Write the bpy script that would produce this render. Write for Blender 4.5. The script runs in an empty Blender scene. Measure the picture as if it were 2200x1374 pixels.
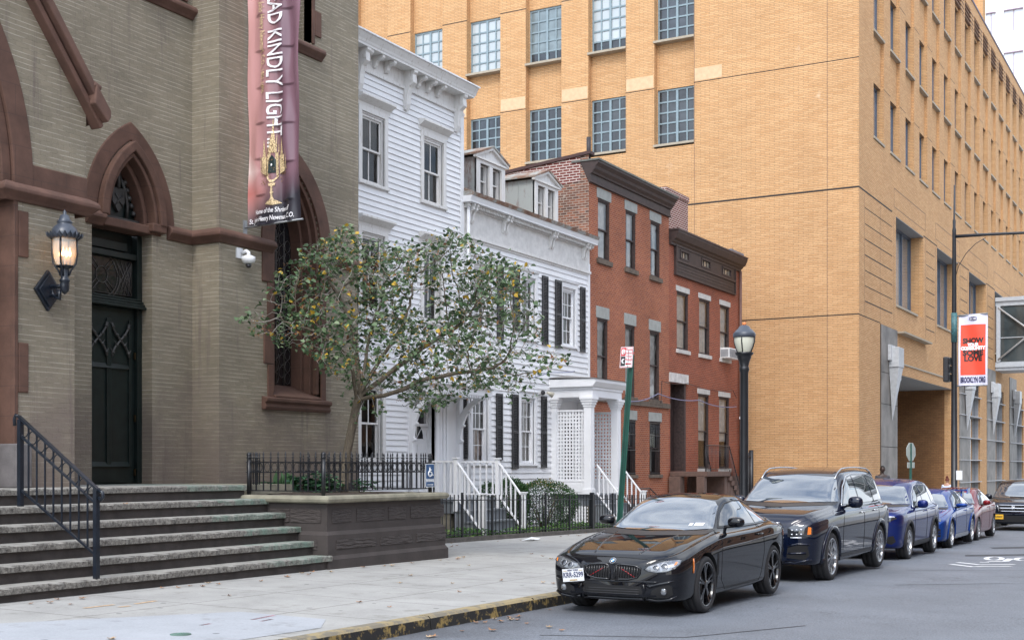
import bpy, bmesh, math, random
from mathutils import Vector, Matrix
from mathutils.bvhtree import BVHTree
PI = math.pi
sc = bpy.context.scene
COL = sc.collection
# ------------------------------------------------------------------ camera geometry (metres; X across the street, Y along it)
FPX, HOR, CXP, HC = 2742.0, 1003.0, 1100.0, 1.80
TH = math.atan(1540 / FPX)
SN, CS = math.sin(TH), math.cos(TH)
def _ray(px, py):
 l = (px - CXP) / FPX
 return (l * CS - SN, CS + l * SN, -(py - HOR) / FPX)
def FY(px, X):
 r = _ray(px, 0); return r[1] * X / r[0]
def FZ(px, py, X):
 r = _ray(px, py); return HC + r[2] * X / r[0]
def GX(px, Y):
 r = _ray(px, 0); return r[0] * Y / r[1]
def GZ(px, py, Y):
 r = _ray(px, py); return HC + r[2] * Y / r[1]
def G(Y):
 return -.006 * (Y - 14) if Y < 18 else -.024 - .013 * (Y - 18)
KERB = -7.65
def SW(X, Y):
 return G(Y) + .15 + .012 * (KERB - X)
# ------------------------------------------------------------------ object helpers
def link(o):
 COL.objects.link(o); return o
def tag(o, label=None, cat=None, group=None, kind=None):
 if label: o['label'] = label
 if cat: o['category'] = cat
 if group: o['group'] = group
 if kind: o['kind'] = kind
 return o
def thing(name, label, cat, loc=(0, 0, 0), rz=0, group=None):
 o = bpy.data.objects.new(name, None)
 o.empty_display_size = .2
 o.location = loc; o.rotation_euler = (0, 0, rz)
 link(o)
 return tag(o, label, cat, group)
def fX(X):                      # frame of a wall looking towards +X (the street)
 return lambda u, v, w: (X + w, u, v)
def fY(Y):                      # frame of a wall looking towards -Y (the camera)
 return lambda u, v, w: (u, Y - w, v)
def fW():
 return lambda x, y, z: (x, y, z)
W3 = fW()
class MB:
 def __init__(s):
  s.v = []; s.f = []; s.sm = []
 def add(s, vs, fs, smooth=False):
  n = len(s.v)
  s.v += [tuple(p) for p in vs]
  for f in fs:
   s.f.append([n + i for i in f]); s.sm.append(smooth)
  return s
 def box(s, fr, u0, u1, v0, v1, w0, w1):
  vs = [fr(u, v, w) for u in (u0, u1) for v in (v0, v1) for w in (w0, w1)]
  return s.add(vs, [(0, 1, 3, 2), (4, 6, 7, 5), (0, 4, 5, 1), (2, 3, 7, 6), (0, 2, 6, 4), (1, 5, 7, 3)])
 def quad(s, *p):
  return s.add(p, [tuple(range(len(p)))])
 def prism(s, fr, poly, w0, w1):
  n = len(poly)
  vs = [fr(u, v, w0) for u, v in poly] + [fr(u, v, w1) for u, v in poly]
  fs = [tuple(range(n))[::-1], tuple(range(n, 2 * n))]
  fs += [(i, (i + 1) % n, n + (i + 1) % n, n + i) for i in range(n)]
  return s.add(vs, fs)
 def strip(s, fr, A, B, w0, w1, closed=False):
  """solid band between the 2D polylines A and B, extruded w0..w1"""
  n = len(A)
  vs = [fr(u, v, w) for w in (w0, w1) for L in (A, B) for u, v in L]
  fs = []
  m = n if closed else n - 1
  for i in range(m):
   j = (i + 1) % n
   fs += [(i, j, n + j, n + i), (2 * n + i, 3 * n + i, 3 * n + j, 2 * n + j),
     (i, 2 * n + i, 2 * n + j, j), (n + i, n + j, 3 * n + j, 3 * n + i)]
  if not closed:
   fs += [(0, n, 3 * n, 2 * n), (n - 1, 3 * n - 1, 4 * n - 1, 2 * n - 1)]
  return s.add(vs, fs)
 def tube(s, pts, r, seg=8, caps=True, smooth=True):
  pts = [Vector(p) for p in pts]
  rs = r if isinstance(r, (list, tuple)) else [r] * len(pts)
  vs = []; up = None
  for i, p in enumerate(pts):
   d = (pts[min(i + 1, len(pts) - 1)] - pts[max(i - 1, 0)])
   d = d.normalized() if d.length > 1e-9 else Vector((0, 0, 1))
   if up is None:
    up = Vector((0, 0, 1)) if abs(d.z) < .9 else Vector((1, 0, 0))
   a = d.cross(up)
   if a.length < 1e-4: a = d.cross(Vector((.3, 1, .2)))
   a.normalize(); b = a.cross(d).normalized(); up = b
   for k in range(seg):
    t = 2 * PI * k / seg
    vs.append(p + (a * math.cos(t) + b * math.sin(t)) * rs[i])
  fs = []
  for i in range(len(pts) - 1):
   for k in range(seg):
    k2 = (k + 1) % seg
    fs.append((i * seg + k, i * seg + k2, (i + 1) * seg + k2, (i + 1) * seg + k))
  s.add(vs, fs, smooth)
  if caps:
   n0 = len(s.v) - len(vs)
   s.f.append([n0 + k for k in range(seg)][::-1]); s.sm.append(False)
   s.f.append([n0 + (len(pts) - 1) * seg + k for k in range(seg)]); s.sm.append(False)
  return s
 def lathe(s, c, prof, seg=20, smooth=True, fr=None, sq=False):
  """prof [(r,h)] round the vertical axis through c"""
  vs = []
  for r, h in prof:
   for k in range(seg):
    t = 2 * PI * (k + .5 * sq) / seg
    x, y, z = r * math.cos(t), r * math.sin(t), h
    if fr: vs.append(fr(x, y, z))
    else: vs.append((c[0] + x, c[1] + y, c[2] + z))
  fs = []
  for i in range(len(prof) - 1):
   for k in range(seg):
    k2 = (k + 1) % seg
    fs.append((i * seg + k, i * seg + k2, (i + 1) * seg + k2, (i + 1) * seg + k))
  s.add(vs, fs, smooth)
  n0 = len(s.v) - len(vs)
  s.f.append([n0 + k for k in range(seg)][::-1]); s.sm.append(False)
  s.f.append([n0 + (len(prof) - 1) * seg + k for k in range(seg)]); s.sm.append(False)
  return s
 def wall(s, fr, u0, u1, v0, v1, holes=(), depth=.25, w=0):
  """face at w with rectangular holes (u0,u1,v0,v1[,depth]); reveals run inwards"""
  us = sorted({u0, u1, *[min(max(h[i], u0), u1) for h in holes for i in (0, 1)]})
  vs_ = sorted({v0, v1, *[min(max(h[i], v0), v1) for h in holes for i in (2, 3)]})
  for i in range(len(us) - 1):
   for j in range(len(vs_) - 1):
    um, vm = (us[i] + us[i + 1]) / 2, (vs_[j] + vs_[j + 1]) / 2
    if us[i + 1] - us[i] < 1e-5 or vs_[j + 1] - vs_[j] < 1e-5: continue
    if any(h[0] < um < h[1] and h[2] < vm < h[3] for h in holes): continue
    s.quad(fr(us[i], vs_[j], w), fr(us[i + 1], vs_[j], w), fr(us[i + 1], vs_[j + 1], w), fr(us[i], vs_[j + 1], w))
  for h in holes:
   d = h[4] if len(h) > 4 else depth
   a, b, c, e = h[:4]
   s.quad(fr(a, c, w), fr(a, e, w), fr(a, e, w - d), fr(a, c, w - d))
   s.quad(fr(b, c, w), fr(b, c, w - d), fr(b, e, w - d), fr(b, e, w))
   s.quad(fr(a, c, w), fr(a, c, w - d), fr(b, c, w - d), fr(b, c, w))
   s.quad(fr(a, e, w), fr(b, e, w), fr(b, e, w - d), fr(a, e, w - d))
  return s
 def mesh(s, name, mat=None, recalc=True):
  me = bpy.data.meshes.new(name)
  me.from_pydata([tuple(p) for p in s.v], [], s.f)
  for p, q in zip(me.polygons, s.sm): p.use_smooth = q
  me.update()
  if recalc:
   bm = bmesh.new(); bm.from_mesh(me)
   bmesh.ops.recalc_face_normals(bm, faces=bm.faces)
   bm.to_mesh(me); bm.free()
  if mat: me.materials.append(mat)
  return me
 def build(s, name, mat, parent=None, recalc=True, bevel=0, label=None):
  return put(name, s.mesh(name, mat, recalc), parent, bevel, label)
def put(name, me, parent=None, bevel=0, label=None, loc=None, local=False):
 """link a mesh written in world coordinates under its parent (or in the parent's own when local)"""
 o = bpy.data.objects.new(name, me); link(o)
 if parent is not None:
  o.parent = parent
  if not local and parent.get('category'):
   o.location = -Vector(parent.location)
 if loc is not None: o.location = loc
 if bevel:
  m = o.modifiers.new('bevel', 'BEVEL'); m.width = bevel; m.segments = 2; m.limit_method = 'ANGLE'; m.angle_limit = .6
 if label: o['label'] = label
 return o
def struct(name, mb, mat, bevel=0):
 o = mb.build(name, mat, None, True, bevel) if isinstance(mb, MB) else put(name, mb)
 o['kind'] = 'structure'
 return o
def recenter(o):
 """move a one-mesh thing's origin to the bottom of its box"""
 me = o.data
 if me.users > 1: return o
 xs = [v.co for v in me.vertices]
 c = Vector(((min(p.x for p in xs) + max(p.x for p in xs)) / 2, (min(p.y for p in xs) + max(p.y for p in xs)) / 2, min(p.z for p in xs)))
 me.transform(Matrix.Translation(-c)); o.location = Vector(o.location) + c
 return o
def text_mesh(txt, size, mat, depth=.004, bold=0, align='CENTER', sx=1.0, shear=0, space=1.0):
 """lettering as a mesh in the XY plane"""
 cu = bpy.data.curves.new('lettering', 'FONT')
 cu.body = txt; cu.size = size; cu.extrude = depth / 2; cu.offset = bold; cu.align_x = align; cu.align_y = 'CENTER'
 cu.shear = shear; cu.space_character = space; cu.resolution_u = 3
 o = bpy.data.objects.new('lettering', cu); link(o)
 dg = bpy.context.evaluated_depsgraph_get(); dg.update()
 me = bpy.data.meshes.new_from_object(o.evaluated_get(dg))
 COL.objects.unlink(o); bpy.data.objects.remove(o)
 me.transform(Matrix.Diagonal((sx, 1, 1, 1)))
 me.materials.clear(); me.materials.append(mat)
 return me
def letters(name, txt, size, mat, fr, u, v, w, parent, rot=0, **k):
 me = text_mesh(txt, size, mat, **k)
 c, s_ = math.cos(rot), math.sin(rot)
 for vt in me.vertices:
  x, y, z = vt.co
  vt.co = fr(u + x * c - y * s_, v + x * s_ + y * c, w + z)
 return put(name, me, parent)
# ------------------------------------------------------------------ materials
MATS = {}
class NT:
 def __init__(s, name):
  s.m = bpy.data.materials.new(name); s.m.use_nodes = True
  s.t = s.m.node_tree; s.n = s.t.nodes; s.l = s.t.links
  s.b = s.n['Principled BSDF']
 def new(s, ty, **k):
  n = s.n.new(ty)
  for a, b in k.items():
   if a in n.bl_rna.properties: setattr(n, a, b)
   else: n.inputs[a].default_value = b
  return n
 def lk(s, a, b):
  s.l.new(a, b)
 def math(s, op, a, b=None):
  n = s.new('ShaderNodeMath', operation=op)
  for i, x in enumerate((a, b)):
   if x is None: continue
   if isinstance(x, (int, float)): n.inputs[i].default_value = x
   else: s.lk(x, n.inputs[i])
  return n.outputs[0]
 def ramp(s, fac, stops):
  n = s.new('ShaderNodeValToRGB'); e = n.color_ramp.elements
  while len(e) < len(stops): e.new(.5)
  for q, (p, c) in zip(e, stops):
   q.position = p; q.color = (*c, 1) if len(c) == 3 else c
  s.lk(fac, n.inputs[0]); return n.outputs[0]
 def mix(s, fac, a, b, mode='MIX'):
  n = s.new('ShaderNodeMix', data_type='RGBA', blend_type=mode)
  for i, x in ((0, fac), (6, a), (7, b)):
   if isinstance(x, (int, float)): n.inputs[i].default_value = x
   elif isinstance(x, tuple): n.inputs[i].default_value = (*x, 1)
   else: s.lk(x, n.inputs[i])
  return n.outputs[2]
 def noise(s, scale, vec=None, detail=3, rough=.55, out=0):
  n = s.new('ShaderNodeTexNoise', Scale=scale, Detail=detail, Roughness=rough)
  if vec is not None: s.lk(vec, n.inputs['Vector'])
  return n.outputs[out]
 def pos(s):
  return s.new('ShaderNodeNewGeometry').outputs['Position']
 def wallvec(s):
  g = s.new('ShaderNodeNewGeometry')
  a = s.new('ShaderNodeSeparateXYZ'); s.lk(g.outputs['Position'], a.inputs[0])
  b = s.new('ShaderNodeSeparateXYZ'); s.lk(g.outputs['Normal'], b.inputs[0])
  t = s.math('GREATER_THAN', s.math('ABSOLUTE', b.outputs[0]), .6)
  mx = s.new('ShaderNodeMix', data_type='FLOAT')
  s.lk(t, mx.inputs[0]); s.lk(a.outputs[0], mx.inputs[2]); s.lk(a.outputs[1], mx.inputs[3])
  c = s.new('ShaderNodeCombineXYZ')
  s.lk(mx.outputs[0], c.inputs[0]); s.lk(a.outputs[2], c.inputs[1])
  return c.outputs[0]
 def bump(s, h, strength=.3, dist=.01):
  n = s.new('ShaderNodeBump', Strength=strength, Distance=dist)
  s.lk(h, n.inputs['Height']); s.lk(n.outputs[0], s.b.inputs['Normal'])
 def set(s, **k):
  for a, b in k.items():
   a = a.replace('_', ' ')
   if isinstance(b, tuple) and len(b) == 3: b = (*b, 1)
   if hasattr(b, 'links') or str(type(b)).find('Socket') > 0: s.lk(b, s.b.inputs[a])
   else: s.b.inputs[a].default_value = b
  return s.m
def plain(name, col, rough=.6, metal=0, var=.12, scale=6, bump=.0, bscale=40, spec=.5, coat=0):
 if name in MATS: return MATS[name]
 n = NT(name)
 f = n.noise(scale, n.pos(), 4)
 lo = tuple(c * (1 - var) for c in col); hi = tuple(min(1, c * (1 + var)) for c in col)
 c = n.ramp(f, [(.3, lo), (.7, hi)])
 n.set(Base_Color=c, Roughness=rough, Metallic=metal, Coat_Weight=coat)
 n.b.inputs['Specular IOR Level'].default_value = spec
 if bump: n.bump(n.noise(bscale, n.pos(), 4), bump, .01)
 MATS[name] = n.m
 return n.m
def brick(name, c1, c2, mortar, bw=.21, bh=.072, ms=.009, big=(.85, 1.1), bump=.5, stain=None, rough=.9, mot=.5, sq=.5):
 n = NT(name)
 v = n.wallvec()
 b = n.new('ShaderNodeTexBrick', offset=.5, Scale=1.0)
 b.inputs['Mortar Size'].default_value = ms; b.inputs['Mortar Smooth'].default_value = .2
 b.inputs['Brick Width'].default_value = bw; b.inputs['Row Height'].default_value = bh
 b.inputs['Bias'].default_value = mot - .5
 b.inputs['Color1'].default_value = (*c1, 1); b.inputs['Color2'].default_value = (*c2, 1); b.inputs['Mortar'].default_value = (*mortar, 1)
 n.lk(v, b.inputs['Vector'])
 f = n.noise(.55, n.pos(), 5, .6)
 m = n.ramp(f, [(.3, (big[0],) * 3), (.7, (big[1],) * 3)])
 c = n.mix(1.0, b.outputs['Color'], m, 'MULTIPLY')
 fine = n.ramp(n.noise(14, n.pos(), 4), [(.3, (.9,) * 3), (.7, (1.1,) * 3)])
 c = n.mix(1.0, c, fine, 'MULTIPLY')
 if stain:
  col, th, sc_ = stain
  g = n.ramp(n.noise(sc_, n.pos(), 5, .65), [(th, (0, 0, 0)), (th + .12, (1, 1, 1))])
  c = n.mix(g, c, col)
 n.set(Base_Color=c, Roughness=rough)
 n.b.inputs['Specular IOR Level'].default_value = .25
 h = n.math('ADD', n.math('MULTIPLY', b.outputs['Fac'], -1), n.math('MULTIPLY', n.noise(60, n.pos(), 3), .35))
 n.bump(h, bump, .012)
 return n.m
def glass_mat(name, tint=(.02, .025, .03), rough=.02, see=.88):
 """window pane: part clear, part mirror by the angle (Fresnel)"""
 n = NT(name)
 n.n.remove(n.b)
 tr = n.new('ShaderNodeBsdfTransparent'); tr.inputs[0].default_value = (see, see * 1.01, see, 1)
 gl = n.new('ShaderNodeBsdfGlossy'); gl.inputs['Roughness'].default_value = rough
 fr = n.new('ShaderNodeFresnel', IOR=1.45)
 bp = n.new('ShaderNodeBump', Strength=.08, Distance=.02)
 n.lk(n.noise(1.3, n.pos(), 2), bp.inputs['Height'])
 n.lk(bp.outputs[0], gl.inputs['Normal']); n.lk(bp.outputs[0], fr.inputs['Normal'])
 mx = n.new('ShaderNodeMixShader')
 k = n.math('MINIMUM', n.math('MULTIPLY', fr.outputs[0], 1.15), 1)
 n.lk(k, mx.inputs[0]); n.lk(tr.outputs[0], mx.inputs[1]); n.lk(gl.outputs[0], mx.inputs[2])
 n.lk(mx.outputs[0], n.n['Material Output'].inputs[0])
 return n.m
M = {}
M['asphalt'] = None
def _asphalt():
 n = NT('asphalt')
 p = n.pos()
 a = n.ramp(n.noise(48, p, 6, .85), [(.40, (.085, .094, .108)), (.60, (.205, .222, .252))])
 sx_ = n.new('ShaderNodeSeparateXYZ'); n.lk(p, sx_.inputs[0])
 kerb_grime_shade = n.ramp(n.math('ADD', n.math('MULTIPLY', sx_.outputs[0], .32), n.math('ADD', 2.55, n.math('MULTIPLY', n.noise(1.3, p, 5, .7), .9))), [(.45, (.62, .61, .6)), (1.0, (1, 1, 1))])  # gutter grime, with the church's shade along the kerb painted in too
 a = n.mix(1., a, kerb_grime_shade, 'MULTIPLY')
 b = n.ramp(n.noise(.7, p, 5, .6), [(.3, (.82,) * 3), (.7, (1.12,) * 3)])
 c = n.mix(1., a, b, 'MULTIPLY')
 # old cracks
 v = n.new('ShaderNodeTexVoronoi', feature='DISTANCE_TO_EDGE', Scale=.35)
 d = n.new('ShaderNodeVectorMath', operation='ADD'); n.lk(p, d.inputs[0])
 nn = n.new('ShaderNodeTexNoise', Scale=1.5, Detail=4); n.lk(p, nn.inputs['Vector'])
 sc_ = n.new('ShaderNodeVectorMath', operation='SCALE'); sc_.inputs['Scale'].default_value = 1.2; n.lk(nn.outputs['Color'], sc_.inputs[0])
 n.lk(sc_.outputs[0], d.inputs[1]); n.lk(d.outputs[0], v.inputs['Vector'])
 k = n.ramp(v.outputs['Distance'], [(0, (.6,) * 3), (.004, (1,) * 3)])
 c = n.mix(1., c, k, 'MULTIPLY')
 n.set(Base_Color=c, Roughness=.66)
 n.bump(n.noise(160, p, 3), .5, .006)
 return n.m
M['asphalt'] = _asphalt()
def _conc(name, lo, hi, joints=True):
 n = NT(name); p = n.pos()
 a = n.ramp(n.noise(1.1, p, 6, .65), [(.3, lo), (.7, hi)])
 s = n.ramp(n.noise(45, p, 3), [(.25, (.88,) * 3), (.6, (1.04,) * 3)])
 c = n.mix(1., a, s, 'MULTIPLY')
 sp = n.new('ShaderNodeTexVoronoi', feature='F1', Scale=2.2); n.lk(p, sp.inputs['Vector'])
 dots = n.ramp(sp.outputs['Distance'], [(.07, (.35,) * 3), (.09, (1,) * 3)])
 c = n.mix(.8, c, n.mix(1., c, dots, 'MULTIPLY'))
 st = n.ramp(n.noise(3.1, p, 5, .7), [(.56, (1,) * 3), (.72, (.74, .73, .7))])
 c = n.mix(1., c, st, 'MULTIPLY')
 if joints:
  b = n.new('ShaderNodeTexBrick', offset=0, Scale=1.0)
  b.inputs['Brick Width'].default_value = 1.52; b.inputs['Row Height'].default_value = 1.6
  b.inputs['Mortar Size'].default_value = .011; b.inputs['Mortar Smooth'].default_value = 0
  n.lk(p, b.inputs['Vector'])
  c = n.mix(n.math('MULTIPLY', b.outputs['Fac'], .8), c, (.12, .11, .10))
 n.set(Base_Color=c, Roughness=.88)
 n.bump(n.noise(90, p, 3), .25, .004)
 return n.m
M['concrete'] = _conc('pavement_concrete', (.29, .285, .27), (.385, .38, .36))
M['concrete2'] = _conc('new_concrete', (.31, .325, .345), (.38, .395, .42), False)
def _kerb():
 n = NT('kerb_paint'); p = n.pos()
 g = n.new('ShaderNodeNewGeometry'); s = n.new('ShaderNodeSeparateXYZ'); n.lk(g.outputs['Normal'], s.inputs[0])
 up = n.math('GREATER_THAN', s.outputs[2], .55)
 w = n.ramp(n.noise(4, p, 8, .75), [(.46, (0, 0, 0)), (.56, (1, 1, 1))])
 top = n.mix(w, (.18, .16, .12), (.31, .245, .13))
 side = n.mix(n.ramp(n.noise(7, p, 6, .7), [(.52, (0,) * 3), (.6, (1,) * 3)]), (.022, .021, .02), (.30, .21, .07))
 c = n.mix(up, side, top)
 n.set(Base_Color=c, Roughness=.8); n.bump(n.noise(30, p, 4), .5, .01)
 return n.m
M['kerb'] = _kerb()
def pbrick(name, c1, c2, mortar, bw, bh, ms, bump, big, stain):
 """painted brick: courses show only here and there as paler ridges"""
 n = NT(name); v = n.wallvec(); p = n.pos()
 wob = n.new('ShaderNodeVectorMath', operation='SCALE'); wob.inputs['Scale'].default_value = .018; n.lk(n.noise(2.5, p, 3, out=1), wob.inputs[0])
 ad = n.new('ShaderNodeVectorMath', operation='ADD'); n.lk(v, ad.inputs[0]); n.lk(wob.outputs[0], ad.inputs[1])
 b = n.new('ShaderNodeTexBrick', offset=.5, Scale=1.0)
 b.inputs['Mortar Size'].default_value = ms; b.inputs['Mortar Smooth'].default_value = .6
 b.inputs['Brick Width'].default_value = bw; b.inputs['Row Height'].default_value = bh
 b.inputs['Color1'].default_value = (*c1, 1); b.inputs['Color2'].default_value = (*c2, 1); b.inputs['Mortar'].default_value = (*c1, 1)
 n.lk(ad.outputs[0], b.inputs['Vector'])
 s = n.new('ShaderNodeSeparateXYZ'); n.lk(ad.outputs[0], s.inputs[0])
 fr_ = n.math('FRACT', n.math('DIVIDE', s.outputs[1], bh))
 ln_ = n.math('LESS_THAN', fr_, .15)
 mp = n.new('ShaderNodeMapping'); mp.inputs['Scale'].default_value = (1.2, 1.2, 14); n.lk(p, mp.inputs[0])
 msk = n.ramp(n.noise(1.6, mp.outputs[0], 4, .7), [(.42, (0,) * 3), (.52, (.9,) * 3)])
 c = n.mix(n.math('MULTIPLY', ln_, msk), b.outputs['Color'], mortar)
 f = n.ramp(n.noise(.55, p, 5, .6), [(.3, (big[0],) * 3), (.7, (big[1],) * 3)])
 c = n.mix(1., c, f, 'MULTIPLY')
 z = n.new('ShaderNodeSeparateXYZ'); n.lk(p, z.inputs[0])
 low = n.ramp(n.math('ADD', n.math('MULTIPLY', z.outputs[2], .12), n.math('MULTIPLY', n.noise(1.1, p, 4), .5)), [(.42, (.9,) * 3), (.62, (0,) * 3)])
 c = n.mix(low, c, (.175, .138, .118))
 dn = n.new('ShaderNodeMapping'); dn.inputs['Scale'].default_value = (5, 5, .35); n.lk(p, dn.inputs[0])
 dr = n.ramp(n.noise(1.1, dn.outputs[0], 5, .7), [(.56, (0,) * 3), (.72, (.55,) * 3)])
 c = n.mix(dr, c, (.12, .09, .085))
 n.set(Base_Color=c, Roughness=.8)
 n.b.inputs['Specular IOR Level'].default_value = .3
 n.bump(n.math('ADD', n.math('MULTIPLY', b.outputs['Fac'], -.35), n.math('MULTIPLY', n.noise(35, p, 4), .5)), bump, .012)
 return n.m
M['church_brick'] = pbrick('church_painted_brick', (.222, .193, .142), (.252, .218, .160), (.52, .47, .39), bw=.21, bh=.072, ms=.006, bump=1.0, big=(.78, 1.15), stain=None)
def _brown():
 n = NT('brownstone'); p = n.pos()
 c = n.ramp(n.noise(2.5, p, 5, .6), [(.3, (.068, .034, .023)), (.7, (.128, .066, .046))])
 v = n.wallvec(); b = n.new('ShaderNodeTexBrick', offset=.5, Scale=1.)
 b.inputs['Brick Width'].default_value = .9; b.inputs['Row Height'].default_value = .42; b.inputs['Mortar Size'].default_value = .006
 n.lk(v, b.inputs['Vector'])
 c = n.mix(n.math('MULTIPLY', b.outputs['Fac'], .5), c, (.05, .03, .025))
 n.set(Base_Color=c, Roughness=.85); n.bump(n.noise(18, p, 5), .35, .01)
 return n.m
M['brownstone'] = _brown()
M['trim_brown'] = plain('brownstone_trim', (.110, .057, .041), .8, var=.25, scale=3, bump=.3, bscale=20)
M['yellow_brick'] = brick('yellow_long_brick', (.51, .283, .128), (.59, .352, .172), (.27, .18, .11), bw=.42, bh=.075, ms=.009, big=(.94, 1.06), bump=.4, stain=((.62, .44, .28), .66, .9), mot=.5)
M['yellow_plain'] = plain('yellow_building_band', (.56, .33, .18), .85, var=.08)
M['red_brick'] = brick('orange_red_brick', (.32, .092, .040), (.235, .062, .032), (.33, .22, .16), bw=.2, bh=.068, ms=.008, big=(.82, 1.15), bump=.4, stain=((.17, .045, .03), .66, .8))
M['red_brick2'] = brick('deep_red_brick', (.29, .070, .033), (.21, .05, .027), (.29, .17, .12), bw=.2, bh=.068, ms=.008, big=(.85, 1.12), bump=.4)
M['party_brick'] = brick('worn_party_wall_brick', (.26, .10, .06), (.09, .05, .042), (.33, .27, .22), bw=.22, bh=.08, ms=.014, big=(.7, 1.3), bump=.7, stain=((.36, .31, .26), .6, 2.2))
M['maroon_brick'] = brick('maroon_painted_brick', (.13, .032, .028), (.17, .045, .035), (.50, .42, .38), bw=.24, bh=.085, ms=.016, big=(.9, 1.1), bump=.4)
def _white(name, col, dirt=.62, amt=.35):
 n = NT(name); p = n.pos()
 a = n.ramp(n.noise(1.6, p, 5, .65), [(.35, tuple(c * .93 for c in col)), (.65, col)])
 mp = n.new('ShaderNodeMapping'); mp.inputs['Scale'].default_value = (7, 7, .8); n.lk(p, mp.inputs[0])
 d = n.ramp(n.noise(2.2, mp.outputs[0], 6, .7), [(dirt, (0,) * 3), (dirt + .12, (1,) * 3)])
 c = n.mix(n.math('MULTIPLY', d, amt), a, (.32, .27, .22))
 n.set(Base_Color=c, Roughness=.55); n.bump(n.noise(25, p, 3), .15, .005)
 return n.m
M['white'] = _white('white_painted_wood', (.73, .735, .745))
M['white_worn'] = _white('weathered_white_trim', (.66, .65, .63), .55, .6)
M['porch_white'] = _white('fresh_white_porch_paint', (.76, .765, .78), .7, .2)
M['grey_deck'] = plain('grey_deck_paint', (.16, .175, .19), .6, var=.15)
M['black_shutter'] = plain('black_shutter_paint', (.018, .018, .02), .45, var=.2)
M['iron'] = plain('black_iron', (.012, .013, .016), .38, var=.3, spec=.5)
M['navy_iron'] = plain('blue_black_iron', (.010, .014, .022), .3, var=.3)
M['glass'] = glass_mat('window_glass')
M['interior'] = plain('dark_room', (.03, .026, .022), .9)
M['interior2'] = plain('dim_room', (.075, .06, .05), .9, var=.5, scale=1)
M['curtain'] = plain('pale_curtain', (.70, .69, .66), .9, var=.1, scale=3)
M['wood_brown'] = plain('dark_brown_paint', (.040, .024, .021), .6, var=.3, bump=.15)
M['frame_brown'] = plain('worn_brown_frame', (.045, .028, .025), .65, var=.5, scale=12)
M['lintel_grey'] = plain('grey_stone_lintel', (.30, .31, .29), .85, var=.12, scale=5, bump=.2)
M['sill_brown'] = plain('dark_stone_sill', (.11, .085, .065), .85, var=.25)
M['slate_green'] = plain('grey_green_metal_coping', (.12, .125, .11), .6, var=.2)
M['marble'] = plain('streaky_marble', (.52, .50, .48), .6, var=.25, scale=4)
def _rust():
 n = NT('rusty_metal'); p = n.pos()
 c = n.ramp(n.noise(2.2, p, 6, .7), [(.42, (.30, .31, .29)), (.52, (.22, .13, .085)), (.7, (.12, .055, .04))])
 n.set(Base_Color=c, Roughness=.75); return n.m
M['rust'] = _rust()
def _zinc():
 n = NT('painted_zinc_sheet'); p = n.pos()
 mp = n.new('ShaderNodeMapping'); mp.inputs['Scale'].default_value = (2, 2, .6); n.lk(p, mp.inputs[0])
 c = n.ramp(n.noise(1.7, mp.outputs[0], 6, .75), [(.50, (.30, .32, .31)), (.60, (.20, .15, .14)), (.72, (.14, .06, .055))])
 n.set(Base_Color=c, Roughness=.6); return n.m
M['zinc'] = _zinc()
def _roof():
 n = NT('old_brown_roof'); p = n.pos()
 mp = n.new('ShaderNodeMapping'); mp.inputs['Scale'].default_value = (.6, 3, 1); n.lk(p, mp.inputs[0])
 c = n.ramp(n.noise(2.5, mp.outputs[0], 6, .7), [(.3, (.11, .075, .055)), (.55, (.20, .14, .10)), (.75, (.30, .26, .22))])
 n.set(Base_Color=c, Roughness=.8); return n.m
M['roof'] = _roof()
M['door_green'] = plain('green_black_door_paint', (.008, .014, .013), .35, var=.3)
M['lead'] = plain('lead_came', (.085, .075, .065), .6)
M['stained'] = plain('dark_leaded_glass', (.012, .012, .014), .15, var=.6, scale=14, coat=.6)
M['brown_sandstone'] = plain('dark_brown_masonry_paint', (.050, .041, .038), .8, var=.18, scale=3, bump=.25, bscale=15)
def _rough():
 n = NT('tooled_brown_masonry'); p = n.pos()
 mp = n.new('ShaderNodeMapping'); mp.inputs['Scale'].default_value = (2.2, 2.2, 14); n.lk(p, mp.inputs[0])
 h = n.noise(2.2, mp.outputs[0], 3, .5)
 n.set(Base_Color=n.ramp(h, [(.3, (.040, .032, .030)), (.7, (.062, .051, .047))]), Roughness=.75); n.bump(h, 1.0, .05)
 return n.m
M['tooled'] = _rough()
def _step():
 n = NT('bluestone_tread'); p = n.pos()
 sp = n.new('ShaderNodeSeparateXYZ'); n.lk(p, sp.inputs[0])
 base = n.ramp(n.noise(3, p, 6, .65), [(.3, (.25, .24, .215)), (.7, (.38, .365, .33))])
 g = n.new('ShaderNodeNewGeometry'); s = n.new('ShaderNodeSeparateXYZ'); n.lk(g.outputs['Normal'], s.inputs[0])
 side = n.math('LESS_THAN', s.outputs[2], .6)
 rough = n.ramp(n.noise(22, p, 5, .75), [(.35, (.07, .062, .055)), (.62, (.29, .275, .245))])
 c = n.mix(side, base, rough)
 # copper-green weathering near the planter end
 k = n.math('MULTIPLY', n.math('GREATER_THAN', n.math('ADD', sp.outputs[1], n.math('MULTIPLY', n.noise(3, p, 4), 3.)), 16.3), n.ramp(n.noise(5, p, 5, .7), [(.35, (0,) * 3), (.65, (.75,) * 3)]))
 c = n.mix(k, c, (.16, .25, .20))
 n.set(Base_Color=c, Roughness=.85); n.bump(n.noise(24, p, 6, .7), .9, .03)
 return n.m
M['tread'] = _step()
M['cap'] = plain('weathered_cap_stone', (.24, .225, .17), .85, var=.3, scale=4, bump=.3)
M['soil'] = plain('dark_soil', (.045, .032, .024), .95, var=.5, scale=20, bump=1., bscale=30)
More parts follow.
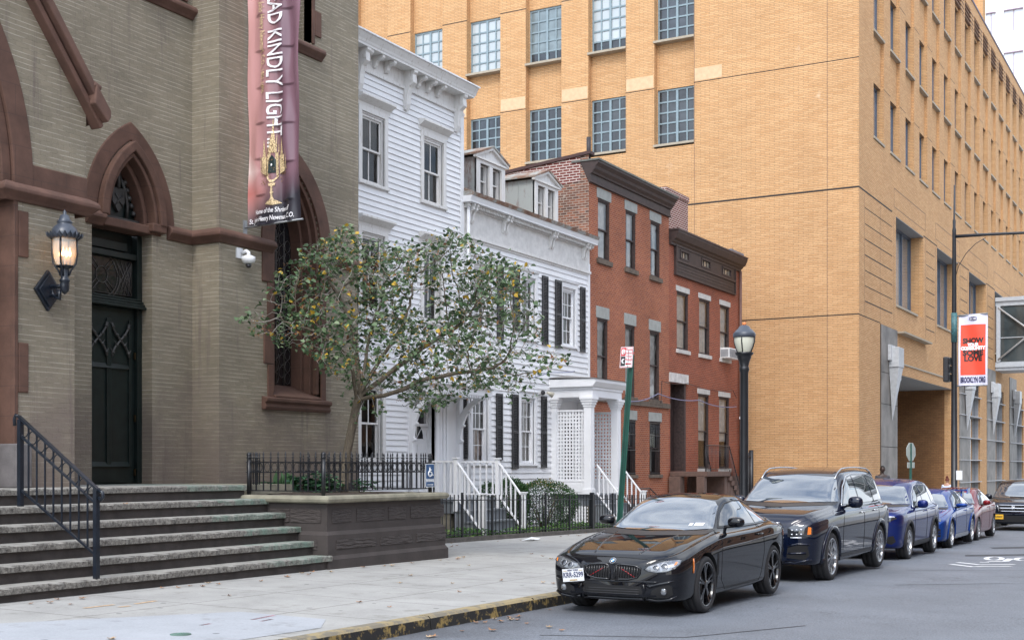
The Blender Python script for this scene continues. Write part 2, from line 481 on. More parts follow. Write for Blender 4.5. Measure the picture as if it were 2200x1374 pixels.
def leafmat(name, stops, scale=.9, rough=.45):
 n = NT(name)
 oi = n.new('ShaderNodeAttribute', attribute_name='tint')
 c = n.ramp(oi.outputs['Fac'], stops)
 n.set(Base_Color=c, Roughness=rough)
 n.b.inputs['Specular IOR Level'].default_value = .4
 tl = n.new('ShaderNodeBsdfTranslucent'); n.lk(c, tl.inputs[0])
 mx = n.new('ShaderNodeMixShader'); mx.inputs[0].default_value = .25
 n.lk(n.b.outputs[0], mx.inputs[1]); n.lk(tl.outputs[0], mx.inputs[2]); n.lk(mx.outputs[0], n.n['Material Output'].inputs[0])
 return n.m
def _bark():
 n = NT('grey_brown_bark'); p = n.pos()
 mp = n.new('ShaderNodeMapping'); mp.inputs['Scale'].default_value = (9, 9, 2.5); n.lk(p, mp.inputs[0])
 c = n.ramp(n.noise(3, mp.outputs[0], 5, .7), [(.3, (.055, .042, .030)), (.7, (.17, .14, .10))])
 n.set(Base_Color=c, Roughness=.85); n.bump(n.noise(12, mp.outputs[0], 4), .5, .01); return n.m
M['bark'] = _bark()
M['twig'] = plain('silver_grey_twig', (.30, .28, .25), .7, var=.35, scale=4)
# ------------------------------------------------------------------ camera, sky, sun
cam = bpy.data.objects.new('camera', bpy.data.cameras.new('camera')); link(cam); sc.camera = cam
cam.location = (0, 0, HC); cam.rotation_euler = (PI / 2, 0, TH)
cam.data.sensor_width = 36; cam.data.lens = 36 * FPX / 2200
cam.data.shift_y = (HOR - 687) / 2200; cam.data.clip_end = 2000; cam.data.clip_start = .1
sc.view_settings.view_transform = 'Standard'; sc.view_settings.look = 'None'
sc.view_settings.exposure = EXPOSURE = 0.60; sc.view_settings.gamma = 1
SUN_EL, SUN_AZ = math.radians(50), math.radians(166)      # azimuth measured clockwise from +Y
w = bpy.data.worlds.new('World'); sc.world = w; w.use_nodes = True
nt = w.node_tree; N = nt.nodes; bg = N['Background']; bg.inputs[1].default_value = .15
sky = N.new('ShaderNodeTexSky'); sky.sky_type = 'NISHITA'; sky.sun_disc = False
sky.sun_elevation = SUN_EL; sky.sun_rotation = SUN_AZ; sky.air_density = 1; sky.dust_density = 1.5; sky.ozone_density = 1
tc = N.new('ShaderNodeTexCoord')
sp = N.new('ShaderNodeSeparateXYZ'); nt.links.new(tc.outputs['Generated'], sp.inputs[0])
zz = N.new('ShaderNodeMath'); zz.operation = 'MAXIMUM'; zz.inputs[1].default_value = .12; nt.links.new(sp.outputs[2], zz.inputs[0])
dv = N.new('ShaderNodeVectorMath'); dv.operation = 'DIVIDE'; nt.links.new(tc.outputs['Generated'], dv.inputs[0])
cb = N.new('ShaderNodeCombineXYZ')
for i in range(3): nt.links.new(zz.outputs[0], cb.inputs[i])
nt.links.new(cb.outputs[0], dv.inputs[1])
nz = N.new('ShaderNodeTexNoise'); nz.inputs['Scale'].default_value = 1.5; nz.inputs['Detail'].default_value = 8; nz.inputs['Roughness'].default_value = .58; nz.inputs['Distortion'].default_value = .3
nt.links.new(dv.outputs[0], nz.inputs['Vector'])
cr = N.new('ShaderNodeValToRGB'); cr.color_ramp.elements[0].position = .36; cr.color_ramp.elements[1].position = .56
cr.color_ramp.elements[0].color = (.12, .12, .12, 1); cr.color_ramp.elements[1].color = (1, 1, 1, 1)
nt.links.new(nz.outputs[0], cr.inputs[0])
mx = N.new('ShaderNodeMix'); mx.data_type = 'RGBA'; mx.inputs[7].default_value = (5.95, 6.35, 6.95, 1)
dt = N.new('ShaderNodeVectorMath'); dt.operation = 'DOT_PRODUCT'; nrm_ = N.new('ShaderNodeVectorMath'); nrm_.operation = 'NORMALIZE'; nt.links.new(tc.outputs['Generated'], nrm_.inputs[0])
nt.links.new(nrm_.outputs[0], dt.inputs[0]); dt.inputs[1].default_value = (math.sin(SUN_AZ) * math.cos(SUN_EL), math.cos(SUN_AZ) * math.cos(SUN_EL), math.sin(SUN_EL))
gl = N.new('ShaderNodeMath'); gl.operation = 'MAXIMUM'; gl.inputs[1].default_value = 0; nt.links.new(dt.outputs['Value'], gl.inputs[0])
gp_w = N.new('ShaderNodeMath'); gp_w.operation = 'POWER'; gp_w.inputs[1].default_value = 2.5; nt.links.new(gl.outputs[0], gp_w.inputs[0])
ga_w = N.new('ShaderNodeMath'); ga_w.operation = 'MULTIPLY_ADD'; ga_w.inputs[1].default_value = 1.3; ga_w.inputs[2].default_value = 1.15; nt.links.new(gp_w.outputs[0], ga_w.inputs[0])
scw = N.new('ShaderNodeVectorMath'); scw.operation = 'SCALE'
nt.links.new(cr.outputs[0], mx.inputs[0]); nt.links.new(sky.outputs[0], mx.inputs[6]); nt.links.new(mx.outputs[2], scw.inputs[0]); nt.links.new(ga_w.outputs[0], scw.inputs['Scale']); nt.links.new(scw.outputs[0], bg.inputs[0])
sl = bpy.data.lights.new('sun', 'SUN'); sl.energy = 1.2; sl.angle = math.radians(16); sl.color = (1, .955, .89)
so = bpy.data.objects.new('sun', sl); link(so); so.location = (20, -20, 40)
d = Vector((math.sin(SUN_AZ) * math.cos(SUN_EL), math.cos(SUN_AZ) * math.cos(SUN_EL), math.sin(SUN_EL)))
so.rotation_euler = d.to_track_quat('Z', 'Y').to_euler()
# ------------------------------------------------------------------ ground, road, kerb, pavement
_G = G
def G(Y): return _G(min(Y, 110))
ys = [-40 + 4 * i for i in range(40)] + [140, 200, 320, 600, 900]
def sheet(xs, zf, ys=ys):
 mb = MB(); n = len(xs)
 vs = [(x, y, zf(x, y)) for y in ys for x in xs]
 fs = [(j * n + i, j * n + i + 1, (j + 1) * n + i + 1, (j + 1) * n + i) for j in range(len(ys) - 1) for i in range(n - 1)]
 return mb.add(vs, fs)
struct('ground', sheet([-600, -60, -8, 0, 60, 600], lambda x, y: G(y) - .25), M['concrete2'])
struct('road', sheet([KERB - .1, -5, -2, 1.6], lambda x, y: G(y)), M['asphalt'])
struct('pavement', sheet([-45, -30, -15, -12.2, KERB - .17], lambda x, y: SW(x, y)), M['concrete'])
struct('near_pavement', sheet([1.7, 4, 12], lambda x, y: G(y) + .14), M['concrete'])
kb = MB(); y = 2.2; rr = random.Random(4)
while y < 110:
 L = 2.4; a, b = y + .012, y + L - .012; j = rr.uniform(-.012, .012)
 hts = (-.02, .0)
 n = 4
 for k in range(n):
  y0, y1 = a + (b - a) * k / n, a + (b - a) * (k + 1) / n
  sec = lambda yy: [(KERB + .02 + j, yy, G(yy) - .1), (KERB + j, yy, G(yy) + .125), (KERB - .03 + j, yy, G(yy) + .152), (KERB - .165, yy, SW(KERB, yy) + .006), (KERB - .165, yy, G(yy) - .1)]
  A, B = sec(y0), sec(y1)
  kb.add(A + B, [(i, i + 1, 6 + i, 5 + i) for i in range(4)] + ([(0, 1, 2, 3, 4)] if k == 0 else []) + ([(5, 6, 7, 8, 9)] if k == n - 1 else []))
 y += L
struct('kerb', kb, M['kerb'])
# paler, newer slab let into the pavement and darker road repairs
def patch(name, pts, zf, off, mat):
 mb = MB(); mb.add([(x, y, zf(x, y) + off) for x, y in pts], [tuple(range(len(pts)))]); return struct(name, mb, mat)
patch('pavement_patch', [(-10.6, 5.0), (-8.3, 5.0), (-8.0, 10.3), (-8.4, 10.9), (-9.6, 10.9), (-10.9, 8.6)], SW, .004, M['concrete2'])
tar = plain('road_tar_repair', (.045, .047, .052), .8, var=.3)
for pts in ([(-5.2, 30.2), (-3.7, 31.8), (-3.5, 31.3), (-5.1, 29.6)], [(-5.3, 34.2), (-3.7, 36.4), (-3.5, 35.6), (-5.1, 33.5)]):
 patch('road_patch', pts, lambda x, y: G(y), .004, tar)
seam = MB()
def gstrip(mb, pts, wd, off, zf=lambda x, y: G(y)):
 for (x0, y0), (x1, y1) in zip(pts[:-1], pts[1:]):
  n = max(1, int(math.hypot(x1 - x0, y1 - y0) / 1.5)); dx, dy = x1 - x0, y1 - y0; L = math.hypot(dx, dy); nx, ny = -dy / L * wd / 2, dx / L * wd / 2
  for k in range(n):
   a, b = k / n, (k + 1) / n
   P = [(x0 + dx * a + nx, y0 + dy * a + ny), (x0 + dx * b + nx, y0 + dy * b + ny), (x0 + dx * b - nx, y0 + dy * b - ny), (x0 + dx * a - nx, y0 + dy * a - ny)]
   mb.add([(x, y, zf(x, y) + off) for x, y in P], [(0, 1, 2, 3)])
gstrip(seam, [(-4.6, 20.5), (-3.2, 21.8), (-1.2, 22.6)], .035, .004)
gstrip(seam, [(-6.4, 12.0), (-5.0, 12.6), (-4.2, 14.3)], .03, .004)
gstrip(seam, [(-5.2, 24.2), (-3.0, 25.5)], .03, .004)
struct('road_seam', seam, tar)
# ---- bicycle lane marking (two chevrons and a bicycle) painted on the road
def onroad(px, py):
 r = _ray(px, py); lo, hi = 1., 300.
 for _ in range(50):
  t = (lo + hi) / 2
  if HC + r[2] * t > G(r[1] * t): lo = t
  else: hi = t
 return (r[0] * t, r[1] * t)
rp = plain('white_road_paint', (.72, .72, .72), .7, var=.15, scale=9)
mk = MB()
gstrip(mk, [onroad(2042, 1211), onroad(2091, 1217)], .12, .005)
gstrip(mk, [onroad(2095, 1216.4), onroad(2172, 1215.5)], .12, .005)
gstrip(mk, [onroad(2057, 1207.3), onroad(2105, 1212.5), onroad(2180, 1211.5)], .12, .005)
gstrip(mk, [onroad(2105, 1207), onroad(2125, 1207.5)], .12, .005)
gstrip(mk, [onroad(2122, 1205.5), onroad(2160, 1205), onroad(2171, 1199.5)], .14, .005)
def ringmark(cx, cy, rx, ry, wd):
 c = onroad(cx, cy); a = onroad(cx + rx, cy); b = onroad(cx, cy - ry)
 pts = [(c[0] + (a[0] - c[0]) * math.cos(t) + (b[0] - c[0]) * math.sin(t), c[1] + (a[1] - c[1]) * math.cos(t) + (b[1] - c[1]) * math.sin(t)) for t in [2 * PI * k / 20 for k in range(21)]]
 gstrip(mk, pts, wd, .005)
ringmark(2136, 1199, 17, 3.4, .11); ringmark(2200, 1200.5, 17, 3, .11)
struct('road_marking', mk, rp)
# ------------------------------------------------------------------ the church
XW, XT, XP = -16.55, -15.9, -14.8
church = thing('church', 'taupe painted brick church with brownstone pointed arches and a green-black side door', 'church', (-18, 15, 1.2))
cp = lambda name, mb, mat, parent=None, **k: mb.build(name, mat, parent or church, **k)
def arch_pts(yc, zs, a, h, t=0, n=16, z0=None):
 """pointed arch, half width a, rise h, offset outwards by t; left foot -> apex -> right foot"""
 k = (h * h - a * a) / (2 * a); R = a + k + t
 th = math.acos(k / R)
 right = [(yc - k + R * math.cos(th * i / n), zs + R * math.sin(th * i / n)) for i in range(n + 1)]
 left = [(2 * yc - y, z) for y, z in right[:-1]]
 pts = left + right[::-1]
 if z0 is not None: pts = [(pts[0][0], z0)] + pts + [(pts[-1][0], z0)]
 return pts
def arch_hole_wall(mb, fr, u0, u1, v0, v1, yc, zs, a, h, depth, w=0, others=()):
 """wall rectangle u0..u1 x v0..v1 (v0 = foot of the arch) with the arch cut out"""
 pts = arch_pts(yc, zs, a, h, 0, 16, v0)
 foot = yc - a
 mb.wall(fr, u0, yc - a, v0, v1, [o for o in others if o[1] <= yc - a], depth, w)
 mb.wall(fr, yc + a, u1, v0, v1, [o for o in others if o[0] >= yc + a], depth, w)
 ap = [p for p in pts if p[1] >= zs - 1e-6]
 for (ua, va), (ub, vb) in zip(ap[:-1], ap[1:]):
  if ub - ua > 1e-6: mb.quad(fr(ua, va, w), fr(ub, vb, w), fr(ub, v1, w), fr(ua, v1, w))
 for (ua, va), (ub, vb) in zip(pts[:-1], pts[1:]):
  mb.quad(fr(ua, va, w), fr(ub, vb, w), fr(ub, vb, w - depth), fr(ua, va, w - depth))
Fw, Ft, Fp = fX(XW), fX(XT), fX(XP)
ZT = 20
Y_T0, Y_T1 = 17.51, FY(770, XT)
dL, dR = FY(197, XW), FY(327, XW)
dA = 16.0
ZL = 1.51                                    # landing level
Zs = 6.03                                    # string course
# recessed wall with the side door
m = MB()
m.wall(Fw, 8, Y_T0, 1.0, Zs, [(dL, dR, ZL, Zs)], .40)
arch_hole_wall(m, Fw, 14.2, Y_T0, Zs, ZT, dA, Zs, .62, 1.22, .40, 0, [])
m.wall(Fw, 8, 14.2, Zs, ZT)
m.quad((XT, Y_T0, 1), (XT, Y_T0, ZT), (XW, Y_T0, ZT), (XW, Y_T0, 1))
# tower face with its tall window
TWc, TWa = 19.72, .73
tz0 = 3.15
m.wall(Ft, Y_T0, Y_T1, 1.0, tz0)
arch_hole_wall(m, Ft, Y_T0, Y_T1, tz0, 9.6, TWc, 6.1, TWa, 1.45, .6)
m.wall(Ft, Y_T0, Y_T1, 9.6, ZT, [(TWc - .6, TWc + .45, 10.2, 13.5)], .5)
m.box(W3, -26, XT - .95, 21.0, Y_T1, 1, ZT)       # far side mass of the tower
m.quad((XT, Y_T1, 1), (XT, Y_T1, ZT), (-26, Y_T1, ZT), (-26, Y_T1, 1))
m.quad((XT, Y_T1, ZT), (XW, Y_T0, ZT), (-26, Y_T0, ZT), (-26, Y_T1, ZT))
# chamfered brick jamb of the door
cp('wall', m, M['church_brick'], recalc=False)
m = MB()
m.prism(fY(0), [(XW - .23, ZL), (XW - .23, Zs - .1), (XW - .39, Zs - .1), (XW - .39, ZL)], -dR, -(dR - .001))
# portal block (gabled porch) standing proud on the left
m = MB()
rk = [(FY(80, XP), FZ(80, 0, XP)), (FY(200, XP), FZ(200, 235, XP))]
sl_ = (rk[1][1] - rk[0][1]) / (rk[1][0] - rk[0][0])
pr = FY(185, XP); pl = FY(160, XP); Pc = 10.25; Pa = 1.88; Ph = 3.5
def rakez(y): return rk[0][1] + sl_ * (y - rk[0][0])
gz = rakez(pr)
apts = arch_pts(Pc, 5.75, Pa, Ph, 0, 18)
apz = rakez(Pc)
# face over the arch
for (ua, va), (ub, vb) in zip(apts[:-1], apts[1:]):
 if ub - ua < 1e-6: continue
 ta = apz - abs(ua - Pc) * -sl_; tb = apz - abs(ub - Pc) * -sl_
 m.quad(Fp(ua, va, 0), Fp(ub, vb, 0), Fp(ub, tb, 0), Fp(ua, ta, 0))
m.quad(Fp(Pc + Pa, 5.75, 0), Fp(pr, 5.75, 0), Fp(pr, gz, 0), Fp(Pc + Pa, rakez(Pc + Pa), 0))
m.quad(Fp(Pc + Pa, ZL, 0), Fp(pl, ZL, 0), Fp(pl, 5.75, 0), Fp(Pc + Pa, 5.75, 0))
m.quad(Fp(7.4, ZL, 0), Fp(Pc - Pa, ZL, 0), Fp(Pc - Pa, 6.9, 0), Fp(7.4, 6.9, 0))
m.quad((XP, pr, 5.6), (XP, pr, gz), (XW, pr, gz), (XW, pr, 5.6))
m.quad((XP, pl, ZL), (XP, pl, 5.75), (XW, pl, 5.75), (XW, pl, ZL))
m.quad((XP, pl, 5.62), (XP, pr, 5.62), (XW, pr, 5.62), (XW, pl, 5.62))
cp('portal_wall', m, M['church_brick'], recalc=False)
# gable coping
m = MB()
def cop(y, o0, o1): return [(y, rakez(y) + o0), (y, rakez(y) + o1)]
yA, yB = Pc, FY(208, XP)
for o0, o1, w0, w1 in ((-.36, -.16, -.05, .16), (-.15, .10, -1.7, .24)):
 m.prism(Fp, [(yA, apz + o0), (yB - (.06 if o0 < -.3 else 0), rakez(yB) + o0 * .6), (yB, rakez(yB) + o1), (yA, apz + o1)], w0, w1)
m.prism(Fp, [(yB - .28, rakez(yB) + .10), (yB - .02, rakez(yB) - .13), (yB + .04, rakez(yB) - .04), (yB + .04, rakez(yB) + .06), (yB - .24, rakez(yB) + .40)], -1.2, .27)
m.tube([Fp(yB - .27, rakez(yB) + .39, .20), Fp(yB - .13, rakez(yB) + .35, .20)], .06)
cp('gable_coping', m, M['trim_brown'], bevel=.02)
# portal arch: stone ring, roll mouldings and jambs
m = MB()
ring = lambda t0, t1, w0, w1, z0=None: m.strip(Fp, arch_pts(Pc, 5.75, Pa, Ph, t0, 18, z0), arch_pts(Pc, 5.75, Pa, Ph, t1, 18, z0), w0, w1)
ring(.0, .34, -.1, .02)
ring(-.16, -.005, -.3, -.03)
ring(-.34, -.17, -.6, -.2); ring(-.55, -.35, -.9, -.45)
m.prism(Fp, [(Pc + Pa + .3, 5.75), (pr + .012, 5.75), (pr + .012, FZ(185, 383, XP)), (Pc + Pa + .26, FZ(80, 357, XP))], -.2, .015)
m.box(Fp, Pc + Pa, FY(38, XP), ZL, 5.75, -.4, .02)
for z0, z1 in ((2.85, 3.55), (4.75, 5.4)): m.box(Fp, FY(38, XP), FY(60, XP), z0, z1, -.3, .022)
m.box(Fp, Pc + Pa - .5, Pc + Pa - .002, ZL, 5.75, -1.2, -.3)
m.box(Fp, 7.6, Pc - Pa, ZL, 5.75, -.3, .02)
cp('portal_arch', m, M['brownstone'], bevel=.015)
m = MB()
m.box(Fp, Pc + Pa - .02, FY(60, XP), ZL, ZL + .62, -.3, .09)
cp('plinth', m, plain('grey_plinth_stone', (.13, .12, .12), .85, var=.2, bump=.4), bevel=.02)
m = MB()
m.box(Fp, Pc - Pa + .3, Pc + Pa - .4, ZL, 9, -1.5, -1.3)
cp('portal_door', m, M['door_green'])
def roll(mb, fr, pts, prof):
 """horizontal moulding: pts [(u,w)] plan polyline, prof [(out,v)] closed section"""
 n = len(prof); vs = []
 for i, (u, w) in enumerate(pts):
  a = Vector(pts[max(i - 1, 0)]); b = Vector((u, w)); c = Vector(pts[min(i + 1, len(pts) - 1)])
  d1 = (b - a).normalized() if i else (c - b).normalized(); d2 = (c - b).normalized() if i < len(pts) - 1 else d1
  n1 = Vector((-d1.y, d1.x)); n2 = Vector((-d2.y, d2.x)); nn = (n1 + n2).normalized(); k = 1 / max(.3, nn.dot(n1))
  for o, v in prof: vs.append(fr(u + nn.x * o * k, v, w + nn.y * o * k))
 fs = []
 for i in range(len(pts) - 1):
  for j in range(n):
   fs.append((i * n + j, i * n + (j + 1) % n, (i + 1) * n + (j + 1) % n, (i + 1) * n + j))
 fs += [tuple(range(n)), tuple(range((len(pts) - 1) * n, len(pts) * n))]
 return mb.add(vs, fs)
SP = lambda z: [(-.02, z - .17), (.03, z - .17), (.06, z - .13), (.10, z - .09), (.14, z - .05), (.14, z), (.11, z + .04), (-.02, z + .11)]
def course(*a):
 q = MB(); roll(q, *a); cp('string_course', q, M['trim_brown'], bevel=.012)
course(Fp, [(Pc + Pa - .12, -.3), (Pc + Pa - .12, 0), (pr + .02, 0), (pr + .02, -.35)], [(o, z - .34) for o, z in SP(6.03)])
course(Fw, [(15.0, 0), (15.36, 0)], SP(Zs))
course(Fw, [(16.86, 0), (Y_T0, 0), (Y_T0, XT - XW), (TWc - TWa - .02, XT - XW)], SP(Zs))
course(Ft, [(TWc + TWa + .02, 0), (Y_T1 - .01, 0)], SP(Zs))
course(Fw, [(FY(300, XW), 0), (Y_T0 + .06, 0)], SP(FZ(425, 30, XW)))
course(Ft, [(TWc - .9, 0), (FY(690, XT), 0)], SP(FZ(690, 116, XT)))
# side door arch
m = MB()
def ringw(fr, c, zs, a, h, t0, t1, w0, w1, z0=None): m.strip(fr, arch_pts(c, zs, a, h, t0, 14, z0), arch_pts(c, zs, a, h, t1, 14, z0), w0, w1)
ringw(Fw, dA, Zs + .02, .62, 1.22, .14, .42, -.1, .025)
ringw(Fw, dA, Zs + .02, .62, 1.22, -.02, .13, -.1, .14)
ringw(Fw, dA, Zs + .02, .62, 1.22, -.10, -.03, -.2, .08)
ringw(Fw, dA, Zs + .02, .62, 1.22, -.20, -.11, -.38, -.1)
m.box(Fw, dA - .6, dA + .72, Zs - .14, Zs + .01, -.38, .02)
m.box(Fw, dA + .42, dA + .76, Zs - .1, Zs + .05, -.1, .12)
cp('door_arch', m, M['brownstone'], bevel=.02)
# upper window stones
m = MB()
zu, zv = FZ(425, 30, XW) + .12, FZ(690, 116, XT) + .12; yu = FY(690, XT)
m.box(Fw, FY(347, XW), FY(402, XW), zu, 13, -.2, .03)
cp('upper_window_surround', m, M['brownstone'], bevel=.01); m = MB()
m.box(Ft, TWc + .45, yu - .22, zv, 13.5, -.2, .025); m.box(Ft, yu - .22, yu - .02, zv + .18, zv + .68, -.2, .03)
m.box(Ft, TWc - .95, TWc - .6, zv, 13, -.2, .03)
cp('upper_window_surround', m, M['brownstone'], bevel=.01)
m = MB(); m.box(Ft, TWc - .58, TWc + .43, 10.2, 13.4, -.48, -.4); cp('upper_window', m, M['stained'])
# tower window
m = MB()
ringw(Ft, TWc, 6.1, TWa, 1.45, .0, .34, -.1, .03)
ringw(Ft, TWc, 6.1, TWa, 1.45, -.09, -.005, -.2, -.02, tz0 + .1)
ringw(Ft, TWc, 6.1, TWa, 1.45, -.18, -.095, -.4, -.12, tz0 + .1)
ringw(Ft, TWc, 6.1, TWa, 1.45, -.26, -.185, -.58, -.28, tz0 + .1)
for s_ in (-1, 1):
 e = TWc + s_ * TWa
 for z0, z1, o in ((tz0 - .05, 3.75, .16), (3.76, 4.5, .27), (4.51, 5.3, .17), (5.31, 6.09, .32)):
  a, b = sorted((e, e + s_ * o)); m.box(Ft, a, b, z0, z1, -.1, .03)
m.prism(lambda u, v, w: (XT + u, w, v), [(-.6, tz0 + .30), (-.6, tz0 - .02), (.06, tz0 - .02), (.06, tz0 + .02)], TWc - TWa, TWc + TWa)
roll(m, Ft, [(TWc - TWa - .32, -.02), (TWc + TWa + .22, -.02)], [(0, tz0 - .26), (.1, tz0 - .26), (.13, tz0 - .2), (.10, tz0 - .14), (.16, tz0 - .1), (.16, tz0 - .04), (0, tz0 + .0)])
cp('window_surround', m, M['brownstone'], bevel=.012)
m = MB(); P = arch_pts(TWc, 6.1, TWa - .24, 1.05, 0, 12, tz0 + .2); m.prism(Ft, P, -.60, -.54)
pane = cp('window', m, M['stained'])
m = MB()
rr = random.Random(2)
def came(mb, fr, pts, r, w): mb.tube([fr(u, v, w) for u, v in pts], r, 4)
for i in range(5):
 for j in range(16):
  c = (TWc - .36 + .18 * i, tz0 + .42 + .24 * j + .12 * (i % 2))
  if c[1] > 6.75 - abs(c[0] - TWc): continue
  came(m, Ft, [(c[0] + .085 * math.cos(t), c[1] + .115 * math.sin(t)) for t in [2 * PI * k / 8 for k in range(9)]], .006, -.535)
for s_ in (-.245, 0, .245): came(m, Ft, [(TWc + s_, tz0 + .2), (TWc + s_, 6.5)], .012, -.53)
m.build('lead_cames', M['lead'], pane)
# plinth of the tower
m = MB(); m.box(Ft, Y_T0 + .0, Y_T1, .9, ZL - .02, -.1, .05); cp('tower_plinth', m, M['brown_sandstone'], bevel=.02)
# side door leaf with tracery, transom window and tympanum
XD = -.30
m = MB()
m.box(Fw, dL - .05, dR, ZL, Zs - .14, XD - .2, XD - .1)
m.box(Fw, dR - .11, dR - .003, ZL, Zs - .15, XD - .1, XD + .06); m.box(Fw, dL + .003, dL + .1, ZL, Zs - .15, XD - .1, XD + .06)
zt = FZ(250, 660, XW - .3); zt2 = FZ(250, 553, XW - .3)
for k, (o, h) in enumerate(((.10, .045), (.075, .04), (.05, .04), (.03, .03))): m.box(Fw, dL + .004, dR - .002 - .01 * k, zt + .05 * k, zt + .05 * k + h, XD - .1, XD + .07 + o)
m.box(Fw, dL + .10, dR - .112, zt2, zt2 + .1, XD - .1, XD + .04)
m.box(Fw, dL + .24, dR - .25, zt2 + .14, Zs - .3, XD - .1, XD - .04)
fr_ = cp('door_frame', m, M['door_green'], bevel=.008)
m = MB()
m.box(Fw, dL + .1, dR - .12, ZL + .01, zt - .005, XD - .1, XD - .02)
a, b = dL + .2, dR - .26; mid = (a + b) / 2
m.box(Fw, mid - .05, mid + .05, ZL + .3, zt - .2, XD - .02, XD + .01)
for q in (a - .06, b): m.box(Fw, q, q + .06, ZL + .3, zt - .2, XD - .02, XD + .01)
for z in (ZL + .3, ZL + 2.0): m.prism(lambda u, v, w: Fw(w, v, u), [(XD - .02, z), (XD + .03, z), (XD - .02, z + .09)], a, b)
dl = cp('door', m, M['door_green'], bevel=.006)
m = MB(); m.tube([Fw(dL + .16, 2.35, XD + .02), Fw(dL + .16, 2.55, XD + .03), Fw(dL + .16, 2.7, XD + .02)], .018)
for z in (1.65, 2.6, 3.7): m.box(Fw, dR - .15, dR - .12, z, z + .12, XD, XD + .03)
m.build('door_handle', plain('old_bronze', (.12, .09, .05), .4, 1), dl)
tr = plain('carved_dark_wood', (.045, .043, .040), .5, var=.4)
m = MB()
z0, z1 = FZ(240, 765, XW - .3), FZ(240, 692, XW - .3)
for cx_ in ((a + mid - .05) / 2, (mid + .05 + b) / 2):
 hw = (mid - .05 - a) / 2 - .01
 for s_ in (-1, 1):
  pts = [(cx_ + s_ * hw * math.cos(t * PI), z0 + (z1 - z0) * t) for t in [k / 10 for k in range(11)]]
  m.tube([Fw(u, v, XD + .015) for u, v in pts], .022, 6)
  for t in (.12, .35, .65, .88):
   u = cx_ + s_ * hw * math.cos(t * PI); v = z0 + (z1 - z0) * t
   m.lathe((XW + XD + .02, u, v - .03), [(.005, 0), (.035, .02), (.035, .04), (.005, .06)], 6)
   m.tube([Fw(u, v, XD + .02), Fw(u + s_ * .06 * (1 if t < .5 else -1), v + .07, XD + .02)], [.016, .004], 5)
m.build('door_tracery', tr, dl)
# transom light
m = MB(); a, b = dL + .1, dR - .13; c, e = zt + .24, zt2 - .02
m.box(Fw, a, b, c, e, XD - .09, XD - .07); tw = cp('transom_window', m, M['stained'])
m = MB(); um, vm = (a + b) / 2 - .12, (c + e) / 2
cm = lambda pts: came(m, Fw, pts, .007, XD - .062)
circ = lambda r, s=1: [(um + r * math.cos(t), vm + r * s * math.sin(t)) for t in [2 * PI * k / 20 for k in range(21)]]
cm(circ(.13, 1.1)); cm(circ(.42, 1.05)); cm(circ(.36, 1.05))
for k in range(4):
 t = PI / 4 + k * PI / 2
 for o in (-.05, .05): cm([(um + .13 * math.cos(t + o * 5), vm + .14 * math.sin(t + o * 5)), (um + .36 * math.cos(t + o * 2), vm + .38 * math.sin(t + o * 2))])
for k in range(-2, 6):
 for s_ in (-1, 1):
  p = [(b - .1 * k - .0, c), (b - .1 * k - s_ * (e - c) * .6, e)]
  p = [(min(max(q[0], a), b), q[1]) for q in p]
  if min(p[0][0], p[1][0]) > um + .2: cm(p)
cm([(b - .02, c), (b - .02, e), (a, e), (a, c), (b - .02, c)])
m.build('lead_cames', M['lead'], tw)
# tympanum
m = MB(); m.prism(Fw, arch_pts(dA, Zs + .05, .52, 1.0, 0, 12), -.42, -.34); tp = cp('tympanum', m, M['door_green'])
m = MB()
m.box(Fw, dA - .5, dA + .5, Zs + .02, Zs + .10, -.34, -.22)
m.prism(Fw, [(dA - .14, Zs + .62), (dA + .14, Zs + .62), (dA + .14, Zs + .38), (dA, Zs + .2), (dA - .14, Zs + .38)], -.34, -.28)
for s_ in (-1, 1):
 m.tube([Fw(dA - s_ * .09, Zs + .3, -.27), Fw(dA + s_ * .09, Zs + .52, -.27)], .012, 5)
 m.tube([Fw(dA + s_ * .20, Zs + .12, -.30), Fw(dA + s_ * .22, Zs + .35, -.30), Fw(dA + s_ * .17, Zs + .6, -.30), Fw(dA + s_ * .04, Zs + .85, -.30)], .03, 6)
 for k in range(5):
  v = Zs + .18 + .13 * k; u = dA + s_ * (.36 - .05 * k)
  m.lathe((XW - .3, u, v), [(.01, 0), (.05, .03), (.04, .07), (.01, .1)], 6)
m.tube([Fw(dA, Zs + .62, -.28), Fw(dA, Zs + .9, -.28)], .035, 6)
m.build('carving', tr, tp)
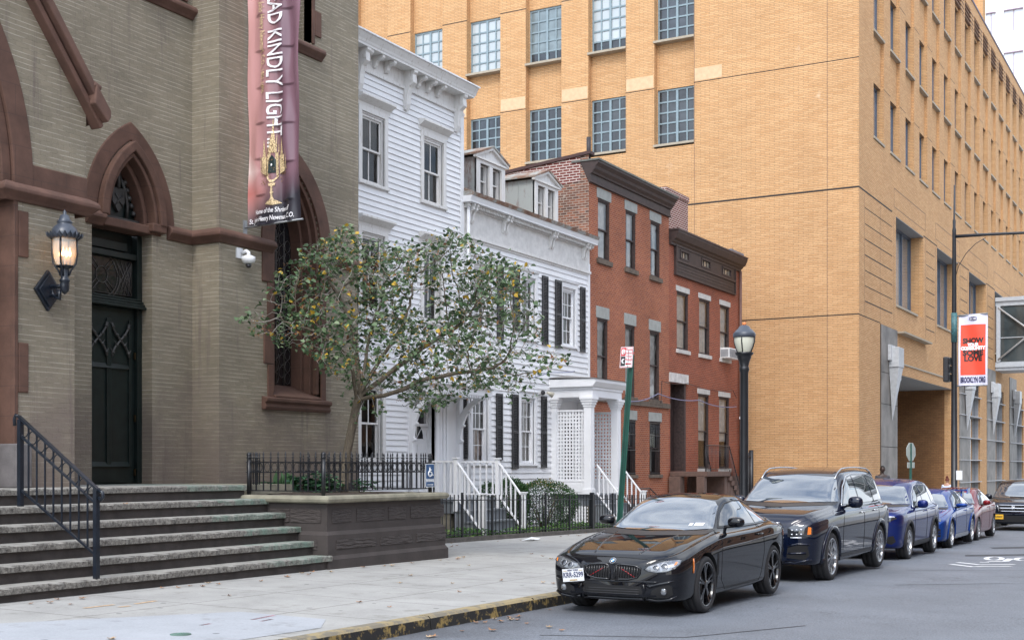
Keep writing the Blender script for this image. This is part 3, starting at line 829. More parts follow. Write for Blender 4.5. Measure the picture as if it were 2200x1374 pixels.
# ------------------------------------------------------------------ stone steps and landing
XS = [-12.30, -12.62, -12.92, -13.24, -13.58, -14.05]
ZS = [.41, .63, .85, 1.07, 1.29, 1.51]
steps = thing('stone_steps', 'six wide bluestone steps climbing from the pavement to the church landing', 'steps', (-13.2, 12, .2))
rr = random.Random(7)
YE = 16.13
for i, (x, z) in enumerate(zip(XS, ZS)):
 m = MB()
 xb = XS[i + 1] - .06 if i < 5 else -18.0
 segs = []
 y = 6.0; F = []; B = []
 while y < YE: F.append((x + .012 * rr.uniform(-1, 1), y, rr.uniform(-.008, .008))); y += .11
 F.append((x, YE, 0))
 vs = []
 for fx_, y, j in F:
  vs += [(xb, y, z), (fx_ - .012, y, z + 0), (fx_ + j * .7, y, z - .02), (fx_ - .004 + j, y, z - .085), (xb, y, z - .09)]
 fs = []
 for k in range(len(F) - 1):
  for q in range(4): fs.append((k * 5 + q, k * 5 + q + 1, (k + 1) * 5 + q + 1, (k + 1) * 5 + q))
 fs += [(0, 1, 2, 3, 4), tuple((len(F) - 1) * 5 + q for q in range(5))]
 m.add(vs, fs)
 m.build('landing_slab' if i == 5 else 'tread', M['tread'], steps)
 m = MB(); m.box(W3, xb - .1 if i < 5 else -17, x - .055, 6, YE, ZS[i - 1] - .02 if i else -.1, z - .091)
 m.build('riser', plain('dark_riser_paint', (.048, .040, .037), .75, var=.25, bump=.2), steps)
m = MB(); m.box(W3, -17.9, -14.3, YE, 17.6, 1.0, 1.505); m.build('landing', M['cap'], steps)
# ------------------------------------------------------------------ planter
PX = -12.42; PY0, PY1 = 16.15, FY(950, -12.42) - .05
ztop = FZ(716, 1064, PX); ZC = ztop
planter = thing('masonry_planter', 'dark brown masonry planter with a pale rounded cap beside the church steps', 'planter', (-14, 17.9, .1))
Lf = lambda u, v, w: (u, PY0 - w, v)          # face looking at the camera (along the steps)
Ff = fX(PX)
m = MB()
zl = FZ(716, 1140, PX)                        # ledge
BS = [(0, 0), (PX, PY0)]
def skin(mb, off, z0, z1, zsl=0):
 x1, y0, y1 = PX + off, PY0 - off, PY1 + off
 vs = [(-15.8, y0, z0), (x1, y0, z0), (x1, y1, z0), (-15.8, y1, z0)] + [(-15.8, y0 + zsl, z1), (x1 - zsl, y0 + zsl, z1), (x1 - zsl, y1 - zsl, z1), (-15.8, y1 - zsl, z1)]
 mb.add(vs, [(0, 1, 5, 4), (1, 2, 6, 5), (2, 3, 7, 6), (0, 3, 2, 1), (4, 5, 6, 7), (0, 4, 7, 3)])
skin(m, .0, 0, ZC - .1); skin(m, .06, -.1, zl - .06); skin(m, .06, zl - .059, zl, .058)
skin(m, .10, -.1, .34); skin(m, .10, .341, .40, .04)
m.build('wall', M['brown_sandstone'], planter)
m = MB()
def panel(fr, u0, u1, v0, v1, w): m.box(fr, u0, u1, v0, v1, w - .01, w + .012)
for u0, u1 in ((.12, .62), (.78, 1.55), (1.68, 2.2), (2.35, 3.42)): panel(Ff, PY0 + u0, PY0 + u1, zl + .13, ZC - .22, 0)
for u0, u1 in ((.15, 1.22), (1.36, 2.3), (2.45, 3.4)): panel(Ff, PY0 + u0, PY0 + u1, .50, zl - .14, .06)
for u0, u1 in ((.12, .72), (.75, 1.15), (1.25, 1.6)): panel(Lf, PX - u1, PX - u0, zl + .13, ZC - .22, 0)
for u0, u1 in ((.15, .42), (.5, .8)): panel(Lf, PX - u1, PX - u0, .50, zl - .14, .06)
m.build('tooled_panels', M['tooled'], planter)
m = MB()
prof = [(-.25, 0), (.07, 0), (.10, .02), (.115, .06), (.10, .10), (.06, .115), (-.25, .115)]
prof = [(o, ZC - .115 + v) for o, v in prof]
m2 = MB()
def capring(mb, prof):
 n = len(prof); vs = []
 for fx_, fy_ in ((0, -1), (1, -1), (1, 1), (0, 1)):
  for o, z in prof:
   x = (PX + o) if fx_ else -15.75
   y = (PY0 - o) if fy_ < 0 else (PY1 + o)
   vs.append((x, y, z))
 fs = []
 for i in range(3):
  for j in range(n): fs.append((i * n + j, i * n + (j + 1) % n, (i + 1) * n + (j + 1) % n, (i + 1) * n + j))
 fs += [tuple(range(n)), tuple(range(3 * n, 4 * n))]
 mb.add(vs, fs)
capring(m, prof)
m.build('cap', M['cap'], planter)
m = MB(); rr = random.Random(5); n = 14
vs = [(-15.8 + (PX - .2 + 15.8) * i / n, PY0 + .2 + (PY1 - PY0 - .4) * j / n, ZC - .03 + rr.uniform(-.02, .05)) for i in range(n + 1) for j in range(n + 1)]
m.add(vs, [(i * (n + 1) + j, i * (n + 1) + j + 1, (i + 1) * (n + 1) + j + 1, (i + 1) * (n + 1) + j) for i in range(n) for j in range(n)], True)
m.build('soil', M['soil'], planter)
# ------------------------------------------------------------------ the row of old houses
XH = -17.8
FH = fX(XH)
def R(xl, xr, yt, yb, X=XH):
 """window rectangle on the facade from its edges in the photograph (centre heights)"""
 m_ = (xl + xr) / 2
 return (FY(xl, X), FY(xr, X), FZ(m_, yb, X), FZ(m_, yt, X))
def siding(mb, fr, y0, y1, z0, z1, excl, pitch=.142, w0=.006, w1=.034):
 z = z0
 while z < z1 - .02:
  zt = min(z + pitch, z1)
  cuts = []
  for a, b, c, d in excl:
   if c < (z + zt) / 2 < d: cuts.append((a, b))
  cuts.sort(); y = y0; iv = []
  for a, b in cuts:
   if a > y: iv.append((y, a))
   y = max(y, b)
  if y < y1: iv.append((y, y1))
  for a, b in iv:
   if b - a < .01: continue
   mb.add([fr(a, z, w1), fr(b, z, w1), fr(b, zt, w0), fr(a, zt, w0), fr(a, z, 0), fr(b, z, 0), fr(b, zt, 0), fr(a, zt, 0)],
     [(0, 1, 2, 3), (4, 5, 1, 0), (5, 6, 2, 1), (4, 0, 3, 7)])
  z = zt
def sash(parent, fr, r, mat, cols=1, rows=(1, 1), depth=.14, casing=.1, cd=.03, sill=None, curtain=None, lintel=None, split=.5, muntin=.022, sillmat=None, linmat=None, pane=None, name='window', stile=.045):
 y0, y1, z0, z1 = r
 m = MB()
 if casing:
  m.box(fr, y0 - casing, y0, z0, z1 + casing * .3, -.02, cd); m.box(fr, y1, y1 + casing, z0, z1 + casing * .3, -.02, cd)
  m.box(fr, y0 - casing - .001, y1 + casing + .001, z1 + casing * .3 - .001, z1 + casing * 1.3, -.02, cd + .004)
 e = .002
 zm = z0 + (z1 - z0) * split
 f = .055
 m.box(fr, y0 + e, y0 + f, z0 + e, z1 - e, -depth, -.02); m.box(fr, y1 - f, y1 - e, z0 + e, z1 - e, -depth, -.02)
 m.box(fr, y0 + f, y1 - f, z1 - f, z1 - e, -depth, -.021); m.box(fr, y0 + f, y1 - f, z0 + e, z0 + f * .8, -depth, -.021)
 for k, (a, b, w, rw) in enumerate(((zm - .02, z1 - f, -depth * .55, rows[0]), (z0 + f * .8, zm + .02, -depth * .85, rows[1]))):
  A, B = y0 + f, y1 - f
  m.box(fr, A, A + stile, a, b, w - .02, w + .018); m.box(fr, B - stile, B, a, b, w - .02, w + .018)
  m.box(fr, A + stile, B - stile, a, a + .045, w - .02, w + .018); m.box(fr, A + stile, B - stile, b - .045, b, w - .02, w + .018)
  for i in range(1, cols):
   u = A + stile + (B - A - 2 * stile) * i / cols; m.box(fr, u - muntin / 2, u + muntin / 2, a + .045, b - .045, w - .012, w + .012)
  for j in range(1, rw):
   v = a + .045 + (b - a - .09) * j / rw; m.box(fr, A + stile, B - stile, v - muntin / 2, v + muntin / 2, w - .011, w + .011)
 win = m.build(name, mat, parent)
 p = MB()
 p.quad(fr(y0 + f, zm, -depth * .55), fr(y1 - f, zm, -depth * .55), fr(y1 - f, z1 - f, -depth * .55), fr(y0 + f, z1 - f, -depth * .55))
 p.quad(fr(y0 + f, z0 + f, -depth * .85), fr(y1 - f, z0 + f, -depth * .85), fr(y1 - f, zm, -depth * .85), fr(y0 + f, zm, -depth * .85))
 p.build('pane', pane or M['glass'], win, recalc=False)
 if curtain:
  cmat, lo, hi, yl, yh = curtain
  c = MB(); n = 26; A, B = y0 + (y1 - y0) * yl, y0 + (y1 - y0) * yh
  vs = []
  for i in range(n + 1):
   u = A + (B - A) * i / n; w = -depth - .04 + .012 * math.sin(i * 1.9 + y0)
   vs += [fr(u, z0 + (z1 - z0) * lo, w), fr(u, z0 + (z1 - z0) * hi, w)]
  c.add(vs, [(2 * i, 2 * i + 2, 2 * i + 3, 2 * i + 1) for i in range(n)], True)
  c.build('curtain', cmat, win, recalc=False)
 if sill:
  s_ = MB(); s_.box(fr, y0 - sill[0], y1 + sill[0], z0 - sill[1], z0, -depth, sill[2]); s_.build('sill', sillmat or mat, win, bevel=.008)
 if lintel:
  s_ = MB(); s_.box(fr, y0 - lintel[0], y1 + lintel[0], z1, z1 + lintel[1], -depth, lintel[2]); s_.build('lintel', linmat, win, bevel=.008)
 return win
def casing_rect(r, c=.1, t=.13, b=.1): return (r[0] - c, r[1] + c, r[2] - b, r[3] + t)
def hole(r, d=.14): return (r[0], r[1], r[2], r[3], d)
# ================= white clapboard house with bracketed cornice
yA, yB = 21.0, FY(993, XH)
zr1 = FZ(1024, 193, XH + .5)
h1 = thing('white_clapboard_house', 'tall white clapboard house with bracketed cornice next to the church', 'house', (-19, 26, .1))
W1 = {'u1': R(775, 824, 252, 397), 'u2': R(908, 950, 301, 436), 'm1': R(775, 824, 512, 668), 'm2': R(908, 946, 534, 690),
  'g1': R(773, 819, 828, 990)}
# keep a storey's heads and feet on one level
for k in ('u', 'm'):
 a, b = W1[k + '1'], W1[k + '2']
 z0, z1 = (a[2] + b[2]) / 2, (a[3] + b[3]) / 2
 W1[k + '1'] = (a[0], a[1], z0, z1); W1[k + '2'] = (b[0], b[1], z0, z1)
zf1 = 1.03                                             # porch floor
door1 = (FY(888, XH), FY(934, XH), zf1, FZ(910, 862, XH))
hs = [hole(r) for r in W1.values()] + [door1 + (.3,)]
m = MB(); m.wall(FH, yA, yB, -.1, zr1 - .1, hs, .14)
m.quad((XH, yB, -.1), (XH, yB, zr1 - .1), (-27, yB, zr1 + .3), (-27, yB, -.1))
m.quad((XH + .4, yA, zr1 - .02), (XH + .4, yB, zr1 - .02), (-27, yB, zr1 + .4), (-27, yA, zr1 + .4))
m.build('wall', M['white'], h1, recalc=False)
zfr = zr1 - .62
ex = [casing_rect(r, .14, .3) for r in W1.values()] + [(FY(873, XH), yB, 0, FZ(930, 815, XH))]
m = MB(); siding(m, FH, yA, yB - .14, .2, zfr, ex); m.build('siding', M['white'], h1, recalc=False)
m = MB(); m.box(FH, yB - .14, yB + .01, 0, zfr, -.05, .05); m.build('corner_board', M['white'], h1)
m = MB()
m.box(W3, -24, XH - .5, yA, yB - .05, 0, zr1 - .3)
m.build('interior', M['interior2'], h1)
def hood(fr, u0, u1, z, d=.16, h=.2):
 m = MB()
 P = [(0, 0), (.03, 0), (.04, h * .35), (.08, h * .45), (d * .8, h * .7), (d, h * .8), (d, h), (0, h + .03)]
 m.add([fr(u, z + v, o) for u in (u0, u1) for o, v in P], [tuple(range(8)), tuple(range(8, 16))] + [(i, (i + 1) % 8, 8 + (i + 1) % 8, 8 + i) for i in range(8)])
 return m
for k, r in W1.items():
 g = k == 'g1'
 wv = sash(h1, FH, r, M['white_worn'], 2, (1, 1), casing=.13, cd=.05, sill=(.16, .07, .08), muntin=.03, curtain=(M['interior'], 0, 1, 0, 1) if not g else None)
 if not g: hood(FH, r[0] - .22, r[1] + .24, r[3] + .16, .22, .24).build('hood', M['white_worn'], wv)
 else: hood(FH, r[0] - .16, r[1] + .16, r[3] + .16, .16, .18).build('hood', M['white_worn'], wv)
# cornice: frieze boards, soffit, crown, big and small brackets
m = MB()
ye = yB + .02
m.box(FH, yA, yB + .012, zfr, zfr + .07, -.02, .07)
m.box(FH, yA, yB + .012, zfr + .071, zr1 - .16, -.02, .035)
m.box(FH, yA, ye, zr1 - .18, zr1 - .12, -.02, .37)
m.prism(lambda u, v, w: (XH + u, w, v), [(0, zr1 - .119), (.38, zr1 - .119), (.40, zr1 - .06), (.46, zr1 + .04), (.48, zr1 + .08), (0, zr1 + .08)], yA, ye + .05)
m.build('cornice', M['white_worn'], h1)
m = MB(); m.prism(lambda u, v, w: (XH + u, w, v), [(-.2, zr1 + .081), (.51, zr1 + .081), (.51, zr1 + .115), (-.2, zr1 + .2)], yA, ye + .08); m.build('roof_edge', plain('bright_flashing', (.75, .76, .78), .4), h1)
def bracket(fr, u, ztop, d, h, th):
 m = MB()
 P = [(0, 0), (d, 0), (d, -.06), (d * .86, -.10), (d * .9, -h * .32), (d * .55, -h * .42), (d * .42, -h * .62), (d * .38, -h * .85), (d * .22, -h), (d * .06, -h * .97), (0, -h * .9)]
 m.prism(lambda a, b, c: fr(c, ztop + b, a), P, u - th / 2, u + th / 2)
 m.tube([fr(u - th * .62, ztop - h * .22, d * .72), fr(u + th * .62, ztop - h * .22, d * .72)], d * .15, 10)
 m.tube([fr(u - th * .55, ztop - h * .9, d * .18), fr(u + th * .55, ztop - h * .9, d * .18)], d * .12, 8)
 return m
zb = zr1 - .18
big = [FY(883, XH + .2), FY(984, XH + .1), FY(782, XH + .2)]
for u in big: bracket(FH, min(u, yB - .1), zb, .36, .95, .16).build('bracket', M['white_worn'], h1)
for px in (798, 822, 847, 914, 935, 956): bracket(FH, FY(px, XH + .3), zb, .34, .26, .11).build('small_bracket', M['white_worn'], h1)
# door with fan light
m = MB(); y0, y1, z0, z1 = door1
m.box(FH, y0, y1, z0, z1 - .62, -.30, -.25)
m.box(FH, y0, y1, z1 - .62, z1 - .55, -.30, -.2); m.box(FH, y0, y0 + .1, z1 - .55, z1, -.30, -.2); m.box(FH, y1 - .1, y1, z1 - .55, z1, -.30, -.2); m.box(FH, y0, y1, z1 - .06, z1 + .0, -.30, -.2)
for a, b, c, e in ((.12, .45, .12, .75), (.55, .88, .12, .75), (.12, .45, .85, 1.35), (.55, .88, .85, 1.35)):
 w_ = y1 - y0; m.box(FH, y0 + a * w_, y0 + b * w_, z0 + c, z0 + e, -.25, -.238)
dd = m.build('door', M['white'], h1, bevel=.004)
m = MB(); cy, cz = (y0 + y1) / 2, z0 + 1.5
m.prism(FH, [(cy + .32 * math.cos(t), cz + .38 * math.sin(t)) for t in [PI * k / 12 for k in range(13)]], -.25, -.242); m.quad(FH(y0 + .1, z1 - .55, -.27), FH(y1 - .1, z1 - .55, -.27), FH(y1 - .1, z1 - .06, -.27), FH(y0 + .1, z1 - .06, -.27))
m.build('fan_light', plain('dark_door_glass', (.02, .02, .022), .08, coat=.5), dd)
m = MB()
for t in (PI / 4, PI / 2, 3 * PI / 4): m.tube([FH(cy, cz, -.237), FH(cy + .33 * math.cos(t), cz + .39 * math.sin(t), -.237)], .012, 4)
m.lathe((XH - .2, y0 + .1, z0 + 1.0), [(.01, 0), (.03, .02), (.03, .04), (.01, .06)], 8)
m.build('glazing_bar', M['white'], dd)
m = MB()
m.box(FH, y0 - .16, y0, zf1, z1 + .12, -.1, .05); m.box(FH, y1, y1 + .16, zf1, z1 + .12, -.1, .05); m.box(FH, y0 - .16, y1 + .16, z1 + .121, z1 + .3, -.1, .06)
for u in (y1 + .2, y1 + .36, y1 + .52): m.box(FH, u, u + .1, zf1, z1 + .3, -.02, .04)
m.build('door_surround', M['porch_white'], h1)
# canopy on scrolled arch brackets
cy0, cy1 = FY(880, XH), FY(985, XH) ; zc = FZ(980, 830, XH)
zc = 3.62
m = MB()
m.box(FH, cy0 - .1, cy1 + .06, zc + .02, zc + .22, 0, 1.0)
m.box(FH, cy0 - .18, cy1 + .12, zc + .22, zc + .30, 0, 1.1)
m.box(FH, cy0 - .1, cy1 + .06, zc - .02, zc + .019, 0, .94)
k = 0
while cy0 + k * .085 < cy1:                                  # scalloped edge
 m.prism(FH, [(cy0 + k * .085, zc + .02), (cy0 + k * .085 + .07, zc + .02), (cy0 + k * .085 + .035, zc - .07)], .955, .985); k += 1
m.build('canopy', M['porch_white'], h1, bevel=.006)
for u in (cy0 + .02, cy1 - .06):
 m = MB(); n = 12; A = []; B = []
 for i in range(n + 1):
  t = PI / 2 * i / n
  A.append((.12 + .80 * (1 - math.cos(t)), zc - 1.15 + 1.1 * math.sin(t)))
  B.append((.0 + (.80) * (1 - math.cos(t)) * 1.05 - .02 * math.sin(3 * t) ** 2, zc - 1.0 + 1.0 * math.sin(t) + .02))
 m.strip(lambda a, b, c: FH(c, b, a), A, B, u - .045, u + .045)
 m.box(FH, u - .05, u + .05, zf1, zc, 0, .10)
 m.tube([FH(u - .06, zc - 1.13, .12), FH(u + .06, zc - 1.13, .12)], .05, 8)
 for i in (3, 6, 9): m.tube([FH(u - .05, A[i][1], A[i][0] + .02), FH(u + .05, A[i][1], A[i][0] + .02)], .035, 6)
 m.build('canopy_bracket', M['porch_white'], h1)
# ---- generic wooden stoop: platform, steps, guards
def gz_(X, Y): return G(Y) + .10
def stoop(parent, y0, y1, xf, xb, zf, nst=4, run=.24, back_guards=(True, True), rail_h=.93, foot=None, posts=True):
 m = MB(); zg = gz_(0, y0)
 m.box(W3, XH + .01, xf, y0 - .05, y1 + .05, zf - .05, zf); m.build('porch_floor', M['grey_deck'], parent)
 m = MB(); m.box(W3, xf - .12, xf - .06, y0, y1, zf - .34, zf - .051); m.box(W3, XH + .05, xf - .13, y0, y0 + .05, zf - .34, zf - .051); m.box(W3, XH + .05, xf - .13, y1 - .05, y1, zf - .34, zf - .051)
 m.build('porch_skirt', M['grey_deck'], parent)
 m = MB()
 for yy in (y0 + .15, y1 - .15): m.box(W3, xf - .45, xf - .2, yy - .12, yy + .12, zg - .2, zf - .35)
 m.build('pier', plain('mossy_concrete_pier', (.17, .155, .12), .9, var=.3), parent)
 rise = (zf - zg) / (nst + 0.)
 for i in range(1, nst):
  z = zf - rise * i; x1 = xf + run * i
  m = MB(); m.box(W3, x1 - run - .02, x1 + .03, y0 - .03, y1 + .03, z - .04, z); m.box(W3, x1 - run + .0, x1 - .0, y0, y1, zg - .2, z - .041)
  m.build('step', M['grey_deck'], parent)
 xe = xf + run * (nst - 1) + .02
 def newel(x, y, zb_, zt_):
  q = MB(); q.box(W3, x - .05, x + .05, y - .05, y + .05, zb_, zt_); q.box(W3, x - .075, x + .075, y - .075, y + .075, zt_, zt_ + .035)
  q.build('newel_post', M['porch_white'], parent, bevel=.006)
 def guard(p, q, zp, zq, zp0, zq0, n):
  # p,q plan points, top heights and foot heights
  r_ = MB()
  dx, dy = q[0] - p[0], q[1] - p[1]; L = math.hypot(dx, dy); nx, ny = -dy / L * .035, dx / L * .035
  for (a0, a1) in ((zp, zq), (zp0 + .10, zq0 + .10)):
   t = .045
   vs = [(p[0] + s_ * nx, p[1] + s_ * ny, a0 + o) for s_ in (-1, 1) for o in (-t, 0)] + [(q[0] + s_ * nx, q[1] + s_ * ny, a1 + o) for s_ in (-1, 1) for o in (-t, 0)]
   r_.add(vs, [(0, 1, 3, 2), (4, 6, 7, 5), (0, 4, 5, 1), (2, 3, 7, 6), (0, 2, 6, 4), (1, 5, 7, 3)])
  g_ = r_.build('handrail', M['porch_white'], parent)
  for i in range(n):
   t = (i + .5) / n; x = p[0] + dx * t; y = p[1] + dy * t; a = zp + (zq - zp) * t - .045; b = zp0 + (zq0 - zp0) * t + .10
   s_ = MB(); s_.box(W3, x - .018, x + .018, y - .018, y + .018, b, a); s_.build('baluster', M['porch_white'], g_)
 for k, y in enumerate((y0, y1)):
  if posts: newel(xf, y, zf - .3, zf + rail_h + .04)
  newel(xe, y, zg - .1, zg + rise + rail_h - .02)
  guard((xf + .05, y), (xe - .05, y), zf + rail_h - .04, zg + rise + rail_h - .08, zf - .05, zg + rise - .05, 5)
  if back_guards[k]: guard((XH + .08, y), (xf - .05, y), zf + rail_h, zf + rail_h, zf, zf, 8)
 return xe
stoop(h1, 26.1, 28.1, -16.2, XH, zf1, 4, .25)
# ================= white clapboard house with dormers and shutters
yC = FY(1265, XH)
h2 = thing('white_dormer_house', 'lower white clapboard house with two worn dormers and black shutters', 'house', (-19, 33, 0))
W2 = {'g1': R(1013, 1047, 852, 992), 'g2': R(1117, 1147, 852, 999), 'm1': R(1015, 1048, 580, 706), 'm2': R(1118, 1148, 598, 724), 'm3': R(1206, 1234, 613, 748)}
for k, ks in (('g', 'g1 g2'), ('m', 'm1 m2 m3')):
 ks = ks.split(); z0 = sum(W2[q][2] for q in ks) / len(ks); z1 = sum(W2[q][3] for q in ks) / len(ks)
 for q in ks: W2[q] = (W2[q][0], W2[q][1], z0, z1)
ze2 = FZ(1283, 520, XH + .3)
zi0, zi1 = FZ(1253, 555, XH), ze2 - .1
dr2 = (FY(1212, XH), FY(1238, XH), 1.0, 3.2)
m = MB(); m.wall(FH, yB + .015, yC, -.4, ze2 - .1, [hole(r) for r in W2.values()] + [dr2 + (.2,)], .14)
m.build('wall', M['white'], h2, recalc=False)
ex = [casing_rect(r, .14, .2) for r in W2.values()] + [(FY(1185, XH), FY(1262, XH), 0, 3.7)]
zs2 = FZ(1255, 585, XH)
m = MB(); siding(m, FH, yB + .1, yC - .13, .15, zs2 + .05, ex, .165); m.build('siding', M['white'], h2, recalc=False)
m = MB(); m.box(FH, yC - .13, yC - .004, -.1, zs2 + .3, -.05, .05); m.build('corner_board', M['white'], h2)
m = MB(); m.tube([(XH + .12, yB + .12, ze2 - .15), (XH + .12, yB + .12, 3.4), (XH + .14, yB + .14, 2.9), (XH + .14, yB + .14, .3)], .045, 10); m.build('downspout', M['white'], h2)
m = MB(); m.box(FH, yB + .02, yC - .003, zs2 + .05, ze2 - .22, -.01, .03); m.build('frieze', plain('textured_white_frieze', (.60, .59, .57), .8, bump=.5, bscale=60), h2)
m = MB(); m.box(FH, yB + .02, yC - .002, zs2 - .02, zs2 + .055, -.02, .09); m.box(FH, yB + .02, yC - .002, zs2 - .08, zs2 - .021, -.02, .045)
m.build('frieze_moulding', M['white_worn'], h2)
m = MB(); m.prism(lambda u, v, w: (XH + u, w, v), [(0, ze2 - .10), (.30, ze2 - .10), (.30, ze2 - .06), (.34, ze2 + .06), (0, ze2 + .06)], yB - .06, yC + .04); m.build('eave_board', M['white'], h2)
m = MB(); y = yB + .06
while y < yC - .05:
 if min(abs(y - FY(p, XH + .1)) for p in (1014, 1088, 1187, 1258)) > .22: m.box(FH, y, y + .045, ze2 - .20, ze2 - .101, .02, .20)
 y += .085
m.box(FH, yB, yC, ze2 - .23, ze2 - .205, 0, .10)
m.build('dentils', M['white_worn'], h2)
for px in (1014, 1088, 1187, 1258):
 u = min(max(FY(px, XH + .1), yB + .15), yC - .12)
 for o in (-.085, .085): bracket(FH, u + o, ze2 - .101, .26, .5, .08).build('bracket', M['white_worn'], h2)
m = MB(); m.prism(lambda u, v, w: (XH + u, w, v), [(-.1, ze2 + .061), (.36, ze2 + .061), (.40, ze2 + .15), (.30, ze2 + .19), (-.1, ze2 + .19)], yB - .02, yC - .01); m.build('gutter', M['rust'], h2)
zrf = lambda x: ze2 + .17 + (XH + .3 - x) * .45
m = MB(); m.add([(x, y, z) for y in (yB + .02, yC - .004) for x, z in ((XH + .3, zrf(XH + .3)), (-20.6, zrf(-20.6)), (-27, zrf(-20.6) - .5), (-27, 6), (XH - .01, ze2 - .1))], [(0, 1, 6, 5), (1, 2, 7, 6), (0, 1, 2, 3, 4), (5, 6, 7, 8, 9)])
m.build('roof', M['roof'], h2, recalc=False)
def dormer(x0, x1, apx, apy, yb0, yb1, ytl, Xd, mat):
 """front pixels: left edge, right edge, gable apex (px,py), foot y at left/right, eave y at left"""
 a, b = FY(x0, Xd), FY(x1, Xd)
 zb_ = (FZ(x0, yb0, Xd) + FZ(x1, yb1, Xd)) / 2; zt_ = FZ(x0, ytl, Xd); zap = FZ(apx, apy, Xd)
 c = (a + b) / 2; F = fX(Xd)
 d_ = MB(); d2_ = MB()
 xb = Xd - 2.6
 d_.quad((Xd, a, zb_ - .2), (Xd, a, zt_), (xb, a, zt_), (xb, a, zb_ - .2)); d2_.quad((Xd, b, zb_ - .2), (Xd, b, zt_), (xb, b, zt_), (xb, b, zb_ - .2))
 for k_ in (.55, 1.1, 1.65): d_.box(W3, Xd - k_ - .01, Xd - k_ + .01, a - .012, a, zb_ - .2, zt_)
 cheek = d_.build('dormer', mat, h2, recalc=False)
 d2_.build('dormer_side', mat, cheek, recalc=False)
 f = MB()
 f.box(F, a, a + .2, zb_, zt_, -.05, .02); f.box(F, b - .2, b, zb_, zt_, -.05, .02); f.box(F, c - .09, c + .09, zb_, zt_ - .15, -.05, .02); f.box(F, a + .2, b - .2, zt_ - .14, zt_, -.05, .015)
 f.box(F, a - .03, b + .03, zb_ - .06, zb_, -.05, .07)
 f.prism(F, [(a - .06, zt_), (b + .06, zt_), (c, zap - .03)], -.05, .01)
 for p_, q_ in (((a - .12, zt_ + .02), (c, zap)), ((c, zap), (b + .12, zt_ + .02))):
  f.prism(F, [(p_[0], p_[1] - .05), (q_[0], q_[1] - .05), (q_[0], q_[1] + .02), (p_[0], p_[1] + .02)], -.02, .09)
 f.box(F, a - .1, b + .1, zt_ - .045, zt_ + .01, -.02, .07)
 f.build('dormer_front', M['white_worn'], cheek)
 for u0, u1 in ((a + .2, c - .09), (c + .09, b - .2)):
  g_ = MB(); zz0, zz1 = zb_ + .02, zt_ - .14; zm_ = zz0 + (zz1 - zz0) * .5
  g_.box(F, u0, u0 + .04, zz0, zz1, -.22, -.08); g_.box(F, u1 - .04, u1, zz0, zz1, -.22, -.08)
  g_.box(F, u0 + .04, u1 - .04, zm_ - .02, zm_ + .02, -.2, -.12); g_.box(F, u0 + .04, u1 - .04, zz0, zz0 + .05, -.2, -.12); g_.box(F, u0 + .04, u1 - .04, zz1 - .04, zz1, -.2, -.12)
  wn = g_.build('dormer_window', M['white_worn'], cheek)
  g_ = MB(); g_.box(F, u0 + .01, u1 - .01, zz0, zz1, -.24, -.17); g_.build('dormer_pane', plain('dim_dormer_glass', (.10, .10, .10), .12, var=.4, scale=2, coat=.6), cheek)
 r_ = MB()
 for p_, q_ in (((a - .14, zt_ + .03), (c, zap + .02)), ((c, zap + .02), (b + .14, zt_ + .03))):
  r_.prism(F, [p_, q_, (q_[0], q_[1] + .05), (p_[0], p_[1] + .05)], -2.4, .12)
 r_.build('dormer_roof', M['rust'], cheek)
dormer(1023, 1084, 1057, 321, 418, 440, 335, XH - .35, M['zinc'])
dormer(1148, 1198, 1180, 373, 468, 478, 384, XH - .35, M['zinc'])
m = MB(); m.box(W3, -24, XH - .5, yB + .1, yC - .1, 0, ze2 - .3); m.build('interior', M['interior2'], h2)
for k, r in W2.items():
 wv = sash(h2, FH, r, M['white'], 3, (2, 2), casing=.13, cd=.05, sill=(.16, .06, .08), muntin=.022, curtain=(M['curtain'], 0, .98, .0, 1.2) if k in ('g2',) else ((plain('patterned_cloth', (.38, .26, .22), .9, var=.8, scale=3), 0, .5, .05, 1.25) if k == 'g1' else (plain('tan_blind', (.34, .29, .25), .9, var=.25), 0, 1, 0, 1.25)))
 hood(FH, r[0] - .16, r[1] + .16, r[3] + .155, .1, .07).build('hood', M['white'], wv)
# prop stick in the right-hand upper window
def shutter(x0, x1, yt, yb):
 u0, u1, v0, v1 = R(x0, x1, yt, yb)
 s_ = MB()
 s_.box(FH, u0, u0 + .045, v0, v1, .035, .075); s_.box(FH, u1 - .045, u1, v0, v1, .035, .075)
 for v in (v0, (v0 + v1) / 2 - .05, v1 - .08): s_.box(FH, u0 + .045, u1 - .045, v, v + .08, .035, .073)
 v = v0 + .09
 while v < v1 - .1:
  s_.add([FH(u, v + a, w_) for u in (u0 + .045, u1 - .045) for a, w_ in ((0, .07), (.008, .07), (.042, .04), (.034, .04))], [(0, 1, 2, 3), (4, 5, 6, 7), (0, 1, 5, 4), (1, 2, 6, 5), (2, 3, 7, 6), (3, 0, 4, 7)])
  v += .045
 s_.build('shutter', M['black_shutter'], h2)
for a in ((992, 1007, 846, 985), (1063, 1076, 845, 988), (1097, 1110, 847, 1006), (1160, 1171, 851, 1004), (1065, 1078, 571, 728), (1099, 1113, 582, 709), (1162, 1174, 593, 741), (1190, 1203, 602, 747), (1244, 1254, 617, 756)): shutter(*a)
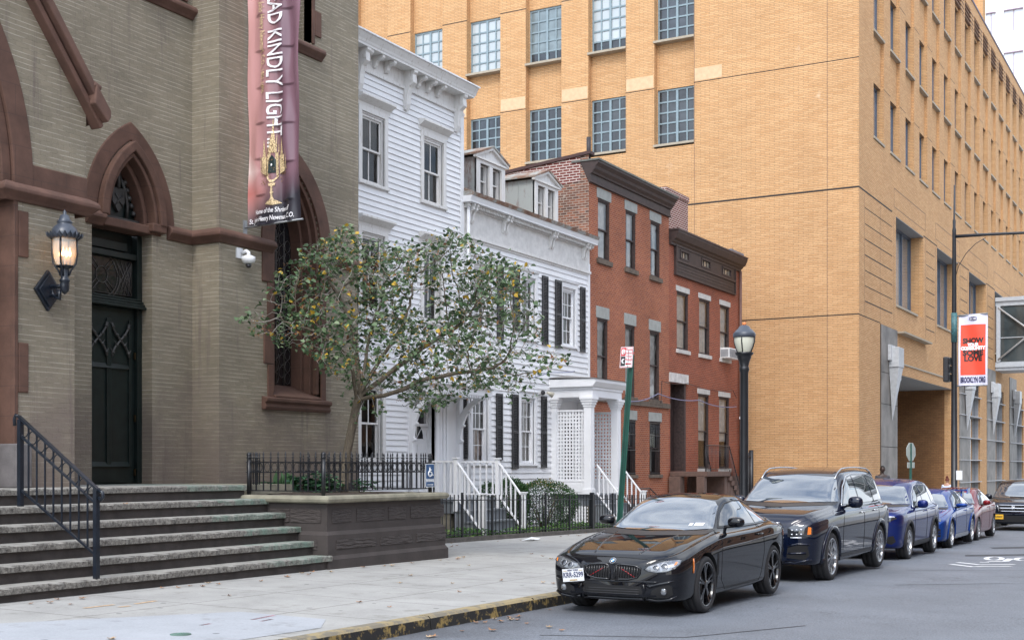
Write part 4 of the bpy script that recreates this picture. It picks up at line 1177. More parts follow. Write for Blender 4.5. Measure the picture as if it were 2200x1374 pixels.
# floodlights
fl = thing('floodlight_pair', 'pair of small outdoor floodlights fixed over the white house ground window', 'floodlight', (XH + .1, FY(1158, XH), FZ(1158, 845, XH)))
m = MB(); c = Vector(fl.location)
m.tube([c + Vector((-.08, 0, 0)), c + Vector((.08, 0, 0))], .05, 10); m.tube([c + Vector((.04, -.0, 0)), c + Vector((.12, -.12, 0))], .02, 8); m.tube([c + Vector((.04, 0, 0)), c + Vector((.12, .12, .02))], .02, 8)
m.build('bracket', M['white_worn'], fl)
m = MB(); m.tube([c + Vector((.12, -.10, 0)), c + Vector((.14, -.20, .01)), c + Vector((.15, -.27, .02))], [.04, .07, .05], 12); m.build('lamp_head', M['black_shutter'], fl)
m = MB(); m.tube([c + Vector((.12, .08, .03)), c + Vector((.18, .15, 0)), c + Vector((.25, .22, -.05))], [.04, .055, .09], 12); m.build('lamp_head', plain('yellowed_plastic', (.45, .42, .34), .5), fl)
# ---- porch on columns with lattice
py0, py1, pxf = 34.15, 36.05, -16.5
zpf = 1.0
zr = FZ(1271, 806, -16.37) ; zsof = zr - .62
m = MB()
def lay(o, z0, z1): m.box(W3, XH + .01, pxf + .13 + o - .13, py0 - .12 - o + .12, py1 + .12 + o - .12, z0, z1)
m.box(W3, XH + .01, pxf + .10, py0 - .10, py1 + .10, zsof, zsof + .22)
m.box(W3, XH + .01, pxf + .13, py0 - .13, py1 + .13, zsof + .221, zsof + .30)
m.prism(lambda u, v, w: (u, w, v), [(XH + .01, zsof + .301), (pxf + .16, zsof + .301), (pxf + .27, zsof + .44), (pxf + .27, zsof + .54), (XH + .01, zsof + .54)], py0 - .22, py1 + .22)
m.build('porch_entablature', M['porch_white'], h2, bevel=.008)
m = MB(); a = zsof + .542
m.add([(XH + .01, py0 - .26, a + .05), (XH + .01, py1 + .26, a + .05), (pxf + .31, py1 + .26, a), (pxf + .31, py0 - .26, a), (XH + .01, (py0 + py1) / 2, a + .2)], [(0, 3, 4), (1, 4, 2), (2, 4, 3), (0, 1, 2, 3)])
m.build('porch_roof', plain('grey_roof_felt', (.22, .21, .20), .9, var=.2), h2)
def column(x, y, s=.12):
 q = MB(); q.box(W3, x - s, x + s, y - s, y + s, zpf, zsof - .3)
 q.box(W3, x - s - .03, x + s + .03, y - s - .03, y + s + .03, zpf, zpf + .16)
 for k, (a_, h_) in enumerate(((.02, .06), (.045, .07), (.07, .09), (.095, .08))): q.box(W3, x - s - a_, x + s + a_, y - s - a_, y + s + a_, zsof - .3 + .075 * k, zsof - .3 + .075 * (k + 1) - .001)
 q.build('column', M['porch_white'], h2, bevel=.006)
for yy in (py0, py1): column(pxf - .06, yy)
for yy in (py0, py1): column(XH + .11, yy, .09)
def lattice(y):
 x0, x1 = XH + .2, pxf - .18; z0, z1 = zpf + .42, zsof - .42
 q = MB()
 q.box(W3, x0, x1, y - .03, y + .03, z1, z1 + .05); q.box(W3, x0, x1, y - .03, y + .03, z0 - .06, z0)
 n = 9
 for i in range(n + 1):
  x = x0 + (x1 - x0) * i / n; q.box(W3, x - .026, x + .026, y - .012, y, z0, z1)
 k = int((z1 - z0) / ((x1 - x0) / n))
 for j in range(k + 1):
  z = z0 + (z1 - z0) * j / k; q.box(W3, x0, x1, y + .001, y + .012, z - .026, z + .026)
 q.box(W3, x0, x1, y - .02, y + .02, zpf, z0 - .061); q.box(W3, x0 + .1, x1 - .1, y - .03, y - .021, zpf + .06, z0 - .11)
 q.build('lattice_screen', M['porch_white'], h2)
for yy in (py0, py1): lattice(yy)
stoop(h2, py0 + .12, py1 - .08, pxf + .1, XH, zpf, 4, .27, (False, False), posts=False)
m = MB(); y = py0 + .0
for i in range(8): m.box(W3, pxf - .9 + i * .1, pxf - .85 + i * .1, y - .02, y - .005, .05, zpf - .36)
for j in range(6): m.box(W3, pxf - .92, pxf - .1, y - .004, y + .008, .08 + j * .1, .12 + j * .1)
m.build('under_porch_lattice', M['porch_white'], h2)
m = MB(); m.box(FH, dr2[0], dr2[1], dr2[2], dr2[3], -.2, -.14); m.build('door', M['wood_brown'], h2)
# ================= first brick house
yD = FY(1437, XH)
h3 = thing('tall_red_brick_house', 'three-storey orange-red brick house with heavy dark brown cornice', 'house', (-19, 40, -.2))
tops = [R(1284.5, 1310, 428, 559), R(1344, 1366, 456, 577), R(1397.5, 1418, 477, 596)]
mids = [R(1283, 1306, 680, 840), R(1343, 1364, 700, 853), R(1396, 1417, 713, 864)]
bas = [R(1343, 1366, 901, 1016), R(1395.5, 1419, 905, 1022)]
def level(L):
 z0 = sum(r[2] for r in L) / len(L); z1 = sum(r[3] for r in L) / len(L); return [(r[0], r[1], z0, z1) for r in L]
tops, mids, bas = level(tops), level(mids), level(bas)
zr3 = FZ(1459, 423, XH + .37)
m = MB(); m.wall(FH, yC, yD, -.6, zr3, [hole(r, .13) for r in tops + mids] + [hole(r, .2) for r in bas], .2)
m.build('wall', M['red_brick'], h3, recalc=False)
zpa = FZ(1268, 332, XH)
pw = fY(yC)
m = MB(); zpb = GZ(1085, 374, yC); xpb = GX(1085, yC)
sl3 = (zpa - zpb) / (XH - xpb)
m.quad((XH, yC, 5), (XH, yC, zpa), (-26, yC, zpa - sl3 * (XH + 26) * 1.0), (-26, yC, 5))
m.build('party_wall', M['party_brick'], h3, recalc=False)
xm = GX(1247, yC)
m = MB(); dz = lambda x: zpa - sl3 * (XH - x)
m.prism(lambda u, v, w: (u, yC - w, v), [(xm, dz(xm) - .8), (xm, dz(xm) - .02), (-26, dz(-26) - .02), (-26, dz(-26) - .8)], -.001, .012); m.build('rebuilt_parapet', M['maroon_brick'], h3)
m = MB(); m.prism(lambda u, v, w: (u, yC - w, v), [(XH + .06, dz(XH)), (XH + .06, dz(XH) + .1), (-26, dz(-26) + .1), (-26, dz(-26))], -.3, .06); m.build('coping', plain('maroon_coping', (.06, .028, .025), .7), h3)
m = MB(); a = GX(1250, yC); m.tube([(a, yC + .5, dz(a) - .1), (a, yC + .5, GZ(1250, 297, yC + .5))], .07, 12); m.build('vent_pipe', plain('dark_vent_pipe', (.03, .025, .028), .6), h3)
def cornice(parent, yl, yr, zt, prof, mat, topmat=None, ext=0):
 q = MB(); q.prism(lambda u, v, w: (XH + u, w, zt + v), prof, yl - ext, yr + ext); q.build('cornice', mat, parent)
 if topmat:
  q = MB(); q.box(FH, yl - ext - .03, yr + ext + .03, zt + .001, zt + .06, -.6, prof[1][0] + .03); q.build('coping', topmat, parent)
cornice(h3, yC - .02, yD, zr3 - .06, [(-.3, 0), (.35, 0), (.35, -.07), (.30, -.12), (.25, -.17), (.22, -.25), (.14, -.33), (.12, -.38), (.06, -.40), (.06, -.60), (.09, -.62), (.09, -.67), (0, -.67)], M['wood_brown'], M['slate_green'])
m = MB(); m.box(W3, -26, XH + .0, yC + .02, yD - .02, zr3 - .3, zr3 - .05); m.build('roof', M['slate_green'], h3)
m = MB(); m.quad((XH, yD, 4), (XH, yD, zr3 - .3), (-26, yD, zr3 - .6), (-26, yD, 4)); m.build('side_wall', M['party_brick'], h3, recalc=False)
m = MB(); m.box(W3, -24, XH - .6, yC + .3, yD - .3, 0, zr3 - .5); m.build('interior', M['interior'], h3)
cw = plain('off_white_drape', (.85, .83, .79), .9, var=.15)
for i, r in enumerate(tops + mids):
 sash(h3, FH, r, M['frame_brown'], 1, (1, 1), depth=.13, casing=0, sill=(.10, .16, .08), sillmat=M['sill_brown'], lintel=(.09, .38 if i > 2 else .33, .02), linmat=M['lintel_grey'],
   curtain=(cw, 0, 1, -.05, 1.3) if i > 2 else (cw, 0, 1, (.35, .5, .6)[i], 1.3))
zb3 = FZ(1400, 868, XH)
m = MB(); m.box(FH, yC + .002, yD - .002, zb3 - .10, zb3 + .08, -.02, .07); m.build('stone_belt', M['sill_brown'], h3)
grl = M['iron']
for r in bas:
 wv = sash(h3, FH, r, M['frame_brown'], 1, (1, 1), depth=.2, casing=0, lintel=(.09, .32, .02), linmat=M['lintel_grey'], sill=(.08, .12, .07), sillmat=M['sill_brown'], curtain=(plain('grey_net', (.20, .20, .19), .9), 0, 1, .1, .8))
 q = MB(); y0, y1, z0, z1 = r; n = 7
 for i in range(n): u = y0 + .05 + (y1 - y0 - .1) * i / (n - 1); q.tube([FH(u, z0 + .02, -.01), FH(u, z1 - .02, -.01)], .009, 5)
 for v in (z0 + .06, z0 + (z1 - z0) * .45, z1 - .5, z1 - .06): q.box(FH, y0 + .02, y1 - .02, v - .012, v + .012, -.02, .002)
 for i in range(n - 1):
  u = y0 + .05 + (y1 - y0 - .1) * (i + .5) / (n - 1)
  q.tube([FH(u + .04 * math.cos(t), z1 - .28 + .16 * math.sin(t), -.005) for t in [2 * PI * k / 8 for k in range(9)]], .008, 4)
 q.build('window_grille', grl, wv)
m = MB(); m.box(FH, yC + .002, yD - .002, -.6, .55, -.02, .04); m.build('base_course', M['brown_sandstone'], h3)
# ================= second brick house
yE = FY(1588, XH)
h4 = thing('small_red_brick_house', 'two-storey deep red brick house with brown attic panel and stone stoop', 'house', (-19, 47, -.3))
at = level([R(1459, 1476.5, 541, 557), R(1504.5, 1522.5, 560, 576), R(1549.5, 1567, 577, 592)])
s2 = level([R(1454, 1479, 629, 752), R(1502, 1525, 643, 762), R(1547, 1567, 656, 771)])
g2 = level([R(1500, 1523, 846, 1006), R(1545, 1567, 853, 1006)])
dr = (FY(1440, XH), FY(1474, XH), FZ(1456, 1012, XH), FZ(1456, 822, XH))
zr4 = FZ(1607, 557, XH + .37); YY_ = FY(1845.4, -13.4)
m = MB(); m.wall(FH, yD, yE, -.8, zr4 - .3, [hole(r, .13) for r in s2 + g2] + [dr + (.5,)], .2)
m.quad((XH, yE, -.8), (XH, yE, zr4 - .2), (-26, yE, zr4 - .2), (-26, yE, -.8))
m.build('wall', M['red_brick2'], h4, recalc=False)
m = MB(); a0, a1 = FY(1448, XH), FY(1577, XH); zp = FZ(1512, 609, XH)
m.wall(fX(XH + .06), a0, a1, zp, zr4 - .45, [hole(r, .1) for r in at], .1); m.box(FH, a0, a0 + .08, zp, zr4 - .45, 0, .1); m.box(FH, a1 - .08, a1, zp, zr4 - .45, 0, .1)
m.box(FH, a0, a1, zp - .05, zp, 0, .10)
zq = at[0][2] - .17
m.box(FH, a0 + .08, a1 - .08, zq, zq + .10, .05, .11)
for k in range(1, 4): m.box(FH, a0 + .08, a1 - .08, zp + (zq - zp) * k / 4 - .012, zp + (zq - zp) * k / 4 + .012, .05, .075)
m.build('attic_panel', M['wood_brown'], h4, recalc=False)
for r in at:
 q = MB(); y0, y1, z0, z1 = r
 q.box(FH, y0 - .05, y0 + .02, z0 - .04, z1 + .04, -.04, .085); q.box(FH, y1 - .02, y1 + .05, z0 - .04, z1 + .04, -.04, .085); q.box(FH, y0, y1, z1 - .02, z1 + .04, -.04, .085); q.box(FH, y0, y1, z0 - .04, z0 + .02, -.04, .085)
 for t in (1, 2): u = y0 + (y1 - y0) * t / 3; q.box(FH, u - .025, u + .025, z0, z1, -.02, .03)
 wv = q.build('attic_window', M['frame_brown'], h4)
 q = MB(); q.quad(FH(y0, z0, .012), FH(y1, z0, .012), FH(y1, z1, .012), FH(y0, z1, .012)); q.build('pane', plain('dusty_pane', (.26, .23, .18), .25, var=.2, coat=.4), wv, recalc=False)
cornice(h4, yD + .02, yE, zr4, [(-.3, 0), (.36, 0), (.37, -.07), (.31, -.2), (.27, -.28), (.18, -.33), (.15, -.38), (.09, -.42), (.09, -.5), (0, -.5)], M['wood_brown'], plain('brown_roof_edge', (.07, .045, .04), .6, var=.3), 0)
m = MB(); m.box(W3, -26, XH + .0, yD + .05, yE - .05, zr4 - .35, zr4 - .05); m.build('roof', M['slate_green'], h4)
m = MB(); m.box(FH, yE - 1.9, yE - .4, zr4 + .065, zr4 + .16, -.1, .35); m.build('roof_panel', plain('blue_grey_panel', (.14, .17, .22), .3), h4)
m = MB(); cx0, cx1 = FY(1437, XH - 1.0), FY(1489, XH - 1.0)
cz = FZ(1465, 418, XH - 1.0)
m.box(W3, XH - 1.7, XH - 1.0, FY(1432, XH - 1), FY(1478, XH - 1), zr4 - .5, cz - .2); m.box(W3, XH - 1.74, XH - .96, FY(1430, XH - 1), FY(1479, XH - 1), cz - .2, cz)
m.build('chimney', M['maroon_brick'], h4)
m = MB(); m.box(W3, -24, XH - .8, yD + .3, yE - .3, 0, zr4 - .6); m.build('interior', M['interior'], h4)
lt = plain('pale_stone_lintel', (.48, .46, .43), .85, var=.15)
for i, r in enumerate(s2 + g2):
 sash(h4, FH, r, M['frame_brown'], 1, (1, 1), depth=.13, casing=0, sill=(.08, .14, .07), sillmat=lt, lintel=(.09, .20, .02), linmat=lt, curtain=(cw, .0 if i < 3 else .38, 1, .15, 1.3))
m = MB(); m.box(FH, dr[0] - .12, dr[1] + .14, dr[3], dr[3] + .34, -.02, .05); m.build('door_lintel', M['marble'], h4)
m = MB(); m.box(FH, dr[0], dr[1], dr[2], dr[3], -.52, -.46)
w_ = dr[1] - dr[0]
for a, b in ((.12, .46), (.54, .88)):
 for c, e in ((.2, 1.1), (1.3, 2.2)): m.box(FH, dr[0] + a * w_, dr[0] + b * w_, dr[2] + c, dr[2] + e, -.46, -.45)
m.build('door', M['wood_brown'], h4)
m = MB(); m.box(FH, dr[1] - .14, dr[1] - .003, dr[2], dr[3] - .003, -.45, -.01); m.build('door_jamb', M['frame_brown'], h4)
bs = plain('chocolate_stone', (.115, .070, .055), .85, var=.2, bump=.2)
m = MB(); m.box(FH, dr[1] + .1, yE - .02, -.8, FZ(1540, 1022, XH), -.02, .06); m.build('base_course', bs, h4)
m = MB(); m.tube([(XH + .1, yE - .12, zr4 - .5), (XH + .1, yE - .12, -.3)], .06, 10); m.build('downspout', plain('brown_downspout', (.13, .065, .05), .6), h4)
m = MB(); m.box(W3, -25.3, -25, yE - .1, YY_ - .02, -.8, 8.6); m.build('sun_block_wall', M['red_brick2'], h4)  # unseen wall added to keep a strip of sun out of the gap
# stone stoop with iron railings: landing in front of the door, steps falling to the right
zs4 = dr[2]; sx = XH + 1.5
m = MB(); y0 = dr[0] - .2; y1 = dr[1] + .7
m.box(W3, XH + .06, sx, y0, y1, zs4 - .18, zs4); m.box(W3, XH + .06, sx - .1, y1 - .35, y1 - .05, -.6, zs4 - .18); m.box(W3, XH + .06, XH + .5, y0 - .1, y0 + .35, -.6, zs4 - .18); m.box(W3, sx - .4, sx - .1, y0 - .05, y0 + .25, -.6, zs4 - .18)
zg = G(45) + .1
for k in range(1, 7):
 z = zs4 - .18 * k
 if z < zg: break
 m.box(W3, XH + .3, sx - .02 * k, y1 + .30 * (k - 1) - .02, y1 + .30 * k, z - .18, z)
 if z - .18 > zg: m.box(W3, XH + .3, sx - .1, y1 + .30 * (k - 1) - .02, y1 + .30 * k - .03, zg - .3, z - .181)
m.build('stone_stoop', bs, h4, bevel=.02)
def railing(parent, pts, h, n, mat, name='railing', r=.02, br=.009):
 """pts: foot points; top rail at +h, thin uprights"""
 q = MB(); q.tube([Vector(p) + Vector((0, 0, h)) for p in pts], r, 6, smooth=False); q.tube([Vector(p) + Vector((0, 0, .08)) for p in pts], r * .6, 5, smooth=False)
 for a, b in zip(pts[:-1], pts[1:]):
  L = math.dist(a[:2], b[:2]); k = max(1, int(L / .13))
  for i in range(k + 1):
   p = Vector(a).lerp(Vector(b), i / k); q.tube([p, p + Vector((0, 0, h))], br, 4)
 q.build(name, mat, parent)
yz = y1 + 1.5
railing(h4, [(sx - .05, y0 + .02, zs4), (sx - .05, y1, zs4), (sx - .1, yz, zg + .1)], .95, 10, M['iron'])
railing(h4, [(XH + .5, y1, zs4), (XH + .4, yz, zg + .1)], .95, 10, M['iron'])
railing(h3, [(XH + .9, FY(1375, XH + .9), .15), (XH + .9, FY(1396, XH + .9), .15), (XH + 1.6, FY(1430, XH + 1.6), -.35)], .95, 6, M['iron'])
# AC unit on the third window sill
r = s2[2]
ac = thing('air_conditioner', 'white window air conditioner sitting on the right-hand upper sill of the small brick house', 'air conditioner', (XH, r[0] + .3, r[2]))
m = MB(); m.box(FH, r[0] + .02, r[1] - .02, r[2] + .002, r[2] + .42, -.2, .38); m.build('casing', plain('off_white_casing', (.66, .66, .64), .5), ac, bevel=.02)
m = MB(); m.box(FH, r[0] + .06, r[1] - .1, r[2] + .05, r[2] + .38, .38, .386)
for i in range(8): m.box(FH, r[0] + .08, r[1] - .12, r[2] + .07 + .037 * i, r[2] + .085 + .037 * i, .386, .392)
m.build('grille', plain('grey_grille', (.28, .29, .3), .6), ac)
m = MB(); m.box(W3, XH + .02, XH + .34, r[0] + .01, r[0] + .02, r[2] + .06, r[2] + .36); m.build('side_vent', plain('grey_grille', (.28, .29, .3)), ac)
# small cameras by the downspout
sc1 = thing('wall_security_camera', 'small white bullet camera on the corner of the small brick house', 'security camera', (XH + .2, yE - .15, FZ(1582, 896, XH)))
c = Vector(sc1.location); m = MB(); m.tube([c, c + Vector((0, -.02, 0)), c + Vector((.02, -.28, -.03))], [.05, .07, .07], 12); m.build('camera_body', M['porch_white'], sc1)
m = MB(); m.tube([c + Vector((-.1, .02, -.12)), c + Vector((0, 0, -.05))], .03, 8); m.lathe(c + Vector((0, -.05, -.38)), [(.02, 0), (.07, .02), (.08, .08), (.03, .12)], 10); m.build('mount', M['porch_white'], sc1)
# telephone cables hung along the brick fronts
def cable(label, pts, r, mat):
 q = MB(); P = []
 for a, b in zip(pts[:-1], pts[1:]):
  for i in range(8):
   t = i / 8; p = Vector(a).lerp(Vector(b), t); p.z -= .9 * 0.22 * math.dist(a, b) / 3 * 4 * t * (1 - t) * .4; P.append(p)
 P.append(Vector(pts[-1])); q.tube(P, r, 6)
 o = q.build('overhead_cable', mat); tag(o, label, 'cable', 'cables strung along the brick house fronts'); recenter(o)
def onwall(px, py, o=.12): return (XH + o, FY(px, XH + o), FZ(px, py, XH + o))
blue = plain('blue_grey_cable', (.18, .19, .30), .5)
cable('blue-grey cable looping low across both brick houses', [onwall(1356, 862, .35), onwall(1414, 845), onwall(1501, 859), onwall(1582, 873)], .018, blue)
cable('thin brown cable running over the marble door lintel', [onwall(1420, 866), onwall(1422, 818), onwall(1478, 823), onwall(1575, 838), onwall(1583, 855)], .012, M['wood_brown'])
cable('blue cable draped on the white house above its porch', [onwall(1135, 812), onwall(1180, 799, .3), onwall(1235, 797, .8)], .015, blue)
# iron gate between the last house and the yellow building
gt = thing('side_gate', 'black iron gate closing the gap before the yellow building', 'gate', (XH + .6, FY(1606, XH + .6), -.4))
ga, gb = FY(1594, XH + .6), FY(1614, XH + .6); zt_ = FZ(1604, 966, XH + .6)
for u in (ga, gb):
 q = MB(); q.tube([(XH + .6, u, -.7), (XH + .6, u, zt_)], .09, 10); q.build('post', M['iron'], gt)
q = MB()
for i in range(9): u = ga + (gb - ga) * (i + .5) / 9; q.tube([(XH + .6, u, -.6), (XH + .6, u, zt_ - .1)], .014, 5)
q.box(W3, XH + .58, XH + .62, ga, gb, zt_ - .3, zt_ - .26); q.box(W3, XH + .58, XH + .62, ga, gb, -.5, -.46); q.build('bars', M['iron'], gt)
# ------------------------------------------------------------------ large yellow brick building
XY = -13.4; YY = FY(1845.4, XY)
yb = thing('yellow_brick_building', 'huge yellow brick office building with gridded windows behind the old houses', 'building', (-20, 60, -1))
FR, FL = fX(XY), fY(YY)
ZTOP = 29.65
dark = plain('dark_joint', (.02, .016, .015), .8)
thin = plain('brown_joint', (.20, .12, .075), .8)
win_blue = plain('grey_blue_window_frame', (.20, .265, .295), .5, var=.1)
# ---- face towards the camera
bays = [(-22.58 - 3.30 * k, -20.68 - 3.30 * k) for k in range(7)]
rows = [(16.3, 18.84), (20.98, 23.60)]
m = MB()
m.wall(FL, -50, XY, -1.2, 30, [(a, b, 16.12, 29.9, .34) for a, b in bays], .34)
for a, b in bays: m.wall(FL, a, b, 16.12, 29.9, [(a + .02, b - .02, z0, z1) for z0, z1 in rows], .16, -.34)
# ---- face along the street
P = 3.13; Y0 = 55.8
rb = [(Y0 + P * k, Y0 + P * k + 1.9) for k in range(30)]
rrow = [(16.12, 18.6), (20.75, 23.25), (25.4, 27.9)]
bw_ = [(60.07 + 9.5 * k, 66.15 + 9.5 * k) for k in range(8)]
YEND = 150
gb_ = [(75.9 + 9.5 * k, 82.9 + 9.5 * k) for k in range(7)]
m.wall(FR, YY, YEND, 14.2, ZTOP, [(a, b, 16.0, 29.0, .14) for a, b in rb], .14)
for a, b in rb:
 m.wall(FR, a, b, 16.0, 29.0, [(a + .01, b - .01, z0, z1) for z0, z1 in rrow], .22, -.14)
m.wall(FR, YY, YEND, 8.12, 14.2, [(a, b, 9.3, 13.38) for a, b in bw_], .75)
m.wall(FR, YY, YEND, -1.6, 8.12, [(60.2, 73.7, -1.6, 6.12, .4)] + [(a, b, -1.6, 6.9, .35) for a, b in gb_], .35)
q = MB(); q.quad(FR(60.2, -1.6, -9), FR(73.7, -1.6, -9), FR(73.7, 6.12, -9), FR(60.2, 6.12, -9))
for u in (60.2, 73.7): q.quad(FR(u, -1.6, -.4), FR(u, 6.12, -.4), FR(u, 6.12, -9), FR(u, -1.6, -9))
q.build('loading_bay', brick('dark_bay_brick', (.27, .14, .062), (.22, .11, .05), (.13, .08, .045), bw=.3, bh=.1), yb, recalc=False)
m.quad((XY, YEND, -1.6), (XY, YEND, ZTOP), (-50, YEND, ZTOP), (-50, YEND, -1.6))
m.quad((XY, YY, ZTOP), (XY, YEND, ZTOP), (-50, YEND, ZTOP), (-50, YY, ZTOP))
m.build('wall', M['yellow_brick'], yb, recalc=False)
# joints
m = MB()
def jl(x0, x1, z, t=.035, mm=m): mm.box(FL, x0, x1, z - t / 2, z + t / 2, -.02, .004)
jl(-50, XY, 13.45, .07); jl(-50, XY, 8.17, .05)
for k in range(-1, 7):
 a = bays[k][1] if k >= 0 else XY;
 x1 = bays[k][0] if k >= 0 else XY; x0 = bays[k + 1][1] if k < 6 else -50
 for z in (18.84, 23.6): m.box(FL, x0, x1, z - .018, z + .018, -.02, .004)
m.box(FR, YY, 59.3, 13.41, 13.48, -.02, .004); m.box(FR, YY, 57.0, 8.14, 8.18, -.02, .004)
for k in range(8): m.box(FR, 66.15 + 9.5 * k, 69.57 + 9.5 * k, 13.40, 13.46, -.02, .004)
for a, b in rb:
 for z0, z1 in rrow: m.box(FR, b, b + P - 1.9, z1 - .01, z1 + .02, -.02, .004)
for z in [FZ(1857, y, XY) for y in (445, 479.4, 512.6, 546.4, 579.6, 612.8, 645.8)]:
 m.box(FR, 54.3, 59.3, z - .02, z + .02, -.02, .004)
 for k in range(8): m.box(FR, 66.8 + 9.5 * k, 68.9 + 9.5 * k, z - .02, z + .02, -.02, .004)
m.build('joint', dark, yb)
m = MB()
for x in (-20.66, -14.73): m.box(FL, x - .012, x + .012, -1, 30, -.02, .003)
for k in range(8):
 a, b = 59.7 + 9.5 * k, 66.6 + 9.5 * k
 for z in (13.75, 14.6): m.box(FR, a, b, z - .015, z + .015, -.02, .003)
 for u in (a, b): m.box(FR, u - .02, u + .02, 13.76, 14.59, -.02, .003)
 for u in (a - .05, b + .1): m.box(FR, u - .02, u + .02, 8.3, 13.3, -.02, .003)
for u in (54.2, 57.0): m.box(FR, u - .015, u + .015, 8.3, 13.3, -.02, .003)
m.build('fine_joint', thin, yb)
m = MB(); m.box(FR, YY, YEND, ZTOP, ZTOP + .12, -.3, .04); m.build('parapet_cap', plain('violet_grey_cap', (.13, .11, .15), .6), yb)
# pale brick repairs on the piers
for k in range(5):
 m = MB(); m.box(FL, bays[k][1] + .02, bays[k][1] + 1.36 if k else bays[k][1] + 1.3, 18.9, 19.45, -.02, .002); m.build('pale_brick_patch', plain('pale_repair_brick', (.60, .40, .24), .85, var=.1), yb)
sillm = plain('stone_window_sill', (.34, .29, .22), .8)
pd = plain('dark_office_glass', (.028, .034, .040), .15, var=.8, scale=.9, coat=.35)
pb = plain('white_blind_behind_glass', (.40, .44, .45), .2, var=.08, scale=.6, coat=.7)
pm = plain('grey_blind_behind_glass', (.15, .19, .20), .2, var=.35, scale=1.5, coat=.7)
for k, (a, b) in enumerate(bays[:6]):
 for j, (z0, z1) in enumerate(rows):
  q = MB(); W0, W1_ = -.46, -.40
  A, B = a + .02, b - .02
  q.box(FL, A, A + .07, z0, z1, W0, W1_); q.box(FL, B - .07, B, z0, z1, W0, W1_); q.box(FL, A + .07, B - .07, z0, z0 + .07, W0, W1_); q.box(FL, A + .07, B - .07, z1 - .09, z1, W0, W1_)
  for i in (1, 2, 3):
   u = A + (B - A) * i / 4; t = .055 if i == 2 else .03; q.box(FL, u - t, u + t, z0 + .07, z1 - .09, W0, W1_ + (.02 if i == 2 else .0))
  for i in range(1, 5):
   v = z0 + .07 + (z1 - z0 - .16) * i / 5; q.box(FL, A + .07, B - .07, v - .035, v + .035, W0, W1_ - .004)
  wv = q.build('window', win_blue, yb)
  n = 5 if j == 0 else 5
  lowdark = j == 1
  q = MB(); top = pd if j == 0 else (pb if k in (1, 3, 4) else (pm if k != 0 else pd))
  cut = z0 + .07 + (z1 - z0 - .16) * (.2 if j else 0)
  if j and k != 1: cut = z0 + .05
  if j and k == 2: cut = z0 + .5
  q.box(FL, A + .05, B - .05, cut, z1 - .02, W0 - .02, W0 + .02); q.build('pane', top, wv)
  if cut > z0 + .1: q = MB(); q.box(FL, A + .05, B - .05, z0 + .02, cut, W0 - .02, W0 + .018); q.build('pane', pd, wv)
  q = MB(); q.box(FL, a - .04, b, z0 - .10, z0, -.4, .05); q.build('sill', sillm, wv)
gd = plain('pale_grey_glass', (.20, .22, .25), .15, var=.4, scale=.4, coat=.8)
fm = plain('blue_grey_mullion', (.09, .11, .15), .5)
for k, (a, b) in enumerate(rb):
 for j, (z0, z1) in enumerate(rrow):
  q = MB(); q.box(FR, a + .01, a + .07, z0, z1, -.36, -.30); q.box(FR, b - .07, b - .01, z0, z1, -.36, -.30); q.box(FR, a + .07, b - .07, z1 - .07, z1, -.36, -.30); q.box(FR, a + .07, b - .07, z0, z0 + .06, -.36, -.30)
  q.box(FR, (a + b) / 2 - .03, (a + b) / 2 + .03, z0 + .06, z1 - .07, -.36, -.30)
  if k >= 16:
   q.box(FR, a + .05, b - .05, z0 + .02, z1 - .02, -.38, -.35); q.build('narrow_window', gd, yb); continue
  wv = q.build('narrow_window', fm, yb)
  q = MB(); q.box(FR, a + .05, b - .05, z0 + .02, z1 - .02, -.38, -.35); q.build('pane', gd, wv)
  q = MB(); q.box(FR, a - .05, b + .05, z0 - .10, z0 - .0, -.3, .05); q.build('sill', sillm, wv)
 if k < 20:
  q = MB()
  for z in (28.05, 28.3, 28.55, 28.8): q.box(FR, a + .05, b + .9, z, z + .06, -.12, .02)
  q.build('louvre', thin, yb)
off = plain('grey_blue_blind_glass', (.13, .17, .20), .15, var=.3, scale=.3, coat=.8)
for k, (a, b) in enumerate(bw_):
 q = MB()
 for u in (a + .03, a + (b - a) / 3, a + (b - a) * 2 / 3, b - .07): q.box(FR, u, u + .07, 9.3, 13.38, -.74, -.62)
 q.box(FR, a, b, 13.25, 13.37, -.74, -.62)
 wv = q.build('large_window', fm, yb)
 q = MB(); q.quad(FR(a, 9.3, -.70), FR(b, 9.3, -.70), FR(b, 13.38, -.70), FR(a, 13.38, -.70)); q.build('pane', off, wv, recalc=False)
 q = MB(); q.box(FR, a, b, 13.35, 13.379, -.74, -.01); q.build('soffit', plain('grey_soffit', (.30, .31, .32), .8), wv)
 q = MB(); q.box(FR, a - .03, b - 1.6, 9.2, 9.30, -.1, .07)
 q.build('sill', sillm, wv)
# stone and glass pilaster, loading bay, wall lanterns
stn = plain('veined_grey_panel', (.17, .155, .14), .55, var=.4, scale=1.2)
m = MB()
for z0, z1 in ((-1.4, .9), (.93, 2.7), (2.73, 4.6), (4.63, 6.0), (6.03, 8.1)): m.box(FR, 57.05, 60.15, z0, z1, -.05, .05)
m.build('stone_pilaster', stn, yb)
m = MB(); m.box(FR, 57.0, 60.19, -1.4, 8.12, -.05, .02); m.build('pilaster_edge', dark, yb)
m = MB(); m.box(FR, 60.2, 73.7, 6.10, 6.119, -9, -.02); m.build('soffit', plain('grey_soffit', (.30, .31, .32)), yb)
m = MB(); m.prism(lambda u, v, w: (XY + w, u, v), [(60.3, 8.0), (66.6, 8.0), (66.6, 8.08), (60.3, 8.08)], 0, .35); m.box(FR, 60.25, 73.6, 6.6, 6.68, 0, .05); m.build('ledge', sillm, yb)
glz = plain('reflective_shopfront_glass', (.10, .115, .12), .08, var=.6, scale=.35, coat=1)
